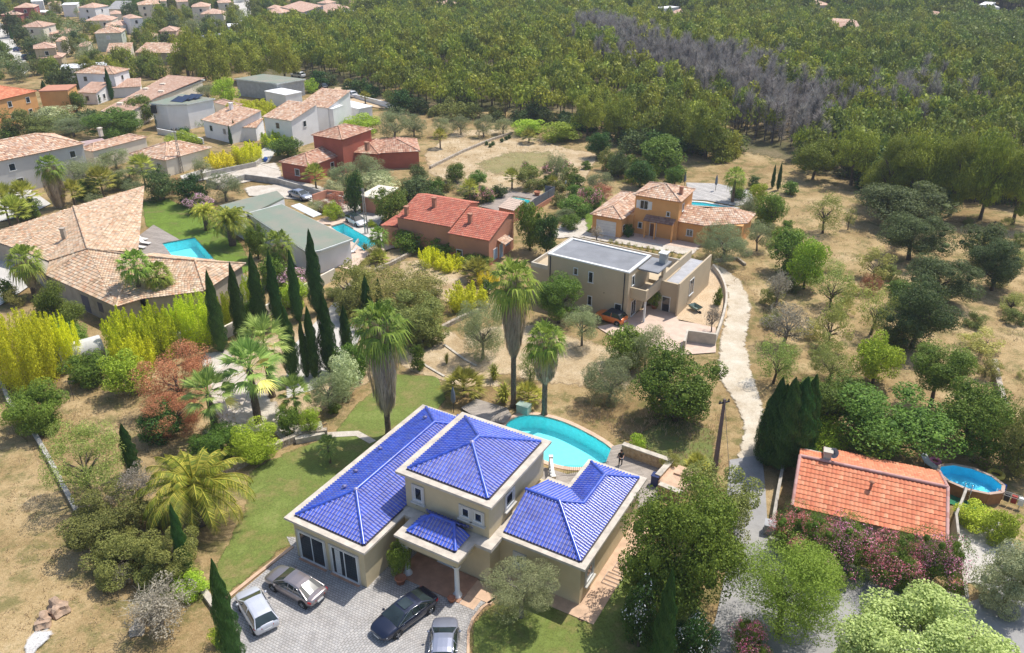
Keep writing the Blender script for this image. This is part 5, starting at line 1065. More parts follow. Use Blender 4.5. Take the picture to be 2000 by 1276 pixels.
tag(MB().box(-.6, .6, -.4, .4, 0, .9).box(-.64, .64, -.44, .44, .9, .96).build('cabinet', mat('pool_cabinet_green', (.35, .45, .38), .4), None, V(1023, 806), HA), 'pale green glass-fronted cabinet at the far end of the curved pool', 'cabinet')
def rock(label, px, s, m):
    bm = bmesh.new(); bmesh.ops.create_icosphere(bm, subdivisions=3, radius=1)
    for v in bm.verts:
        n = 1 + .22 * math.sin(v.co.x * 3.1 + s) * math.cos(v.co.y * 4.3) + .12 * math.sin(v.co.z * 7 + v.co.x * 5); v.co = Vector((v.co.x * n * s * 1.2, v.co.y * n * s * .8, max(v.co.z * n, -.3) * s * .7))
        v.co = Vector(tuple(round(c * 4) / 4 * .35 + c * .65 for c in v.co))
    me = bpy.data.meshes.new('boulder'); bm.to_mesh(me); bm.free(); me.materials.append(m); o = link('boulder', me, None, V(*px) + Vector((0, 0, s * .15)), s * 3); return tag(o, label, 'rock')
RK = mat('brown_rock', (.46, .32, .22), .9, .2, 2.5, .6, 6)
rock('larger brown boulder in the dry field', (114, 1190), .8, RK); rock('smaller reddish boulder left of the larger one in the dry field', (86, 1215), .65, RK); rock('grey stone among shrubs below the palms', (270, 1228), .6, LSTONE)
# above-ground pool
def ag_pool():
    c = V(1888, 957); r = empty('raised_pool', c, R(-33), 'wood-clad octagonal raised pool with bright blue liner', 'swimming pool'); a, b_ = 2.55, 1.7; h = 1.15
    P = [(a * math.cos(6.2832 * (i + .5) / 10), b_ * math.sin(6.2832 * (i + .5) / 10)) for i in range(10)]; n = len(P)
    for i in range(n):
        q = [P[i], P[(i + 1) % n]]; MB().bar(q, .08, 0, h).build('wall_panel', mat('wood_cladding', (.36, .17, .07), .7, .15, 2), r)
        MB().bar([(x * .985, y * .985) for x, y in q], .26, h, h + .05).build('rim_board', mat('rim_board_grey', (.5, .36, .28), .7), r)
    L = MB(); I = [(x * .955, y * .955) for x, y in P]
    L.add([(*p, h) for p in I] + [(*p, .25) for p in I], [(i, (i + 1) % n, n + (i + 1) % n, n + i) for i in range(n)] + [tuple(range(n, 2 * n))]); L.build('liner', mat('liner_blue', (.14, .74, .95), .5, .06), r)
    MB().add([(*p, h - .13) for p in I], [tuple(range(n))]).build('pool_water', water_mat('pool_water', (.86, .97, 1)), r)
    b = MB()
    for x in (-.25, .25):
        b.tube([(x, -b_ - .75, 0), (x, -b_ - .1, h + .5), (x, -b_ + .1, h + .55), (x, -b_ + .35, h + .1)], .03, 6)
        for k in range(4): b.box(-.25, .25, -b_ - .65 + k * .15, -b_ - .6 + k * .15, .25 + k * .3, .29 + k * .3)
    b.build('ladder', CHROME, r)
ag_pool()
def ring(label, px, m, R1=.55, r1=.18):
    b = MB(); pts = [(R1 * math.cos(t * .3927), R1 * math.sin(t * .3927), r1) for t in range(17)]; b.tube(pts, r1, 8, cap=False); o = b.build('swim_ring', m, None, V(*px)); return tag(o, label, 'swim ring')
ring('yellow inflatable ring beside the raised pool', (1944, 930), mat('yellow_vinyl', (.7, .55, .08), .4)); ring('pink inflatable ring by the white lounger', (1826, 903), mat('pink_vinyl', (.7, .2, .35), .4), .4, .13)
def lounger(label, px, rz):
    r = empty('sun_lounger', V(*px), rz, label, 'sun lounger'); 
    MB().box(-.32, .32, -.9, .35, .3, .36).build('seat', WHITE, r); b = MB(); b.add([(-.32, .35, .33), (.32, .35, .33), (.32, .95, .75), (-.32, .95, .75), (-.32, .35, .39), (.32, .35, .39), (.32, .93, .81), (-.32, .93, .81)], [(3, 2, 1, 0), (4, 5, 6, 7), (0, 1, 5, 4), (2, 3, 7, 6), (1, 2, 6, 5), (3, 0, 4, 7)]); b.build('backrest', WHITE, r)
    for x in (-.28, .28):
        for y in (-.8, .3): MB().tube([(x, y, 0), (x, y, .3)], .025, 6).build('leg', WHITE, r)
    return r
lounger('white plastic lounger by the green strip of the cottage garden', (1815, 912), R(20)); lounger('white lounger beside the narrow pool', (686, 496), R(-60))
for i, (x, y) in enumerate(((278, 470), (284, 478), (274, 486))): lounger(('dark-shadowed lounger farthest up the grey deck by the angular pool', 'middle lounger on the grey deck by the angular pool', 'lowest lounger on the grey deck by the angular pool')[i], (x, y), R(70))
tag(MB().box(-.35, .35, -.3, .3, 0, .6).build('cooler', mat('blue_plastic', ()), None, V(1952, 958), .5), 'blue plastic box beside the raised pool', 'box')
def drying_rack(label, px, cloth):
    r = empty('drying_rack', V(*px), R(-35), label, 'drying rack'); b = MB()
    for x in (-.9, .9): b.tube([(x, -.3, 0), (x, .3, 1.0)], .02, 5); b.tube([(x, .3, 0), (x, -.3, 1.0)], .02, 5)
    for y in (-.3, -.1, .1, .3): b.tube([(-.9, y, 1), (.9, y, 1)], .012, 4)
    b.build('frame', WHITE, r)
    for i, c in enumerate(cloth): MB().box(-.8 + i * .5, -.4 + i * .5, -.12, -.09, .35, 1.01).box(-.8 + i * .5, -.4 + i * .5, -.09, .14, 1.0, 1.025).build('cloth', c, r)
drying_rack('drying rack hung with dark and red laundry beyond the raised pool', (1965, 985), [mat('red_cloth', (.35, .05, .04)), DARKF, mat('red_cloth', ()), WHITE])
b = MB()
for x0, y0 in ((0, 0), (-.2, -1.5)):
    for p, q in (((0, 0), (1.2, 0)), ((1.2, 0), (1.2, 1.2)), ((1.2, 1.2), (0, 1.2)), ((0, 1.2), (0, 0)), ((0, .4), (1.2, .4)), ((0, .8), (1.2, .8))): b.tube([(x0 + p[0], y0 + p[1], .14), (x0 + q[0], y0 + q[1], .14)], .025, 4)
tag(b.build('trellis_frames', mat('rusty_white', (.45, .38, .34)), None, (*hv(21.4, 10.6), .02), HA), 'two bare wire frames lying on the peach paving', 'frame')
# round white tank with grey end by the left shrubs
r = empty('water_tank', (*V2(122, 722), 0), R(38), 'white cylindrical tank with grey round end among the left shrubs', 'tank')
b = MB(); k = [(1.15 * math.cos(t * .3927), 1.15 * math.sin(t * .3927) + 1.5) for t in range(16)]; b.add([(0, y, z) for y, z in k] + [(4.2, y, z) for y, z in k], [(i, (i + 1) % 16, 16 + (i + 1) % 16, 16 + i) for i in range(16)], smooth=True); b.build('shell', mat('chalk_white', (.62, .60, .57), .8, .12, 1.5), r)
MB().add([(-.01, y, z) for y, z in k] + [(4.21, y, z) for y, z in k], [tuple(range(16)), tuple(range(31, 15, -1))]).build('end_cap', mat('tank_grey', (.30, .30, .30), .6), r); MB().box(-.2, 4.3, -1.0, 1.0, -.2, .5).build('cradle', CONCW, r)
# gate posts at the gravel courtyard
for l, (x, y) in (('left white gate post in front of the bamboo', (352, 682)), ('right white gate post in front of the bamboo', (377, 676))):
    tag(MB().box(-.35, .35, -.35, .35, -.1, 2.0).box(-.42, .42, -.42, .42, 2.0, 2.14).build('gate_post', WHT, None, (*V2(x, y), 0), R(20)), l, 'gate post')
b = MB()
for i in range(9): b.tube([(i * .2, 0, .1), (i * .2, 0, 1.4 + .25 * math.sin(i / 8 * math.pi))], .02, 4)
b.tube([(0, 0, .3), (1.6, 0, .3)], .025, 4); b.tube([(0, 0, 1.35), (1.6, 0, 1.35)], .025, 4)
tag(b.build('iron_gate', DARKF, None, (*V2(356, 681), .0), R(18)), 'small dark iron gate between the two white posts', 'gate')
def antenna(label, px):
    b = MB(); b.tube([(0, 0, 0), (0, 0, 2.2)], .03, 5); b.tube([(-.5, 0, 2.1), (.5, 0, 2.2)], .02, 4)
    for i in range(5): b.tube([(-.4 + i * .2, -.25, 2.13), (-.4 + i * .2, .25, 2.13)], .012, 4)
    for a in (0, 2.1, 4.2): b.tube([(0, 0, .9), (.6 * math.cos(a), .6 * math.sin(a), 0)], .02, 4)
    tag(b.build('antenna_mast', DARKF, None, V(*px)), label, 'mast')
antenna('thin dark mast on a tripod in the waste ground', (145, 782)); antenna('short dark mast near the yellow-green shrub', (271, 778))
# boat-like green gear on the sandy plot
r = empty('wheelbarrow', V(1357, 608), R(30), 'grey-green wheelbarrow left on the sandy plot', 'wheelbarrow'); G = mat('dull_green_metal', (.18, .25, .22), .6)
b = MB(); b.add([(-.35, -.5, .35), (.35, -.5, .35), (.35, .5, .35), (-.35, .5, .35), (-.5, -.8, .75), (.5, -.8, .75), (.5, .7, .75), (-.5, .7, .75)], [(3, 2, 1, 0), (0, 1, 5, 4), (1, 2, 6, 5), (2, 3, 7, 6), (3, 0, 4, 7)]); b.build('tray', G, r)
b = MB()
for x in (-.3, .3): b.tube([(x * .3, -.9, .2), (x, .6, .4), (x, 1.3, .6)], .03, 5)
b.build('handles', DARKF, r); o = MB().lathe([(0, -.05), (.2, -.05), (.2, .05), (0, .05)], 12).build('wheel', TYRE, r, (0, -.9, .2)); o.rotation_euler = (0, R(90), 0)
for l, (x, y), z_ in (('white tiered stone fountain figure behind the cottage', (1590, 876), 1.7), ('small white statue on the path below the olive terrace', (1105, 365), 1.2)):
    tag(MB().lathe([(.25, 0), (.25, .1), (.12, .2), (.1, z_ * .45), (.3, z_ * .5), (.3, z_ * .55), (.1, z_ * .6), (.16, z_ * .8), (.1, z_ * .9), (0, z_)], 12).build('statue', WHITE, None, V(x, y)), l, 'statue')
tag(MB().tube([(0, 0, 0), (0, 0, 1.2)], .05, 6).lathe([(.2, 1.2), (.2, 1.4), (.0, 1.5)], 10).build('vent_post', WHITE, None, V(1547, 372)), 'white capped vent post on the dry slope right of the slim cypresses', 'post')
# ------------------------------------------------------------------ FOLIAGE
def qmesh(name, Vv, Fm, mats, extra=None):
    """quads as numpy (n,4,3); extra: an MB with wood"""
    n = len(Vv); nv = n * 4; ev = extra.v if extra else []; ef = extra.f if extra else []
    me = bpy.data.meshes.new(name); me.vertices.add(nv + len(ev)); co = Vv.reshape(-1, 3).astype(np.float32)
    if ev: co = np.concatenate([co, np.array(ev, np.float32)])
    me.vertices.foreach_set('co', co.ravel()); lens = [4] * n + [len(f) for f in ef]; tot = sum(lens)
    me.loops.add(tot); li = np.concatenate([np.arange(nv)] + [np.array([i + nv for i in f]) for f in ef]) if ef else np.arange(nv)
    me.loops.foreach_set('vertex_index', li.astype(np.int32)); me.polygons.add(len(lens))
    me.polygons.foreach_set('loop_start', np.concatenate([[0], np.cumsum(lens)[:-1]]).astype(np.int32)); me.polygons.foreach_set('loop_total', np.array(lens, np.int32))
    for m in mats: me.materials.append(m)
    mi = np.concatenate([np.asarray(Fm, np.int32) if hasattr(Fm, '__len__') else np.full(n, Fm, np.int32), np.full(len(ef), len(mats) - 1, np.int32)]); me.polygons.foreach_set('material_index', mi)
    me.update(calc_edges=True); me.validate(); return me
def unit(a): return a / (np.linalg.norm(a, axis=-1, keepdims=True) + 1e-9)
def rdir(n, g): return unit(g.normal(size=(n, 3)))
def leaves(P, Nn, size, g, asp=1.7, up=None, jit=.8):
    """rhombic leaf faces at P, facing roughly Nn; up: bias of the long axis"""
    n = len(P); nn = unit(Nn + jit * g.normal(size=(n, 3))); a = rdir(n, g)
    if up is not None: a = unit(a * .5 + np.array(up))
    t = unit(a - nn * (a * nn).sum(1, keepdims=True)); b = np.cross(nn, t); s = (size * g.uniform(.6, 1.35, n))[:, None]
    w = s / asp * .5; l = s * .5
    return np.stack([P - t * l, P - b * w + t * l * .1, P + t * l, P + b * w + t * l * .1], 1)
def clumps(K, g, inner=.35, flat=1.0, low=-.75):
    d = rdir(K * 3, g); d = d[d[:, 2] > low][:K]; rr = g.uniform(inner, .80, len(d)) ; return d * rr[:, None] * np.array([1, 1, flat])
def crown_pts(n, K, g, shell=.25, rmin=.22, rmax=.42, low=-.75, inner=.35):
    C = clumps(K, g, inner, 1, low); Rr = g.uniform(rmin, rmax, len(C)); k = g.integers(0, len(C), n); d = rdir(n, g)
    r = Rr[k] * (1 - shell * g.random(n) ** 1.5); P = C[k] + d * r[:, None] * np.array([1, 1, .8]); return P, d, C
_T = {}
def norm(P, C):
    hi, lo = np.percentile(P, 98.5, 0), np.percentile(P, 1.5, 0); m, h = (hi + lo) / 2, (hi - lo) / 2; return (P - m) / h * .95, (C - m) / h * .95
def ball(b, c, r):
    k = 6; b.add([(c[0] + r * math.sin(v) * math.cos(u * 6.2832 / k), c[1] + r * math.sin(v) * math.sin(u * 6.2832 / k), c[2] + r * math.cos(v)) for v in (.1, .9, 1.7, 2.4, 3.04) for u in range(k)], [(i * k + j, (i + 1) * k + j, (i + 1) * k + (j + 1) % k, i * k + (j + 1) % k) for i in range(4) for j in range(k)], smooth=True)
def LM(k):
    q = (1, 1, 1) if k in FLW else {'bamboo': (1.6, 1.6, .9), 'yellow': (1.55, 1.5, .8), 'dead': (1.6, 1.6, 1.6), 'straw': (1, 1, 1), 'ash': (1.75, 1.7, 1.6), 'grey': (1.2, 1.2, 1.2), 'cyp': (2.6, 2.7, 1.9), 'pineblue': (1.6, 1.7, 1.4), 'chart': (1.1, 1.1, 1)}.get(k, (1.62, 1.62, 1.2))
    if k in FLW: return leaf_mat('leaf_' + k, *LC[k], trans=.12, orand=.06)
    return leaf_mat('leaf_' + k, *[tuple(min(.9, x * y) for x, y in zip(c, q)) for c in LC[k]])
LC = {'green': ((.045, .085, .012), (.10, .15, .025)), 'fine': ((.09, .14, .02), (.15, .21, .035)), 'deep': ((.018, .045, .012), (.04, .085, .02)), 'oak': ((.032, .052, .02), (.075, .10, .04)), 'olive': ((.11, .135, .075), (.19, .21, .13)),
      'lime': ((.14, .20, .02), (.24, .30, .035)), 'yellow': ((.30, .30, .02), (.50, .46, .04)), 'bamboo': ((.20, .24, .015), (.36, .38, .03)), 'almond': ((.12, .15, .045), (.20, .23, .07)), 'cyp': ((.012, .030, .010), (.028, .060, .018)),
      'pine': ((.095, .115, .016), (.185, .20, .028)), 'pined': ((.065, .09, .02), (.13, .155, .03)), 'pineblue': ((.05, .085, .04), (.09, .13, .055)), 'red': ((.15, .06, .04), (.30, .13, .09)), 'grey': ((.20, .17, .13), (.32, .28, .22)), 'whitegreen': ((.18, .21, .14), (.36, .38, .28)),
      'palm': ((.06, .11, .02), (.15, .20, .04)), 'palmy': ((.13, .15, .025), (.25, .25, .06)), 'dead': ((.20, .15, .10), (.34, .28, .20)), 'straw': ((.38, .28, .15), (.58, .45, .27)), 'scrub': ((.08, .10, .03), (.15, .16, .055)), 'ash': ((.10, .09, .085), (.20, .185, .178)), 'chart': ((.30, .38, .10), (.46, .52, .20)), 'weed': ((.16, .17, .05), (.26, .25, .09))}
FLW = {'pinkfl': ((.72, .14, .30), (.88, .38, .52)), 'redfl': ((.82, .06, .16), (.95, .34, .42)), 'whitefl': ((.7, .7, .68), (.85, .85, .82)), 'palepink': ((.72, .32, .48), (.88, .52, .66))}
LC.update(FLW)
BARK = mat('bark', (.12, .09, .065), .9, .2, 6, .4, 30); BARKP = mat('palm_trunk', (.17, .125, .09), .95, .25, 5, .8, 12); BARKG = mat('grey_bark', (.22, .19, .16), .9, .2, 6)
def crown_mesh(sp, lod, var):
    key = (sp, lod, var)
    if key in _T: return _T[key]
    S = SP[sp]; g = np.random.default_rng(hash((len(sp), lod, var, ord(sp[0]), ord(sp[-1]))) % 99991); n = (2400, 9000, 26000)[lod]; ls = (.155, .088, .056)[lod] * S.get('ls', 1); core = MB(); sh = S.get('shape', 'round'); n = int(n * S.get('dens', 1))
    ms = [LM(S['leaf'])] + ([LM(S['fl'])] if 'fl' in S else [])
    if sh == 'round':
        P, d, C = crown_pts(n, S.get('K', 26), g, .3, *S.get('rr', (.24, .42)), low=S.get('low', -.95), inner=S.get('inner', .35)); P, C = norm(P, C)
        if S.get('core', sp in ('deep', 'oak', 'tree', 'wgreen', 'oleander')):
            for c in C[:34]: ball(core, c, .13)
        Q = leaves(P, d + np.array([0, 0, .35]), ls, g, S.get('asp', 1.7), S.get('up'))
    elif sh == 'cyp':
        z = g.random(n) ** .85; th = g.random(n) * 6.2832; pr = np.clip(np.minimum((z + .02) * 9, 1), 0, 1) * (1 - z ** 2.3) ** .9 * (.86 + .14 * np.minimum(z * 3, 1)) ; r = pr * (.88 + .24 * np.sin(th * 3 + z * 9 + var) * np.sin(z * 31 + th * 2)) * (1 - .28 * g.random(n) ** 2) + .015
        P = np.stack([r * np.cos(th), r * np.sin(th), z * 2 - 1], 1); d = np.stack([np.cos(th), np.sin(th), np.full(n, .1)], 1); Q = leaves(P, d, ls * 1.25, g, 2.3, (0, 0, 2.0), .55); core.lathe([(.0, -1), (.5, -.78), (.6, -.5), (.5, 0), (.3, .5), (.08, .8), (0, .85)], 12)
    elif sh == 'plume':                      # bamboo, broom: many upright plumes
        n = int(n * 1.5); K = 110 if lod == 2 else 50; th = g.random(K) * 6.2832; rr = np.sqrt(g.random(K)) * .85; bx, by = rr * np.cos(th), rr * np.sin(th); hh = g.uniform(.62, 1, K) * (1 - .25 * rr); k = g.integers(0, K, n); t = g.random(n) ** .7
        lean = .22; wv = .20 * (1 - t ** 2 * .85); P = np.stack([(bx[k] * (1 + lean * t)) + wv * g.normal(size=n) * .6, (by[k] * (1 + lean * t)) + wv * g.normal(size=n) * .6, -1 + 2 * hh[k] * t], 1); P[:, :2] = np.clip(P[:, :2], -1.1, 1.1)
        d = unit(np.stack([bx[k], by[k], np.full(n, .7)], 1) + .5 * g.normal(size=(n, 3))); Q = leaves(P, d, ls * 1.1, g, 2.6, (0, 0, .7), .9)
    elif sh == 'bare':
        P = []; K = 70 if lod else 34
        for i in range(K * (9 if lod == 2 else 6)):
            d = unit(g.normal(size=3) + np.array([0, 0, .7])); r0 = g.uniform(.15, .7); p = d * r0 + g.normal(size=3) * .08; q = p + unit(d + .6 * g.normal(size=3)) * g.uniform(.15, .35); w = rdir(1, g)[0] * (.009 if lod == 2 else .014); P.append([p - w, p + w, q + w * .3, q - w * .3])
        Q = np.array(P); L2, d, C = crown_pts(int(n * .14), 20, g); Q = np.concatenate([Q, leaves(L2, d, ls, g)])
    elif sh == 'pine':                       # rounded head of upward brushes
        K = S.get('K', 24); C = clumps(K, g, .3, 1, -.35); Rr = g.uniform(.24, .4, len(C)); k = g.integers(0, len(C), n); d = rdir(n, g); d[:, 2] = np.abs(d[:, 2]) * .9 - .15; P = C[k] + unit(d) * (Rr[k] * g.uniform(.5, 1, n))[:, None]; P, C = norm(P, C)
        for c in C: ball(core, c, .14)
        Q = leaves(P, unit(d), ls * 1.15, g, 2.8, (0, 0, 1.3), .6)
    elif sh == 'strap':                      # phormium, yucca: arching straps
        K = 90; P = []
        for i in range(K):
            th = g.random() * 6.2832; o = g.uniform(.3, 1); h = g.uniform(.6, 2) * (1.2 - .5 * o); a = np.array([math.cos(th), math.sin(th), 0]); s = np.array([-a[1], a[0], 0]) * .045; p0 = a * .08 + [0, 0, -1]; p1 = a * o * .5 + [0, 0, -1 + h * .75]; p2 = a * o + [0, 0, -1 + h * .8]
            P += [[p0 - s, p0 + s, p1 + s, p1 - s], [p1 - s, p1 + s, p2 + s * .2, p2 - s * .2]]
        Q = np.array(P)
    fm = np.zeros(len(Q), np.int32)
    if 'fl' in S:
        c = Q.mean(1); f = (g.random(len(Q)) < S.get('fd', .16)) & ((c ** 2).sum(1) > .3) & (c[:, 2] > -.45) & (np.sin(c[:, 0] * 5 + var) + np.cos(c[:, 1] * 6) + np.sin(c[:, 2] * 5) > S.get('fc', -.3)); fm[f] = 1
    me = qmesh('crown_' + sp, Q, fm, ms + ([ms[0]] if core.v else []), core if core.v else None); _T[key] = me; return me
SP = {'tree': dict(leaf='green', K=30), 'deep': dict(leaf='deep', K=34), 'oak': dict(leaf='oak', K=36, ls=.85, dens=1.2), 'olive': dict(leaf='olive', K=40, ls=.75, dens=1.35, asp=2.8, rr=(.18, .34)), 'lime': dict(leaf='lime', K=26), 'almond': dict(leaf='almond', K=40, dens=.62, ls=.8, rr=(.15, .3), asp=2.2), 'scrub': dict(leaf='scrub', K=34, dens=.85, rr=(.16, .34)),
      'weed': dict(leaf='weed', K=30, dens=.6, ls=.8, rr=(.15, .3)), 'yel': dict(leaf='yellow', shape='plume', ls=.8, dens=1.3), 'bam': dict(leaf='bamboo', shape='plume', ls=.8, dens=1.3), 'cyp': dict(leaf='cyp', shape='cyp', ls=.8, dens=1.1), 'pine': dict(leaf='pine', shape='pine', K=30, dens=1.2), 'pined': dict(leaf='pined', shape='pine', K=30, dens=1.2),
      'redt': dict(leaf='red', K=44, dens=.85, ls=.7, rr=(.14, .28)), 'bare': dict(leaf='grey', shape='bare'), 'oleander': dict(leaf='green', K=30, core=True, fl='redfl', fd=.55, fc=-.4, asp=2.4, ls=.85), 'olpink': dict(leaf='green', K=26, fl='palepink', fd=.62, fc=-.9, ls=.9), 'olwhite': dict(leaf='deep', K=26, fl='whitefl', fd=.2, fc=.3), 'olmix': dict(leaf='green', K=30, fl='pinkfl', fd=.5, fc=-.4, core=True, ls=.85),
      'wgreen': dict(leaf='whitegreen', K=30, ls=.9, dens=1.1), 'strap': dict(leaf='palmy', shape='strap'), 'strapd': dict(leaf='olive', shape='strap'), 'fine': dict(leaf='fine', K=44, asp=3.0, ls=.8, dens=1.8, rr=(.26, .42)), 'big': dict(leaf='green', K=54, ls=.8, dens=1.8, rr=(.2, .36), core=True), 'chart': dict(leaf='chart', K=70, ls=.75, dens=2.6, core=True, rr=(.16, .26), inner=.62, low=-.2), 'yg': dict(leaf='lime', K=34, ls=.8)}
_TR = {}
def trunk_mesh(var, thick, bark, bare=0):
    key = (var, thick, bark.name)
    if key in _TR: return _TR[key]
    g = random.Random(var * 13 + 1); b = MB(); x = g.uniform(-.12, .12); y = g.uniform(-.12, .12)
    b.tube([(0, 0, -.05), (x * .4, y * .4, .22), (x, y, .5), (x * .6, y * .6, .9)], [thick * 1.25, thick, thick * .8, thick * .35], 8)
    for i in range(9):
        a = i * 2.4 + g.random(); r = g.uniform(.35, .72); z0 = g.uniform(.38, .7); z1 = z0 + g.uniform(.25, .6)
        m = (x + math.cos(a) * r * .45, y + math.sin(a) * r * .45, z0 + (z1 - z0) * .55); b.tube([(x * .8, y * .8, z0), m, (x + math.cos(a) * r, y + math.sin(a) * r, z1)], [thick * .5, thick * .34, thick * .1], 5)
        for k in range(2): a2 = a + g.uniform(-.9, .9); b.tube([m, (m[0] + math.cos(a2) * .3, m[1] + math.sin(a2) * .3, m[2] + g.uniform(.12, .35))], [thick * .22, thick * .05], 4)
    me = b.mesh('trunk', bark); _TR[key] = me; return me
CATN = {'cyp': ('cypress_tree', 'cypress tree'), 'olive': ('olive_tree', 'olive tree'), 'pine': ('pine_tree', 'pine tree'), 'pined': ('pine_tree', 'pine tree'), 'oak': ('oak_tree', 'oak tree'), 'bam': ('bamboo_clump', 'bamboo'), 'yel': ('broom_bush', 'bush'), 'bare': ('bare_shrub', 'shrub'),
        'oleander': ('oleander_bush', 'flowering bush'), 'olpink': ('oleander_bush', 'flowering bush'), 'olwhite': ('oleander_bush', 'flowering bush'), 'olmix': ('oleander_bush', 'flowering bush'), 'strap': ('yucca_plant', 'plant'), 'strapd': ('yucca_plant', 'plant')}
def plant(sp, x0, y0, x1, y1, tc=0, label='', group=None, fwd=0, rz=None):
    cx, cy = (x0 + x1) / 2, (y0 + y1) / 2; z = 2.0
    for _ in range(4):
        p = V(cx, cy, z); s = pxm(p); dep = math.atan2(H - p.z, p.y); a = (x1 - x0) / 2 / s; ph = (y1 - y0) / 2 / s; c = math.sqrt(max(ph ** 2 - (a * math.sin(dep)) ** 2, (.42 * a) ** 2)) / math.cos(dep); c = min(c, 2.2 * a if sp != 'cyp' else 99); z = tc + c
    if sp == 'cyp': a *= .97
    p = V(cx, cy, z); g = Vector((p.x, p.y, hgt(p.x, p.y))); lod = 2 if x1 - x0 > 85 or (sp == 'cyp' and y1 - y0 > 90) else (1 if x1 - x0 > 34 else 0); var = rnd.randint(0, 1); rot = rnd.uniform(0, 6.28) if rz is None else rz
    nm, ct = CATN.get(sp, ('broadleaf_tree', 'tree') if tc > .3 else ('garden_bush', 'bush'))
    if tc > .05 or sp in ('cyp', 'oak', 'olive', 'tree', 'pine', 'almond'):
        r = empty(nm, g, rot, label, ct, group); link('crown', crown_mesh(sp, lod, var), r, (0, 0, z), 0, (a, a, c))
        th = .07 if sp != 'cyp' else .1; link('trunk', trunk_mesh(rnd.randint(0, 3), th, BARK if sp not in ('olive', 'bare') else BARKG), r, (0, 0, 0), 0, (a * (1 if sp != 'cyp' else .5), a * (1 if sp != 'cyp' else .5), z * (1 if sp != 'cyp' else .6))); return r
    o = link(nm, crown_mesh(sp, lod, var), None, (g.x, g.y, g.z + z), rot, (a, a, c)); return tag(o, label, ct, group)
def cyp(bx, by, tx, ty, w, label, group=None):
    hh = zat((bx, by), (bx, ty)); g = V(bx, by); s = pxm(g + Vector((0, 0, hh / 3))); a = w / 2 / s; r = empty('cypress_tree', g, rnd.uniform(0, 6), label, 'cypress tree', group)
    link('crown', crown_mesh('cyp', 2 if hh * s > 70 else 1, rnd.randint(0, 1)), r, (0, 0, hh / 2 + .1), 0, (a, a, hh / 2)); link('trunk', trunk_mesh(0, .07, BARK), r, (0, 0, 0), 0, (a, a, hh * .4)); return r
# ------------------------------------------------------------------ PALMS
def fan(b, o, d, up, size, g, droop=.25, m=0, seg=13, split=.55):
    """one fan leaf on its stalk: pleated blade whose tips come apart and hang"""
    d = Vector(d).normalized(); s = d.cross(Vector((0, 0, 1))).normalized(); u = s.cross(d).normalized(); o = Vector(o); h = o + d * size * .75
    b.add([o - s * .02, o + s * .02, h + s * .015, h - s * .015], [(0, 1, 2, 3)], m)
    A = 2.3
    for i in range(seg):
        a0, a1 = -A / 2 + A * i / seg - A * .0, -A / 2 + A * (i + 1) / seg; am = (a0 + a1) / 2; L = size * (.85 - .25 * abs(am)) * g.uniform(.85, 1.1)
        def pt(a, r, z=0): return h + (d * math.cos(a) + s * math.sin(a)) * r + u * (z + .06 * r * math.cos(a * 6))
        q = pt(am, L) + Vector((0, 0, -droop * size * g.uniform(.5, 1.4))); b.add([h, pt(a0, L * split), q, pt(a1, L * split)], [(0, 1, 2, 3)], m)
def fan_crown(n, size, seed, spread=(-.5, 1.25), droop=.3, seg=13):
    g = random.Random(seed); b = MB()
    for i in range(n):
        t = i / n; el = spread[0] + (spread[1] - spread[0]) * (1 - t) ** 1.0; a = i * 2.4 + g.uniform(-.2, .2); fan(b, (0, 0, .1 * math.sin(el)), (math.cos(a) * math.cos(el), math.sin(a) * math.cos(el), math.sin(el)), 0, size * g.uniform(.85, 1.1), g, droop * (1.3 - .5 * math.sin(el)), 0 if el > -.25 or g.random() < .5 else 1, seg)
    return b
_P = {}
def fanm(kind, var):
    k = (kind, var)
    if k not in _P:
        if kind == 'wash': b = fan_crown(46, 1.0, var, (-.7, 1.3), .42); ms = [LM('palm'), LM('palmy')]
        elif kind == 'trachy': b = fan_crown(34, 1.0, var + 9, (-.6, 1.35), .10, 17); ms = [LM('palmgreen'), LM('palmyel')]
        else: b = fan_crown(40, 1.0, var + 5, (-.15, 1.4), .08, 13); ms = [LM('palmy'), LM('palm')]
        _P[k] = b.mesh('fronds', ms)
    return _P[k]
LC['palmgreen'] = ((.06, .11, .03), (.16, .22, .07)); LC['palmyel'] = ((.40, .34, .08), (.58, .48, .20))
def skirt_mesh(var):
    k = ('skirt', var)
    if k in _P: return _P[k]
    g = np.random.default_rng(var + 40); n = 7000; t = g.random(n); th = g.random(n) * 6.2832; prof = np.interp(t, [0, .12, .55, .85, 1], [.30, .62, 1.0, .85, .45]) * (.88 + .24 * np.sin(th * 5 + t * 4)) * (1 - .18 * g.random(n))
    P = np.stack([prof * np.cos(th), prof * np.sin(th), t], 1); d = np.stack([np.cos(th), np.sin(th), 0 * t], 1); Q = leaves(P, d, .16, g, 4.5, (0, 0, 3), .35); Q[:, :, 2] = P[:, None, 2] + (Q[:, :, 2] - P[:, None, 2]) * .9
    _P[k] = qmesh('skirt', Q, 0, [LM('dead')]); return _P[k]
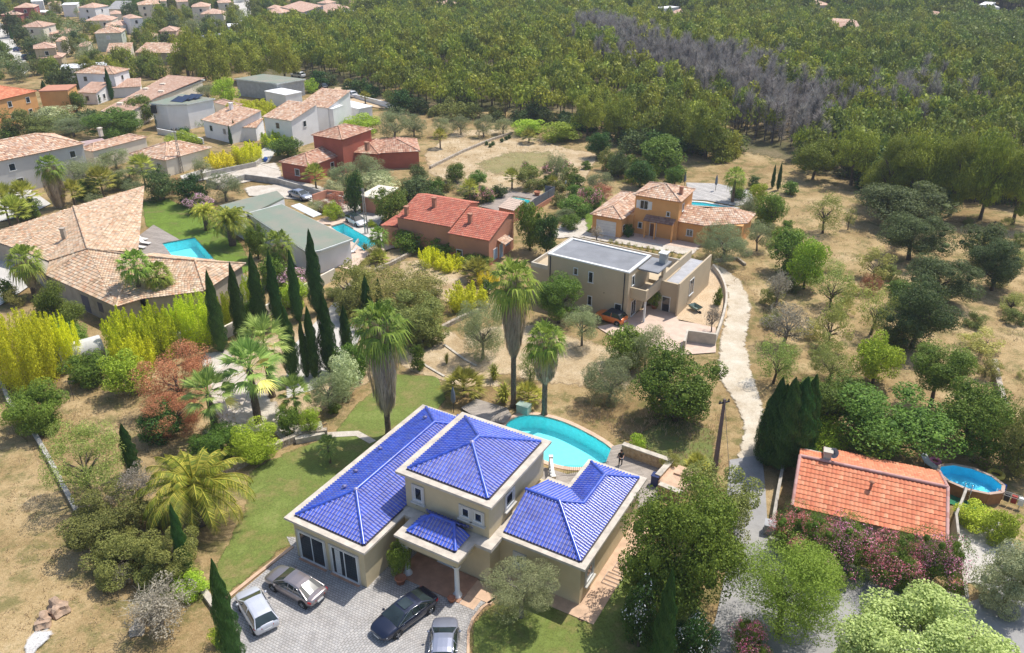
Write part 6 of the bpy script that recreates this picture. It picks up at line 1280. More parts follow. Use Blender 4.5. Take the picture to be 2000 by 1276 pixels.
def washingtonia(label, base, crown, cw, skirt_y, sw, group=None, kind='wash', trunk=.28):
    g = V(*base); hh = zat(base, crown); s = pxm(g + Vector((0, 0, hh))); R0 = cw / 2 / s; R0 *= .93 if kind == 'wash' else 1; r = empty('fan_palm', g, rnd.uniform(0, 6), label, 'palm tree', group)
    b = MB(); n = 26; b.tube([(0, 0, hh * i / n) for i in range(n + 1)], [trunk * (1.25 if i == 0 else 1) * (1.05 if i % 2 else .95) * (1 - .25 * i / n) for i in range(n + 1)], 12); b.build('trunk', BARKP, r)
    if skirt_y:
        zs = zat(base, (base[0], skirt_y)); link('dead_frond_skirt', skirt_mesh(rnd.randint(0, 1)), r, (0, 0, zs), 0, (sw / 2 / s, sw / 2 / s, hh - zs + .1))
    link('fronds', fanm(kind, rnd.randint(0, 2)), r, (0, 0, hh), 0, (R0 / 1.25,) * 3); return r
LC['datep'] = ((.10, .14, .02), (.20, .24, .035)); LC['datey'] = ((.20, .20, .02), (.38, .36, .07))
def frond_mesh(var, n=52, col_=('datep', 'datey')):
    k = ('phoenix', var, col_)
    if k in _P: return _P[k]
    g = random.Random(var); b = MB()
    for i in range(n):
        t = i / n; el = 1.40 - 1.45 * t; a = i * 2.4 + g.uniform(-.15, .15); L = g.uniform(.85, 1.05) * (.75 + .3 * min(1, t * 2)); pts = []; p = Vector((0, 0, 0)); e = el; h = Vector((math.cos(a), math.sin(a), 0)); K = 11
        for j in range(K + 1):
            pts.append(p.copy()); p = p + (h * math.cos(e) + Vector((0, 0, math.sin(e)))) * L / K; e -= .05 + .04 * t + .018 * j
        b.tube(pts, [.018 * (1 - .8 * j / K) for j in range(K + 1)], 4, 1, cap=False); s = h.cross(Vector((0, 0, 1)))
        for j in range(1, K):
            for f_ in (0, .33, .66):
                c = pts[j].lerp(pts[j + 1], f_); dd = (pts[j + 1] - pts[j]).normalized(); ll = .15 * math.sin(math.pi * min((j + f_) / K * .93 + .12, 1)) ** .6
                for q in (-1, 1):
                    e2 = c + s * q * ll * .85 + dd * ll * .55 + Vector((0, 0, -.05 - .03 * g.random())); w = dd * .011; b.add([c - w, c + w, e2 + w * .3, e2 - w * .3], [(0, 1, 2, 3)], 0 if g.random() < .6 else 1)
    _P[k] = b.mesh('fronds', [LM(col_[0]), LM(col_[1])]); return _P[k]
def date_palm(label, base, crown, cw, group=None, n=52):
    g = V(*base); hh = max(zat(base, crown), .5); s = pxm(g + Vector((0, 0, hh))); R0 = cw / 2 / s; r = empty('date_palm', g, rnd.uniform(0, 6), label, 'palm tree', group); q = R0 * .11 + .12
    b = MB(); k = max(4, int(hh / .25)); b.tube([(0, 0, hh * i / k) for i in range(k + 1)], [q * (1.06 if i % 2 else .94) for i in range(k)] + [q * 1.4], 12); b.build('trunk', BARKP, r); link('fronds', frond_mesh(rnd.randint(0, 1), n), r, (0, 0, hh), 0, (R0 / .93,) * 3); return r
# ------------------------------------------------------------------ PLANTING, by hand
date_palm('big date palm with arching yellow-green fronds on the left lawn', (396, 1020), (396, 955), 235, None, 64)
date_palm('date palm with long arching fronds left of the green flat roof', (405, 450), (405, 415), 62); date_palm('bushy date palm in front of the green flat roof', (455, 480), (460, 432), 100)
W = washingtonia
W('fan palm with grey-brown skirt of dead fronds at the left end of the villa', (759, 850), (757, 640), 116, 800, 64)
W('tallest fan palm with the long brown skirt behind the pool', (1003, 795), (1001, 553), 104, 690, 50); W('shorter skirted fan palm at the tip of the curved pool', (1063, 810), (1063, 668), 86, 745, 52)
W('stout fan palm with thick brown skirt by the grey house', (117, 405), (104, 328), 56, 405, 36); W('left fan palm of the pair standing in the bamboo', (283, 610), (283, 520), 72, 0, 0); W('right fan palm of the pair standing in the bamboo', (322, 605), (325, 538), 60, 0, 0)
W('fan palm at the lower left corner of the sand-tiled roof', (68, 580), (62, 512), 76, 560, 30); W('fan palm on the deck side of the orange villa', (1430, 396), (1433, 347), 46, 0, 0); W('ragged fan palm behind the white gable of the green flat roof', (552, 545), (552, 480), 68, 520, 34); W('small fan palm near the pool shrubs of the narrow pool', (742, 495), (744, 462), 44, 0, 0)
W('fan palm just outside the front courtyard, leftmost of the three', (425, 862), (428, 772), 100, 0, 0, None, 'trachy', .34); W('fan palm in the middle of the courtyard palms', (505, 826), (503, 722), 116, 0, 0, None, 'trachy', .38); W('fan palm farthest back among the courtyard palms', (532, 775), (522, 672), 104, 0, 0, None, 'trachy', .34)
W('small orange-tinged fan palm by the olive of the courtyard', (580, 812), (582, 768), 70, 0, 0, None, 'trachy', .16); W('young fan palm on the lawn near the curved path', (645, 905), (645, 872), 46, 0, 0, None, 'trachy', .12)
for l, x, y, cy_, w in (('fan palm left of the grey house, nearest the frame edge', 20, 440, 395, 70), ('second fan palm from the frame edge beside the grey house', 58, 430, 385, 60), ('fan palm tucked below the first two at the left edge', 40, 450, 415, 64), ('fan palm right of the stout skirted one', 146, 400, 378, 48), ('fan palm between grey house and sand-tiled roof', 203, 385, 358, 62), ('fan palm at the tip of the sand-tiled roof', 284, 362, 330, 54),
    ('fan palm against the red villa corner', 618, 372, 345, 46), ('fan palm in front of the red wing', 756, 325, 305, 34), ('low palm between shrubs by the farm terrace', 918, 402, 372, 40), ('low palm in the olive garden', 860, 290, 268, 30), ('palm of the car park verge, left one', 683, 177, 166, 22), ('palm of the car park verge, on the lawn', 714, 205, 190, 22), ('palm of the car park verge, right one', 758, 200, 190, 24),
    ('palm behind the small bright pool', 1000, 370, 348, 36), ('small palm on the terraced slope', 1033, 280, 270, 34), ('low palm by the stone path', 1080, 370, 358, 26)):
    W(l, (x, y), (x, cy_), w, 0, 0, None, 'cham', .16)
def cham(label, x, y, w): W(label, (x, y), (x, y - w * .18), w, 0, 0, None, 'cham', .14)
cham('dense low fan palm clump beside the villa deck', 906, 775, 84); cham('low fan palm behind the feet of the two tall palms', 1032, 788, 60); cham('dark low fan palm beside the curved steps', 1360, 925, 56); cham('low fan palm under the farmhouse gable', 932, 545, 60); cham('small fan palm on the bank of the narrow pool', 740, 515, 40)
C8 = [(433, 688, 412, 530, 35), (475, 668, 462, 515, 34), (512, 643, 502, 492, 35), (545, 640, 533, 492, 29), (583, 628, 577, 490, 27), (622, 612, 612, 450, 36)]
NM = ['leftmost', 'second from left', 'third from left', 'fourth from left', 'fifth from left', 'tallest, rightmost']
for q, n in zip(C8, NM): cyp(*q[:2], q[2], q[3], q[4], f'{n} of the six cypresses in the back row along the cream wall', 'back row of cypresses')
cyp(573, 737, 568, 600, 38, 'cypress nearest the palms in the front row of cypresses', 'front row of cypresses'); cyp(600, 738, 600, 622, 20, 'very slim cypress squeezed second in the front row', 'front row of cypresses'); cyp(616, 738, 608, 600, 32, 'slim cypress in the middle of the front row', 'front row of cypresses'); cyp(646, 728, 643, 572, 42, 'broadest cypress of the front row', 'front row of cypresses'); cyp(679, 690, 677, 598, 28, 'short cypress at the right end of the front row', 'front row of cypresses')
cyp(719, 622, 716, 540, 26, 'cypress at the left of the pair in the green thicket'); cyp(742, 605, 742, 546, 17, 'small cypress at the right of the pair in the green thicket')
cyp(462, 1310, 437, 1096, 54, 'dark narrow cypress in front of the silver-white hatchback'); cyp(262, 925, 250, 830, 36, 'small cypress in the waste ground left of the date palm'); cyp(366, 1120, 350, 985, 32, 'leaning-looking cypress under the date palm fronds'); cyp(1287, 1330, 1284, 1115, 52, 'cypress in front of the big round tree')
cyp(1508, 368, 1506, 322, 9, 'left of the two needle-thin cypresses by the orange villa'); cyp(1519, 372, 1517, 318, 10, 'right of the two needle-thin cypresses by the orange villa'); cyp(219, 195, 214, 132, 13, 'lone tall cypress before the white house'); cyp(96, 212, 90, 158, 20, 'broad cypress in front of the orange blocks'); cyp(309, 250, 306, 210, 9, 'thin cypress at the wall of the solar house'); cyp(461, 278, 459, 235, 10, 'round-topped cypress by the leftmost white house'); cyp(452, 284, 450, 246, 8, 'thin cypress in front of the leftmost white house'); cyp(313, 322, 308, 285, 11, 'dark cypress against the cream angular roofs')
cyp(193, 203, 190, 178, 12, 'stubby dark cypress by the orange roofs'); cyp(56, 76, 51, 46, 8, 'thin cypress in front of the beige far house'); cyp(24, 78, 21, 52, 7, 'slender cypress along the left road'); cyp(318, 38, 314, 0, 8, 'tall far cypress right of the beige house'); cyp(284, 35, 280, 2, 7, 'tall far cypress left of the beige house'); cyp(1650, 50, 1648, 38, 6, 'dark cypress before the long pale far house')
plant('deep', 672, 332, 710, 418, .2, 'thick rounded cypress with a column shape near the salmon shed')
# big dark columnar clump beside the lane
cg = empty('cypress_clump', (*V2(1527, 905), 0), 0, 'huge dark clump of many-stemmed cypress beside the asphalt lane', 'cypress tree'); go = Vector(cg.location)
for i, (x, y, t, w) in enumerate(((1500, 905, 742, 44), (1522, 915, 738, 50), (1545, 912, 732, 48), (1562, 900, 736, 40), (1530, 890, 745, 60), (1508, 880, 750, 50), (1550, 880, 742, 54), (1512, 900, 750, 44), (1536, 905, 744, 44), (1555, 905, 752, 40), (1494, 895, 758, 36))):
    p = V(x, y); hh = zat((x, y), (x, t)); link('stem_crown', crown_mesh('cyp', 2, i % 2), cg, (p.x - go.x, p.y - go.y, hh / 2), i, (w / 2 / pxm(p) * 1.45,) * 2 + (hh / 2 * (1.04 - .05 * (i % 3)),))
T_ = """pine 1700 272 1790 372 3|leftmost of the big pines above the oak slope
pine 1765 262 1850 372 3.2|second big pine above the oak slope
pine 1835 270 1925 385 3.2|third big pine above the oak slope
pine 1900 262 1985 392 3.2|fourth big pine above the oak slope
pine 1960 290 2050 405 3|big pine cut by the right edge of the frame
pine 1640 250 1712 330 3|rounded pine left of the big pines at right
pine 1560 275 1630 330 2|low pine at the foot of the dead grove
pine 1345 205 1425 285 2.5|tall pine over the clearing behind the orange villa
pine 1290 195 1355 270 2.5|pine left of the tall one over the clearing
pine 1180 190 1240 255 2.5|pine behind the round carob tree
pine 1120 188 1180 245 2.5|pine above the long yellowing hedge
pine 380 75 450 150 2.5|tall pine left of the pine wood, by the long pink roof
pine 450 85 520 140 2.5|broad pine behind the green-roofed grey house
pine 330 60 390 140 2|pine between far houses and the pine wood
pine 520 70 580 140 2.5|pine at the left shoulder of the wood
pine 150 110 205 150 2|pine between the tan house and the white flat roof
pine 205 225 262 262 0.5|bushy pine behind the chimney of the angular roofs
big 1222 955 1432 1190 1.4|large round dark green tree beside the villa's right wing
scrub 1335 915 1475 1055 .4|mixed yellow and green shrub tree beside the lane behind the round tree
olwhite 1215 1120 1290 1276 .3|white-flowering oleander at the foot of the round tree
olwhite 1320 1200 1400 1310 .2|white-flowering oleander right of the front cypress
olmix 1385 985 1425 1040 .6|pink-flowering bush behind the round tree
olive 952 1090 1085 1198 1.6|silvery olive tree in front of the villa's right wing
fine 1440 1055 1640 1240 1.4|feathery bright green tree beside the asphalt lane
oleander 1428 1210 1510 1300 .2|red oleander bush at the bottom edge by the lane
chart 1660 1180 1990 1400 2.2|broad pale lime tree canopy at the bottom right corner
oleander 1508 990 1610 1095 .2|red oleander at the left end of the flowering hedge
olmix 1585 1010 1700 1125 .2|second bush from the left in the flowering hedge
oleander 1680 1030 1800 1150 .2|third bush from the left in the flowering hedge
olmix 1775 1040 1885 1160 .2|rightmost bush of the flowering hedge below the cottage
wgreen 1920 1060 2040 1190 .3|grey-green rounded shrub at the right edge below the vine
lime 1872 985 1950 1035 .05|vine pergola foliage, left part, beside the cottage
lime 1925 1000 1990 1065 .05|vine foliage hanging at the right of the pergola
yg 1575 815 1655 885 .6|light green fig-like tree behind the cottage's left corner
tree 1560 735 1700 850 1.0|green feathery tree right of the dark cypress clump
tree 1640 755 1845 905 1.0|broad green tree behind the orange-tiled roof
tree 1830 750 1975 890 .6|round dense green tree above the raised pool
scrub 1955 780 2060 920 .4|dull green shrub at the right edge behind the raised pool
tree 1785 668 1895 760 2.6|open-crowned tree with dark trunk in the lower orchard
oak 1735 550 1860 672 1.0|biggest grey-green oak in the middle of the orchard
tree 1733 548 1800 600 .6|bright fig leaning on the biggest orchard oak
oak 1778 500 1898 585 .8|dark oak above the biggest orchard oak
oak 1728 418 1845 498 1.2|oak with shaded trunk on the upper dry slope
oak 1880 440 1962 512 .9|left oak of the two at the right side of the orchard
oak 1905 470 2000 555 1.2|right oak of the two at the right side of the orchard
oak 1690 360 1845 432 1.0|wide dark oak at the wood's edge on the dry slope
almond 1585 378 1645 448 .8|twin-stemmed sapling tree on the open dry slope
almond 1650 405 1672 440 .8|thin sapling on the open dry slope
lime 1545 470 1612 560 .5|yellow-green almond tree at the top of the track
almond 1590 525 1672 600 .6|loose pale green almond below the yellow-green one
weed 1680 485 1745 545 .3|pale weedy bush left of the second orchard oak
redt 1680 535 1725 575 .1|small purplish bush in the orchard
almond 1675 560 1748 645 .8|pale green almond left of the biggest oak
lime 1675 650 1758 745 .6|yellow-green almond in the lower orchard
almond 1580 668 1672 748 .5|loose green almond near the lower orchard path
almond 1480 660 1556 745 .5|dull green almond beside the dirt track
weed 1590 590 1662 680 .4|wispy grey-green almond in the orchard centre
bare 1485 585 1590 672 .6|half-dead grey almond beside the dirt track bend
bare 1495 520 1550 592 .6|bare grey almond near the track's upper bend
tree 1508 450 1590 530 .5|bushy green tree below the orange villa's olives
weed 1880 640 1962 695 .1|pale green bush on the terrace of the right slope
weed 1950 570 2010 612 .1|small green bush at the right edge of the orchard
weed 1900 690 1960 740 .1|low weeds by the old stone wall
olive 1368 435 1465 508 .5|large silver olive in front of the orange villa
olive 1458 432 1508 482 .8|smaller olive right of the large silver one
olive 1440 385 1482 428 .6|olive at the end of the blue pool of the orange villa
tree 1480 378 1535 435 .7|bright green tree right of the pool of the orange villa
lime 1462 360 1500 400 .3|light green bush by the pale deck
deep 1462 345 1485 368 .2|dark bush left of the needle-thin cypresses
tree 1528 355 1560 380 .1|low bush right of the needle-thin cypresses
deep 1225 312 1278 362 .5|dark glossy tree behind the orange villa
tree 1248 268 1332 332 .6|light green rounded tree behind the orange villa
tree 1300 325 1338 362 .4|round bright green tree by the pale deck
deep 1148 258 1192 304 .5|dark round carob tree on the sandy path
oak 1188 300 1230 345 .2|dark grey-green bush left of the glossy tree
scrub 1170 290 1200 330 .2|small dull shrub above the sandy path
olive 1145 335 1195 372 .3|small olive at the upper path
redt 1150 360 1195 390 .1|reddish flowering shrub at the upper path
olmix 1130 365 1180 408 .1|pink and green shrub beside the garage lawn
tree 1090 385 1150 425 .1|spreading green shrub left of the garage lawn
tree 1095 420 1132 448 .1|clipped green bush by the garage lawn gate
olive 1085 405 1125 432 .1|grey-green bush beside the clipped one
bare 1150 440 1184 468 .5|pollarded bare tree in front of the white garage door
tree 1205 425 1240 450 .1|low green shrub at the orange villa wall
deep 1218 438 1238 462 .1|small dark shrub near the orange villa door
tree 1010 398 1062 480 .8|speckled green tree at the end of the farmhouse
deep 1045 420 1092 495 .6|dark green tree right of the speckled one
tree 905 500 960 520 .0|green climber on the farmhouse corner
yel 815 478 860 520 0|left yellow broom bush in the farmhouse hedge
yel 845 490 905 528 0|right yellow broom bush in the farmhouse hedge
yel 872 545 952 605 0|isolated yellow broom bush below the farmhouse
yel 930 525 975 560 0|yellow broom beside the low fan palm
olwhite 940 545 965 580 0|white-flowered bush beside the yellow broom
tree 838 465 898 502 .1|feathery green bush at the farmhouse wall
tree 770 450 830 492 .1|green hedge bush beside the farmhouse's barred window
tree 730 370 795 432 .3|big-leaved dark tree in front of the farmhouse gable
oak 775 345 855 392 .3|grey-green shrub mass behind the farmhouse
olive 700 328 772 372 .3|broad olive-toned shrub right of the red villa
wgreen 705 340 775 380 .2|silvery flowering shrub behind the thick rounded cypress
olive 690 300 745 345 .4|olive in front of the red wing
olive 640 318 698 362 .4|olive in front of the red villa's corner
oak 800 322 835 352 .2|green shrub right of the red wing
wgreen 636 352 672 376 .1|trimmed grey shrub near the long pale wall
redt 628 376 678 412 .1|purple-leaved bush behind the lower car
olive 600 390 640 415 .2|small grey olive by the white sun sail
lime 632 395 668 428 .1|yellow-green yucca-like bush at the head of the long pool
olive 405 338 470 385 .9|olive tree in the gravel yard behind the green flat roof
olive 375 310 410 345 .8|small olive by the upper lane
olpink 366 378 412 416 .1|bright pink oleander beside the lawn of the angular pool
oak 285 332 345 390 .2|large dark shrub at the corner of the lawn
redt 330 345 360 375 .2|rust-coloured bush at the lawn corner
deep 345 345 400 400 .2|dark evergreen at the top of the lawn
tree 480 440 520 505 .2|bushy green shrub beside the bushy date palm
wgreen 450 425 500 460 .4|cream-flowered shrub under the bushy date palm
tree 505 500 560 560 .2|rounded green shrub behind the cypress row
olpink 540 520 605 565 .1|pink oleander behind the cypress row
lime 545 545 600 600 .1|bright green hedge section behind the cypresses
bam 470 520 510 600 0|bamboo tuft between the second and third cypress
bam 425 560 470 640 0|bamboo tuft right of the leftmost cypress
bam 330 560 425 672 0|right section of the tall bamboo screen
bam 262 580 345 695 0|centre section of the tall bamboo screen
bam 200 590 285 705 0|left section of the tall bamboo screen
yel 215 640 295 730 0|yellowest bamboo clump at the front of the screen
yel -20 590 100 752 0|large golden bamboo at the left frame edge
yel 95 600 155 720 0|thin golden bamboo plume behind the tank
yel 88 690 105 745 0|low golden tuft beside the tank
pined 60 552 160 645 1.0|rounded umbrella pine in front of the sand-tiled house
tree 60 635 165 700 .1|low green shrub behind the white tank
tree 132 690 208 755 .1|green bush covering the right end of the tank
lime 205 690 290 770 .4|bright green tree at the foot of the bamboo
redt 275 680 412 795 .6|large dusky purple smoke tree before the gravel courtyard
redt 285 765 390 850 .3|rust-red bush below the smoke tree
deep 272 790 350 862 .1|dark bush under the rust-red one
tree 375 830 470 905 .2|green hedge shrub on the terrace above the lawn
lime 450 825 540 902 .2|yellow-green hedge shrub on the terrace above the lawn
yg 583 798 626 842 .6|clipped yellow-green ball bush in the stone planter
tree 540 795 585 845 .5|small green tree left of the clipped ball
olive 605 722 678 792 1.0|grey olive behind the clipped ball
wgreen 640 690 702 775 .2|silvery variegated shrub right of the grey olive
tree 660 672 722 740 .1|dark green shrub below the short cypress
tree 640 785 665 810 0|small bright bush beside the lawn
weed 640 505 725 600 .2|left part of the green thicket behind the cypresses
weed 725 520 860 620 .3|large loose bush in the middle of the green thicket
scrub 750 570 872 668 .3|dark lower part of the green thicket
scrub 655 560 720 620 .2|dull green shrub among the thicket
tree 800 675 828 722 .1|upright green shrub by the lawn corner
olive 898 588 985 700 .4|tall grey olive left of the tallest fan palm
strap 945 700 985 745 0|spiky bronze plant in the sandy bed
strap 955 735 1012 792 0|large strappy plant left of the tallest fan palm
strap 862 680 882 712 0|small spiky plant by the kerb
almond 1010 690 1060 745 .2|thin sapling between the two skirted palms
tree 1050 540 1136 615 1.4|green tree in front of the modern house wall
olive 1105 600 1172 660 1.3|grey olive left of the small orange car
olive 1140 695 1240 790 .2|round grey olive on the sandy slope
tree 1185 640 1265 715 .3|green bush below the small orange car
olive 1230 635 1300 720 .4|grey and green shrub before the pink patio
tree 1250 688 1402 828 .4|wide dark green tree at the end of the modern house patio
bare 1375 590 1412 645 .4|pruned bare tree at the corner of the sandy plot
tree 1395 560 1412 600 0|green weeds along the curved low wall
tree 10 755 118 850 .1|rounded green bush in the dry field, at far left
almond 85 828 232 968 1.0|gnarled half-bare almond tree left of the small cypress
scrub 128 962 280 1062 .2|dark green shrub below the gnarled almond
bare 220 900 318 1000 .3|grey twiggy bush between almond and date palm
scrub 178 1042 292 1135 .2|olive-green shrub at the edge of the dry field
scrub 280 1035 385 1135 .2|yellowish shrub right of the olive-green one
bare 225 1125 385 1245 .1|dry grey bush at the bottom of the shrub belt
lime 338 1115 402 1168 .1|small yellow-green bush near the pale stone edging
lime 408 1222 442 1262 0|tiny yellow-green bush left of the front cypress
tree 757 1058 802 1120 .5|round green bush in the large terracotta pot
tree 1268 560 1292 600 .4|small potted tree under the corner balcony
lime 1230 850 1262 880 0|short bright grass clump behind the rubble wall
weed 1290 878 1330 925 0|green weeds beyond the rubble wall
deep 1020 395 1030 410 0|small shrub beside the shed
tree 870 320 908 352 .3|dark citrus tree below the terraces
tree 915 335 950 362 .3|bright citrus tree below the terraces
olmix 930 365 968 395 .1|pink-flowering bush by the terrace lawn
oak 960 360 990 385 .1|grey-green shrub by the terrace
olive 1070 300 1108 350 .5|olive at the edge of the grass plot
scrub 1010 330 1060 370 .1|hedge of mixed shrubs behind the terrace
tree 1047 355 1070 368 0|small clipped round shrub on the sandy ground
tree 1135 315 1155 332 0|small round shrub on the path
lime 1000 235 1060 262 .1|left part of the long yellowing hedge
lime 1055 240 1130 275 .1|right part of the long yellowing hedge
olive 735 215 800 268 .6|big olive at the edge of the garden of olives
olive 785 225 830 262 .6|olive right of the big one in the olive garden
olive 845 228 880 262 .6|third olive in the olive garden
olive 880 225 920 258 .6|fourth olive in the olive garden
olive 925 225 965 262 .6|fifth olive in the olive garden
olive 965 230 1000 258 .5|rightmost olive in the olive garden
lime 665 225 740 258 .1|yellow-green hedge of the white house by the forest
bam 510 255 590 278 0|reed hedge in front of the middle white house
yel 455 270 512 318 0|golden bamboo bend at the upper lane
yel 400 295 470 322 0|golden reed hedge along the upper lane
tree 530 270 588 305 .5|round mulberry tree at the end of the upper lane
bam 445 200 540 225 0|reed screen in front of the green-roofed grey house
lime 415 155 462 205 .6|vivid yellow-green tree left of the green-roofed grey house
olive 380 165 425 195 .5|grey olive behind the solar house
deep 606 140 640 168 .5|small umbrella tree by the white van-like car
lime 590 155 620 180 .1|bright bush at the corner of the green-roofed house
olive 0 310 42 350 .8|olive at the corner of the grey house
olive 128 310 205 358 .4|broad grey olive right of the grey house
olive 195 290 250 325 .6|olive before the cream angular-roofed house
scrub 215 335 255 370 .1|yellowish shrub near the palms by the sand-tiled roof
olive 230 325 275 355 .3|pale olive near the lattice pole
deep 345 250 372 268 .1|clipped green hedge under the solar house
lime 325 262 385 282 .1|bright shrubs on the balustrade wall
wgreen 75 205 140 238 .4|silver-leaved tree below the orange blocks
tree 125 180 165 215 .6|round tree in front of the orange blank wall
olive 100 230 180 262 .4|grey-green tree behind the grey house roof, right
scrub 0 215 60 265 .4|dull green tree behind the grey house roof, left edge
scrub 50 230 110 262 .4|dull green tree behind the grey house roof, centre
tree 170 215 270 268 .5|dark leafy tree behind the chimney of the angular roofs
tree 240 190 300 235 .5|leafy tree left of the solar house
tree 370 225 400 245 .1|small round shrub beside the leftmost white house
weed 10 560 50 600 .1|green shrub at the lower left corner of the roof house
tree 0 545 30 590 .3|leafy shrub at the left frame edge by the grey lane
tree 165 720 200 750 0|low green growth beside the tank cradle
strapd 700 470 725 490 0|small spiky plant by the narrow pool
lime 715 430 735 445 0|bright tuft at the foot of the lattice pole
lime 785 470 812 490 0|bright shrub at the end of the waste plot hedge
tree 470 590 500 640 .2|leafy gap filler between bamboo and cypress wall
deep 835 450 862 470 0|dark ivy at the farmhouse window"""
for ln in T_.split('\n'):
    s_, l_ = ln.split('|'); q = s_.split(); plant(q[0], *[float(v) for v in q[1:5]], float(q[5]), l_)
# small repeats
for i in range(15):
    x = 1192 + i * 12.2; y = 474 + i * 2.3 + (i % 3) * 1.5; plant('weed', x - 5, y - 8, x + 5, y + 3, 0, 'small shrub of the planted row behind the modern house', 'row of young shrubs behind the modern house')
for x, y in ((950, 280), (958, 284), (963, 280), (980, 274), (988, 270), (995, 267)): plant('deep', x - 4, y - 4, x + 4, y + 4, 0, 'small dark clipped ball bush on the olive garden terrace', 'ball bushes on the terrace')
# ------------------------------------------------------------------ PINE WOOD, DEAD GROVE, DISTANT TREES
def pine_lod(kind, var, n, lf, extra=''):
    g = np.random.default_rng(500 + var); b = MB()
    if kind != 'ash':
        K = 9; C = clumps(K, g, .2, 1, -.3); Rr = g.uniform(.35, .6, len(C)); k = g.integers(0, len(C), n); d = rdir(n, g); d[:, 2] = np.abs(d[:, 2]) * 1.1 - .3; P = C[k] + unit(d) * (Rr[k] * g.uniform(.6, 1, n))[:, None]; P /= np.abs(P).max(0)
        P = P * np.array([.5, .5, .40]) + np.array([0, 0, .60]); P[:, :2] *= (1.12 - .35 * np.clip((P[:, 2:3] - .4) / .6, 0, 1)); Q = leaves(P, unit(d), lf, g, 1.9, (0, 0, .7), .7)
        b.tube([(0, 0, 0), (.02, .01, .4), (0, 0, .85)], [.028, .02, .006], 5, cap=False)
        return qmesh('pine', Q, 0, [LM(kind), BARK], b)
    P = []
    for i in range(n):
        z = g.uniform(.28, .95); a = g.random() * 6.28; L = g.uniform(.1, .3) * (1.15 - z * .5); p = np.array([0, 0, z]); q = p + np.array([math.cos(a) * L, math.sin(a) * L, g.uniform(.0, .22)]); w = rdir(1, g)[0] * lf; P.append([p - w, p + w, q + w * .4, q - w * .4])
    b.tube([(0, 0, 0), (.01, .01, .5), (0, 0, 1.0)], [.022, .014, .003], 5, cap=False)
    return qmesh('dead_pine', np.array(P), 0, [LM('ash'), mat('charred_bark', (.13, .11, .115), .9)], b)
PIN = {k: [pine_lod(k, v, 380, .11) for v in range(3)] for k in ('pine', 'pined', 'pineblue')}; PIN['ash'] = [pine_lod('ash', v, 420, .0065) for v in range(3)]
def region(pts): return [tuple(V2(*p)) for p in pts]
WOOD = [(345, 112), (400, 92), (470, 72), (600, 40), (700, 20), (850, 8), (1100, -22), (1500, -30), (2050, -30), (2300, 200), (2100, 400), (1960, 400), (1850, 405), (1700, 385), (1620, 345), (1545, 318), (1400, 318), (1260, 290), (1130, 240), (1000, 232), (850, 218), (790, 212), (700, 170), (620, 152), (560, 130), (480, 140), (400, 160), (345, 150)]
DEADR = [(1100, 78), (1150, 66), (1230, 80), (1300, 118), (1400, 125), (1500, 160), (1560, 200), (1650, 215), (1740, 190), (1860, 190), (1880, 225), (1790, 250), (1700, 262), (1600, 300), (1545, 300), (1440, 262), (1420, 235), (1330, 190), (1240, 170), (1170, 120)]
CLEAR = [(1430, 262), (1560, 298), (1545, 330), (1400, 330), (1330, 330)]
def scatter(poly, n, g, mind):
    A = np.array(poly); lo, hi = A.min(0), A.max(0); out = []; cell = {}
    tries = 0
    while len(out) < n and tries < n * 30:
        tries += 1; p = (g.uniform(lo[0], hi[0]), g.uniform(lo[1], hi[1])); q = (int(p[0] / mind), int(p[1] / mind))
        if any(math.dist(p, o) < mind for i in (-1, 0, 1) for j in (-1, 0, 1) for o in cell.get((q[0] + i, q[1] + j), ())): continue
        if inside(poly, np.array([p]))[0]: out.append(p); cell.setdefault(q, []).append(p)
    return out
HOUSEP = [(o.matrix_world.translation if False else Vector(o.location)) for o in col.objects if o.parent is None and o.get('category') == 'house']
gW = random.Random(3); wp, dp, cp = region(WOOD), region(DEADR), region(CLEAR)
def near_house(p, d=9): return any((Vector((p[0], p[1])) - h.xy).length < d for h in HOUSEP)
def vis(p): x = p[0] / max(p[1], 1); return abs(x) < .74
P0 = scatter([q for q in wp], 11000, gW, 2.9); arr = np.array(P0); md = inside(dp, arr); mc = inside(cp, arr)
def pxof(p, z=0):
    d = Vector((p[0], p[1], hgt(*p) + z)) - Vector((0, 0, H)); f_ = d.y * math.cos(PITCH) - d.z * math.sin(PITCH); u_ = d.y * math.sin(PITCH) + d.z * math.cos(PITCH); return CX + F * d.x / f_, CY - F * u_ / f_
HB = []
for o in col.objects:
    if o.parent is None and o.get('category') == 'house':
        pts = [o.matrix_basis @ Vector(c.matrix_basis @ Vector(q)) for c in o.children if c.type == 'MESH' and c.name.startswith(('wall', 'roof')) for q in c.bound_box]
        if pts: HB.append((min(p.x for p in pts) - 1.5, max(p.x for p in pts) + 1.5, min(p.y for p in pts) - 6 - max(0, min(p.y for p in pts) - 300) * .13, max(p.y for p in pts) + 1.5))
def clearof(p): return not any(a < p[0] < b and c < p[1] < d for a, b, c, d in HB)
pines, deads = [], []
P0 += [p for p in scatter(dp, 5000, gW, 1.9) if gW.random() < .8]; arr = np.array(P0); md = inside(dp, arr); mc = inside(cp, arr)
ed = edist(dp, arr)
for p, d_, c_, ee in zip(P0, md, mc, ed):
    X, Y = pxof(p)
    if X < -60 or X > 2080 or Y > 470 or c_: continue
    if (d_ and gW.random() < .25 + ee / 9) or (not d_ and ee < 7 and gW.random() < .3 - ee / 25):
        if gW.random() < (.97 if X < 1600 else .45): deads.append(p)
        elif X >= 1600 and gW.random() < .4: pines.append(p)
    elif gW.random() < .95 and clearof(p): pines.append(p)
pines.sort(key=lambda p: p[1]); deads.sort(key=lambda p: p[1])
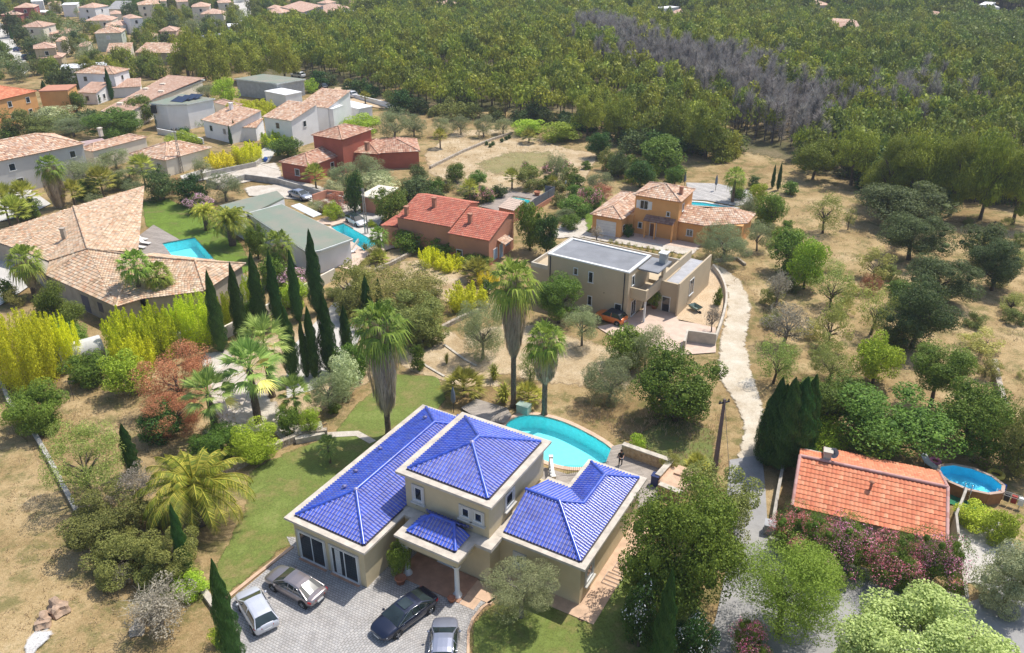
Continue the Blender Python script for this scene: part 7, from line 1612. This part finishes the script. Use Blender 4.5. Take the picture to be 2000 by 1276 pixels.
def pk(p):
    X, Y = pxof(p)
    if p[1] > 370 or X > 1850 and p[1] > 240: return 'pineblue' if gW.random() < .75 else 'pined'
    if X > 1520: return 'pined' if gW.random() < .65 else 'pine'
    return 'pine' if gW.random() < .72 else 'pined'
def size(p): return gW.choice((gW.uniform(4.6, 7), gW.uniform(6.5, 9))) * (1 + .25 * (p[1] > 350))
def wood(name, label, cat, group, lst, kinds, n0=280):
    rest = {}
    for i, p in enumerate(lst):
        k = kinds(p); s = size(p); w = s * gW.uniform(.62, .95) * (1.25 if k == 'pineblue' else 1); v = gW.randint(0, 2)
        if i < n0: tag(link(name, PIN[k][v], None, (p[0], p[1], hgt(*p) - .1), gW.uniform(0, 6.3), (w, w, s)), label, cat, group)
        else: rest.setdefault((k, v), []).append((p[0], p[1], hgt(*p) - .1, gW.uniform(0, 6.3), w, s))
    return rest
def gn_stuff(name, sets):
    """one object: points carrying scale and turn, a geometry-nodes tree stands a tree on each"""
    me = bpy.data.meshes.new(name); allp = [q + (i,) for i, (k, l) in enumerate(sets.items()) for q in l]; me.from_pydata([q[:3] for q in allp], [], [])
    for nm, ty, d in (('turn', 'FLOAT', [q[3] for q in allp]), ('kindno', 'INT', [q[6] for q in allp])): a = me.attributes.new(nm, ty, 'POINT'); a.data.foreach_set('value', d)
    a = me.attributes.new('size', 'FLOAT_VECTOR', 'POINT'); a.data.foreach_set('vector', [c for q in allp for c in (q[4], q[4], q[5])])
    o = link(name, me); ng = bpy.data.node_groups.new(name, 'GeometryNodeTree'); ng.interface.new_socket('Geometry', in_out='INPUT', socket_type='NodeSocketGeometry'); ng.interface.new_socket('Geometry', in_out='OUTPUT', socket_type='NodeSocketGeometry')
    nn, lk = ng.nodes, ng.links; gi, go_ = nn.new('NodeGroupInput'), nn.new('NodeGroupOutput'); jn = nn.new('GeometryNodeJoinGeometry')
    def na(nm, ty): a = nn.new('GeometryNodeInputNamedAttribute'); a.data_type = ty; a.inputs[0].default_value = nm; return a.outputs[0]
    for i, (k, l) in enumerate(sets.items()):
        ip = nn.new('GeometryNodeInstanceOnPoints'); oi = nn.new('GeometryNodeObjectInfo'); oi.inputs['Object'].default_value = SRC[k]; oi.inputs['As Instance'].default_value = True; oi.transform_space = 'ORIGINAL'
        cm = nn.new('FunctionNodeCompare'); cm.data_type = 'INT'; cm.operation = 'EQUAL'; lk.new(na('kindno', 'INT'), cm.inputs[2]); cm.inputs[3].default_value = i
        cx = nn.new('ShaderNodeCombineXYZ'); lk.new(na('turn', 'FLOAT'), cx.inputs[2]); er = nn.new('FunctionNodeEulerToRotation'); lk.new(cx.outputs[0], er.inputs[0])
        lk.new(gi.outputs[0], ip.inputs['Points']); lk.new(cm.outputs[0], ip.inputs['Selection']); lk.new(oi.outputs['Geometry'], ip.inputs['Instance']); lk.new(er.outputs[0], ip.inputs['Rotation']); lk.new(na('size', 'FLOAT_VECTOR'), ip.inputs['Scale']); lk.new(ip.outputs[0], jn.inputs[0])
    lk.new(jn.outputs[0], go_.inputs[0]); o.modifiers.new('trees', 'NODES').node_group = ng; o['kind'] = 'stuff'; return o
SRC = {}
r1 = wood('pine_tree', 'yellow-green pine at the near edge of the dense pine wood', 'pine tree', 'pines along the near edge of the wood', pines, pk, 262)
r2 = wood('dead_tree', 'bare grey-violet dead pine in the burnt grove', 'dead tree', 'dead pines of the burnt grove', deads, lambda p: 'ash', 290)
for o in list(col.objects):
    if o.parent is None and o.data is not None and o.type == 'MESH':
        for k, l in PIN.items():
            for v, me in enumerate(l):
                if o.data == me and (k, v) not in SRC: SRC[(k, v)] = o
# far village trees: between the houses, top left
VIL = [(-60, -20), (480, -20), (700, 0), (640, 30), (470, 70), (400, 90), (340, 115), (330, 150), (200, 180), (200, 215), (60, 165), (-60, 150)]
ROADS = [region([(-20, 30), (15, 45), (42, 100), (66, 138), (44, 152), (-20, 90)]), region([(450, -10), (492, -10), (496, 44), (474, 58)])]
fp = []
VT = [p for p in scatter(region(VIL), 700, gW, 5.6) if clearof(p) and not any(inside(q, np.array([p]))[0] for q in ROADS)]
VT.sort(key=lambda p: p[1]); kinds = ['pined', 'tree', 'oak', 'scrub', 'olive', 'pine', 'tree', 'pined']
ADJ = {'pined': 'green conifer', 'pine': 'yellow-green conifer', 'tree': 'leafy green', 'oak': 'dark grey-green', 'scrub': 'dull olive-green', 'olive': 'silvery', 'deep': 'dark green', 'weed': 'pale wispy', 'almond': 'loose pale green', 'bare': 'grey leafless', 'lime': 'bright lime-green', 'olmix': 'pink-flowered'}
REFS = [(Vector(o.location), o['label']) for o in col.objects if o.parent is None and 'label' in o and (o['category'] == 'house' or o.location.y < 170 and o['category'] in ('olive tree', 'palm tree', 'swimming pool', 'oak tree', 'cypress tree')) and 'group' not in o]
LBL = []
def relabel(o, sp, noun):
    p = Vector(o.location); r, t = min(REFS, key=lambda q: (q[0].xy - p.xy).length * (1 + .0 * len(q[1])))
    d = p - r; di = ('right of' if d.x > 0 else 'left of') if abs(d.x) > abs(d.y) * .8 else ('behind' if d.y > 0 else 'in front of'); w = t.split()
    LBL.append((o, (ADJ[sp], noun, di, ' '.join(w[:8])), d.length))
def flush_labels():
    from collections import defaultdict
    D = defaultdict(list)
    for o, k, d in LBL: D[k].append((d, o))
    OR = ['nearest', 'second nearest', 'third nearest', 'fourth nearest', 'fifth nearest', 'sixth nearest', 'seventh nearest', 'eighth nearest', 'ninth nearest', 'tenth nearest']
    for (aj, no, di, t), l in D.items():
        l.sort(key=lambda q: q[0])
        for i, (d, o) in enumerate(l):
            t = ' '.join(t.split()[:7])
            while t.split()[-1] in ('the', 'of', 'with', 'and', 'a', 'by', 'in', 'at', 'beside', 'two', 'behind', 'before', 'below', 'between', 'to', 'beyond', 'right', 'left', 'its', 'under', 'near', 'on', 'row', 'from', 'tiled', 'white', 'green', 'dark', 'cream', 'long', 'wide'): t = ' '.join(t.split()[:-1])
            if len(t.split()) > 7: t = ' '.join(t.split()[:7])
            o['label'] = ((OR[min(i, 9)] + ' ') if len(l) > 1 else '') + f'{aj} {no} {di} the {t}'
def vtree(p, label, group, s0=(1.9, 3.4)):
    sp = gW.choice(kinds); a = gW.uniform(*s0); c = a * gW.uniform(.8, 1.25); z = c * 1.15; nm, ct = 'garden_tree', 'tree'; h0 = hgt(*p)
    relabel(tag(link(nm, crown_mesh(sp, 0, gW.randint(0, 1)), None, (p[0], p[1], h0 + z), gW.uniform(0, 6), (a, a, c)), label, ct, group), sp, 'tree')
for p in VT[:260]: vtree(p, 'green garden tree standing between the houses of the far hillside', 'trees between the far houses')
far = {}
for p in VT[260:]:
    k = gW.choice([('pined', 0), ('pined', 1), ('pine', 2), ('pineblue', 0)]); s = gW.uniform(5, 7.5); far.setdefault(k, []).append((p[0], p[1], hgt(*p), gW.uniform(0, 6), s * .9, s))
for y in np.arange(440, 1500, 1):
    for _ in range(int(max(1, 15 - y / 130))):
        x = gW.uniform(-.72, .72) * y; X, Y = pxof((x, y))
        if (x < -.12 * y and y < 520 and gW.random() < .75) or not clearof((x, y)): continue
        k = ('pineblue', gW.randint(0, 2)); s = gW.uniform(7, 11); far.setdefault(k, []).append((x, y, hgt(x, y), gW.uniform(0, 6), s * 1.1, s))
for k, l in r1.items(): far.setdefault(k, []).extend(l)
for k in list(far):
    if k not in SRC:
        k2 = next(s for s in SRC if s[0] == 'pined'); far.setdefault(k2, []).extend(far.pop(k)) if k2 != k else None
gn_stuff('pine_forest', far)
gn_stuff('dead_grove', {k: l for k, l in r2.items() if k in SRC} or {('ash', 0): []})
# undergrowth along the wood's edge and between the garden trees
US = {}
def under(poly, n, mind, sp, label, group, s0):
    for p in scatter(region(poly), n, gW, mind):
        if not clearof(p): continue
        s_ = gW.choice(sp); a = gW.uniform(*s0); c = a * gW.uniform(.7, 1.0); nm, ct = 'garden_bush', 'bush'
        relabel(tag(link(nm, crown_mesh(s_, 0 if p[1] > 120 else 1, gW.randint(0, 1)), None, (p[0], p[1], hgt(*p) + c * .8), gW.uniform(0, 6), (a, a, c)), label, ct, group), s_, 'bush')
under([(640, 165), (800, 205), (1000, 222), (1150, 245), (1160, 262), (1000, 240), (830, 232), (700, 190)], 40, 4, ['oak', 'scrub', 'deep'], 'dark bush of the undergrowth at the foot of the pine wood', 'undergrowth at the foot of the wood', (1.6, 3.0))
under([(1180, 262), (1440, 290), (1430, 318), (1230, 300)], 26, 4, ['oak', 'scrub', 'pine', 'deep'], 'dark bush below the pines behind the orange villa', 'bushes below the pines', (1.8, 3.2))
under([(1545, 300), (1740, 385), (1860, 400), (1990, 400), (1990, 350), (1700, 310)], 40, 5, ['oak', 'oak', 'deep', 'pined'], 'dark bush at the lower edge of the right-hand wood', 'bushes at the edge of the right wood', (2.2, 3.8))
under([(0, 225), (200, 235), (290, 230), (300, 268), (200, 262), (90, 255), (0, 285)], 26, 4, ['scrub', 'olive', 'oak', 'tree'], 'garden shrub behind the grey house and the angular roofs', 'shrubs behind the tiled houses', (1.6, 2.8))
under([(0, 345), (40, 360), (170, 300), (330, 330), (300, 372), (200, 400), (90, 430), (0, 430)], 30, 3.6, ['scrub', 'olive', 'tree', 'oak'], 'garden shrub between the grey house and the sand-tiled roof', 'shrubs between the two left houses', (1.1, 2.2))
under([(1190, 310), (1330, 335), (1340, 362), (1240, 358), (1190, 350)], 16, 3, ['scrub', 'tree', 'olive', 'lime', 'olmix'], 'mixed garden shrub behind the orange villa', 'shrubs behind the orange villa', (.9, 1.8))
under([(1000, 330), (1110, 330), (1130, 390), (1090, 420), (1060, 372)], 18, 3, ['scrub', 'tree', 'olive', 'olmix'], 'mixed garden shrub along the sandy path', 'shrubs along the sandy path', (.8, 1.6))
under([(690, 355), (860, 370), (940, 385), (900, 405), (760, 380)], 18, 3, ['scrub', 'tree', 'olive', 'oak'], 'mixed garden shrub behind the farmhouse', 'shrubs behind the farmhouse', (1.0, 1.9))
under([(640, 500), (840, 520), (870, 640), (820, 690), (720, 660), (650, 600)], 46, 2.2, ['weed', 'scrub', 'almond', 'weed'], 'loose wild bush in the thicket behind the cypresses', 'bushes of the wild thicket', (.9, 1.7))
under([(1480, 560), (1760, 470), (1780, 700), (1600, 760), (1490, 700)], 15, 4.2, ['weed', 'almond', 'bare', 'scrub'], 'low wild bush between the orchard trees', 'wild bushes of the orchard', (.7, 1.5))
under([(1850, 420), (2000, 430), (2000, 760), (1900, 640)], 11, 5, ['weed', 'scrub', 'almond'], 'low wild bush on the right terraces', 'wild bushes on the right terraces', (.6, 1.4))
under([(160, 985), (380, 1010), (400, 1160), (330, 1200), (250, 1180), (200, 1080)], 22, 2.0, ['scrub', 'almond', 'bare', 'scrub'], 'wild shrub in the belt between dry field and lawn', 'shrub belt beside the dry field', (.8, 1.5))
under([(1440, 370), (1530, 430), (1560, 480), (1490, 500), (1440, 440)], 14, 3, ['scrub', 'tree', 'lime'], 'garden shrub right of the orange villa', 'shrubs right of the orange villa', (.7, 1.4))
under([(380, 400), (480, 440), (560, 520), (500, 520), (420, 470)], 14, 2.6, ['tree', 'scrub', 'deep'], 'leafy shrub along the wall of the green flat roof', 'shrubs beside the green flat roof', (.8, 1.6))
flush_labels()
# grass: tufts standing in the dry field, the waste ground and the slopes
def tufts(name, poly, dens_, h, leaf, seed):
    g = np.random.default_rng(seed); A = np.array(poly); lo, hi = A.min(0), A.max(0); n = int(dens_ * (hi - lo).prod()); P = np.stack([g.uniform(lo[0], hi[0], n), g.uniform(lo[1], hi[1], n)], 1); P = P[inside(poly, P)]
    f = np.sin(P[:, 0] * .9 + 1.3 * np.sin(P[:, 1] * .7)) + np.cos(P[:, 1] * 1.1 + np.sin(P[:, 0] * .5)) + g.normal(size=len(P)) * .8; P = P[f > .1]; n = len(P); k = 5
    P3 = np.repeat(np.concatenate([P, np.zeros((n, 1))], 1), k, 0) + g.normal(size=(n * k, 3)) * [.12, .12, 0]; P3[:, 2] = [0] * len(P3)
    a = rdir(len(P3), g); a[:, 2] = np.abs(a[:, 2]) + .8; a = unit(a); L = h * g.uniform(.4, 1.2, len(P3))[:, None]; w = rdir(len(P3), g) * .03; w[:, 2] = 0
    Q = np.stack([P3 - w, P3 + w, P3 + a * L + w * .3, P3 + a * L - w * .3], 1); o = link(name, qmesh(name, Q, 0, [LM(leaf)])); o['kind'] = 'stuff'
tufts('dry_grass', region([(-60, 760), (60, 850), (215, 1110), (240, 1276), (250, 1400), (-120, 1400)]), 5, .22, 'straw', 1)
tufts('dry_grass', region([(110, 730), (300, 690), (420, 760), (500, 850), (400, 930), (200, 860), (90, 830)]), 8, .35, 'straw', 2)
tufts('dry_grass', region([(1040, 780), (1250, 790), (1420, 800), (1430, 920), (1330, 930), (1200, 850)]), 8, .35, 'straw', 3)
tufts('green_grass', region([(1200, 840), (1400, 830), (1420, 920), (1320, 930)]), 5, .3, 'weed', 4)
tufts('dry_grass', region([(1480, 380), (1700, 400), (2000, 440), (2000, 820), (1760, 740), (1500, 740), (1480, 600), (1420, 540)]), 2.2, .35, 'straw', 5)
tufts('dry_grass', region([(900, 250), (1120, 290), (1100, 350), (900, 370), (830, 330)]), 2.5, .4, 'straw', 6)
tufts('green_grass', region([(640, 500), (860, 520), (880, 640), (720, 680), (650, 600)]), 6, .4, 'weed', 7)
tufts('lawn_tufts', region([(640, 860), (770, 735), (860, 740), (700, 1010), (430, 1175), (400, 1150), (480, 930)]), 14, .07, 'weed', 8)
# ------------------------------------------------------------------ AIR
hz = MB().box(-1150, 1150, -60, 1650, -3, 52).build('haze', None); hz.data.materials.clear(); hz['kind'] = 'stuff'
m = bpy.data.materials.new('haze'); m.use_nodes = True; t = m.node_tree; t.nodes.remove(t.nodes['Principled BSDF'])
v = t.nodes.new('ShaderNodeVolumePrincipled'); v.inputs['Color'].default_value = (.72, .82, 1, 1); v.inputs['Density'].default_value = .00020; v.inputs['Anisotropy'].default_value = .2
t.links.new(v.outputs[0], t.nodes['Material Output'].inputs['Volume']); hz.data.materials.append(m); scene.cycles.volume_bounces = 1
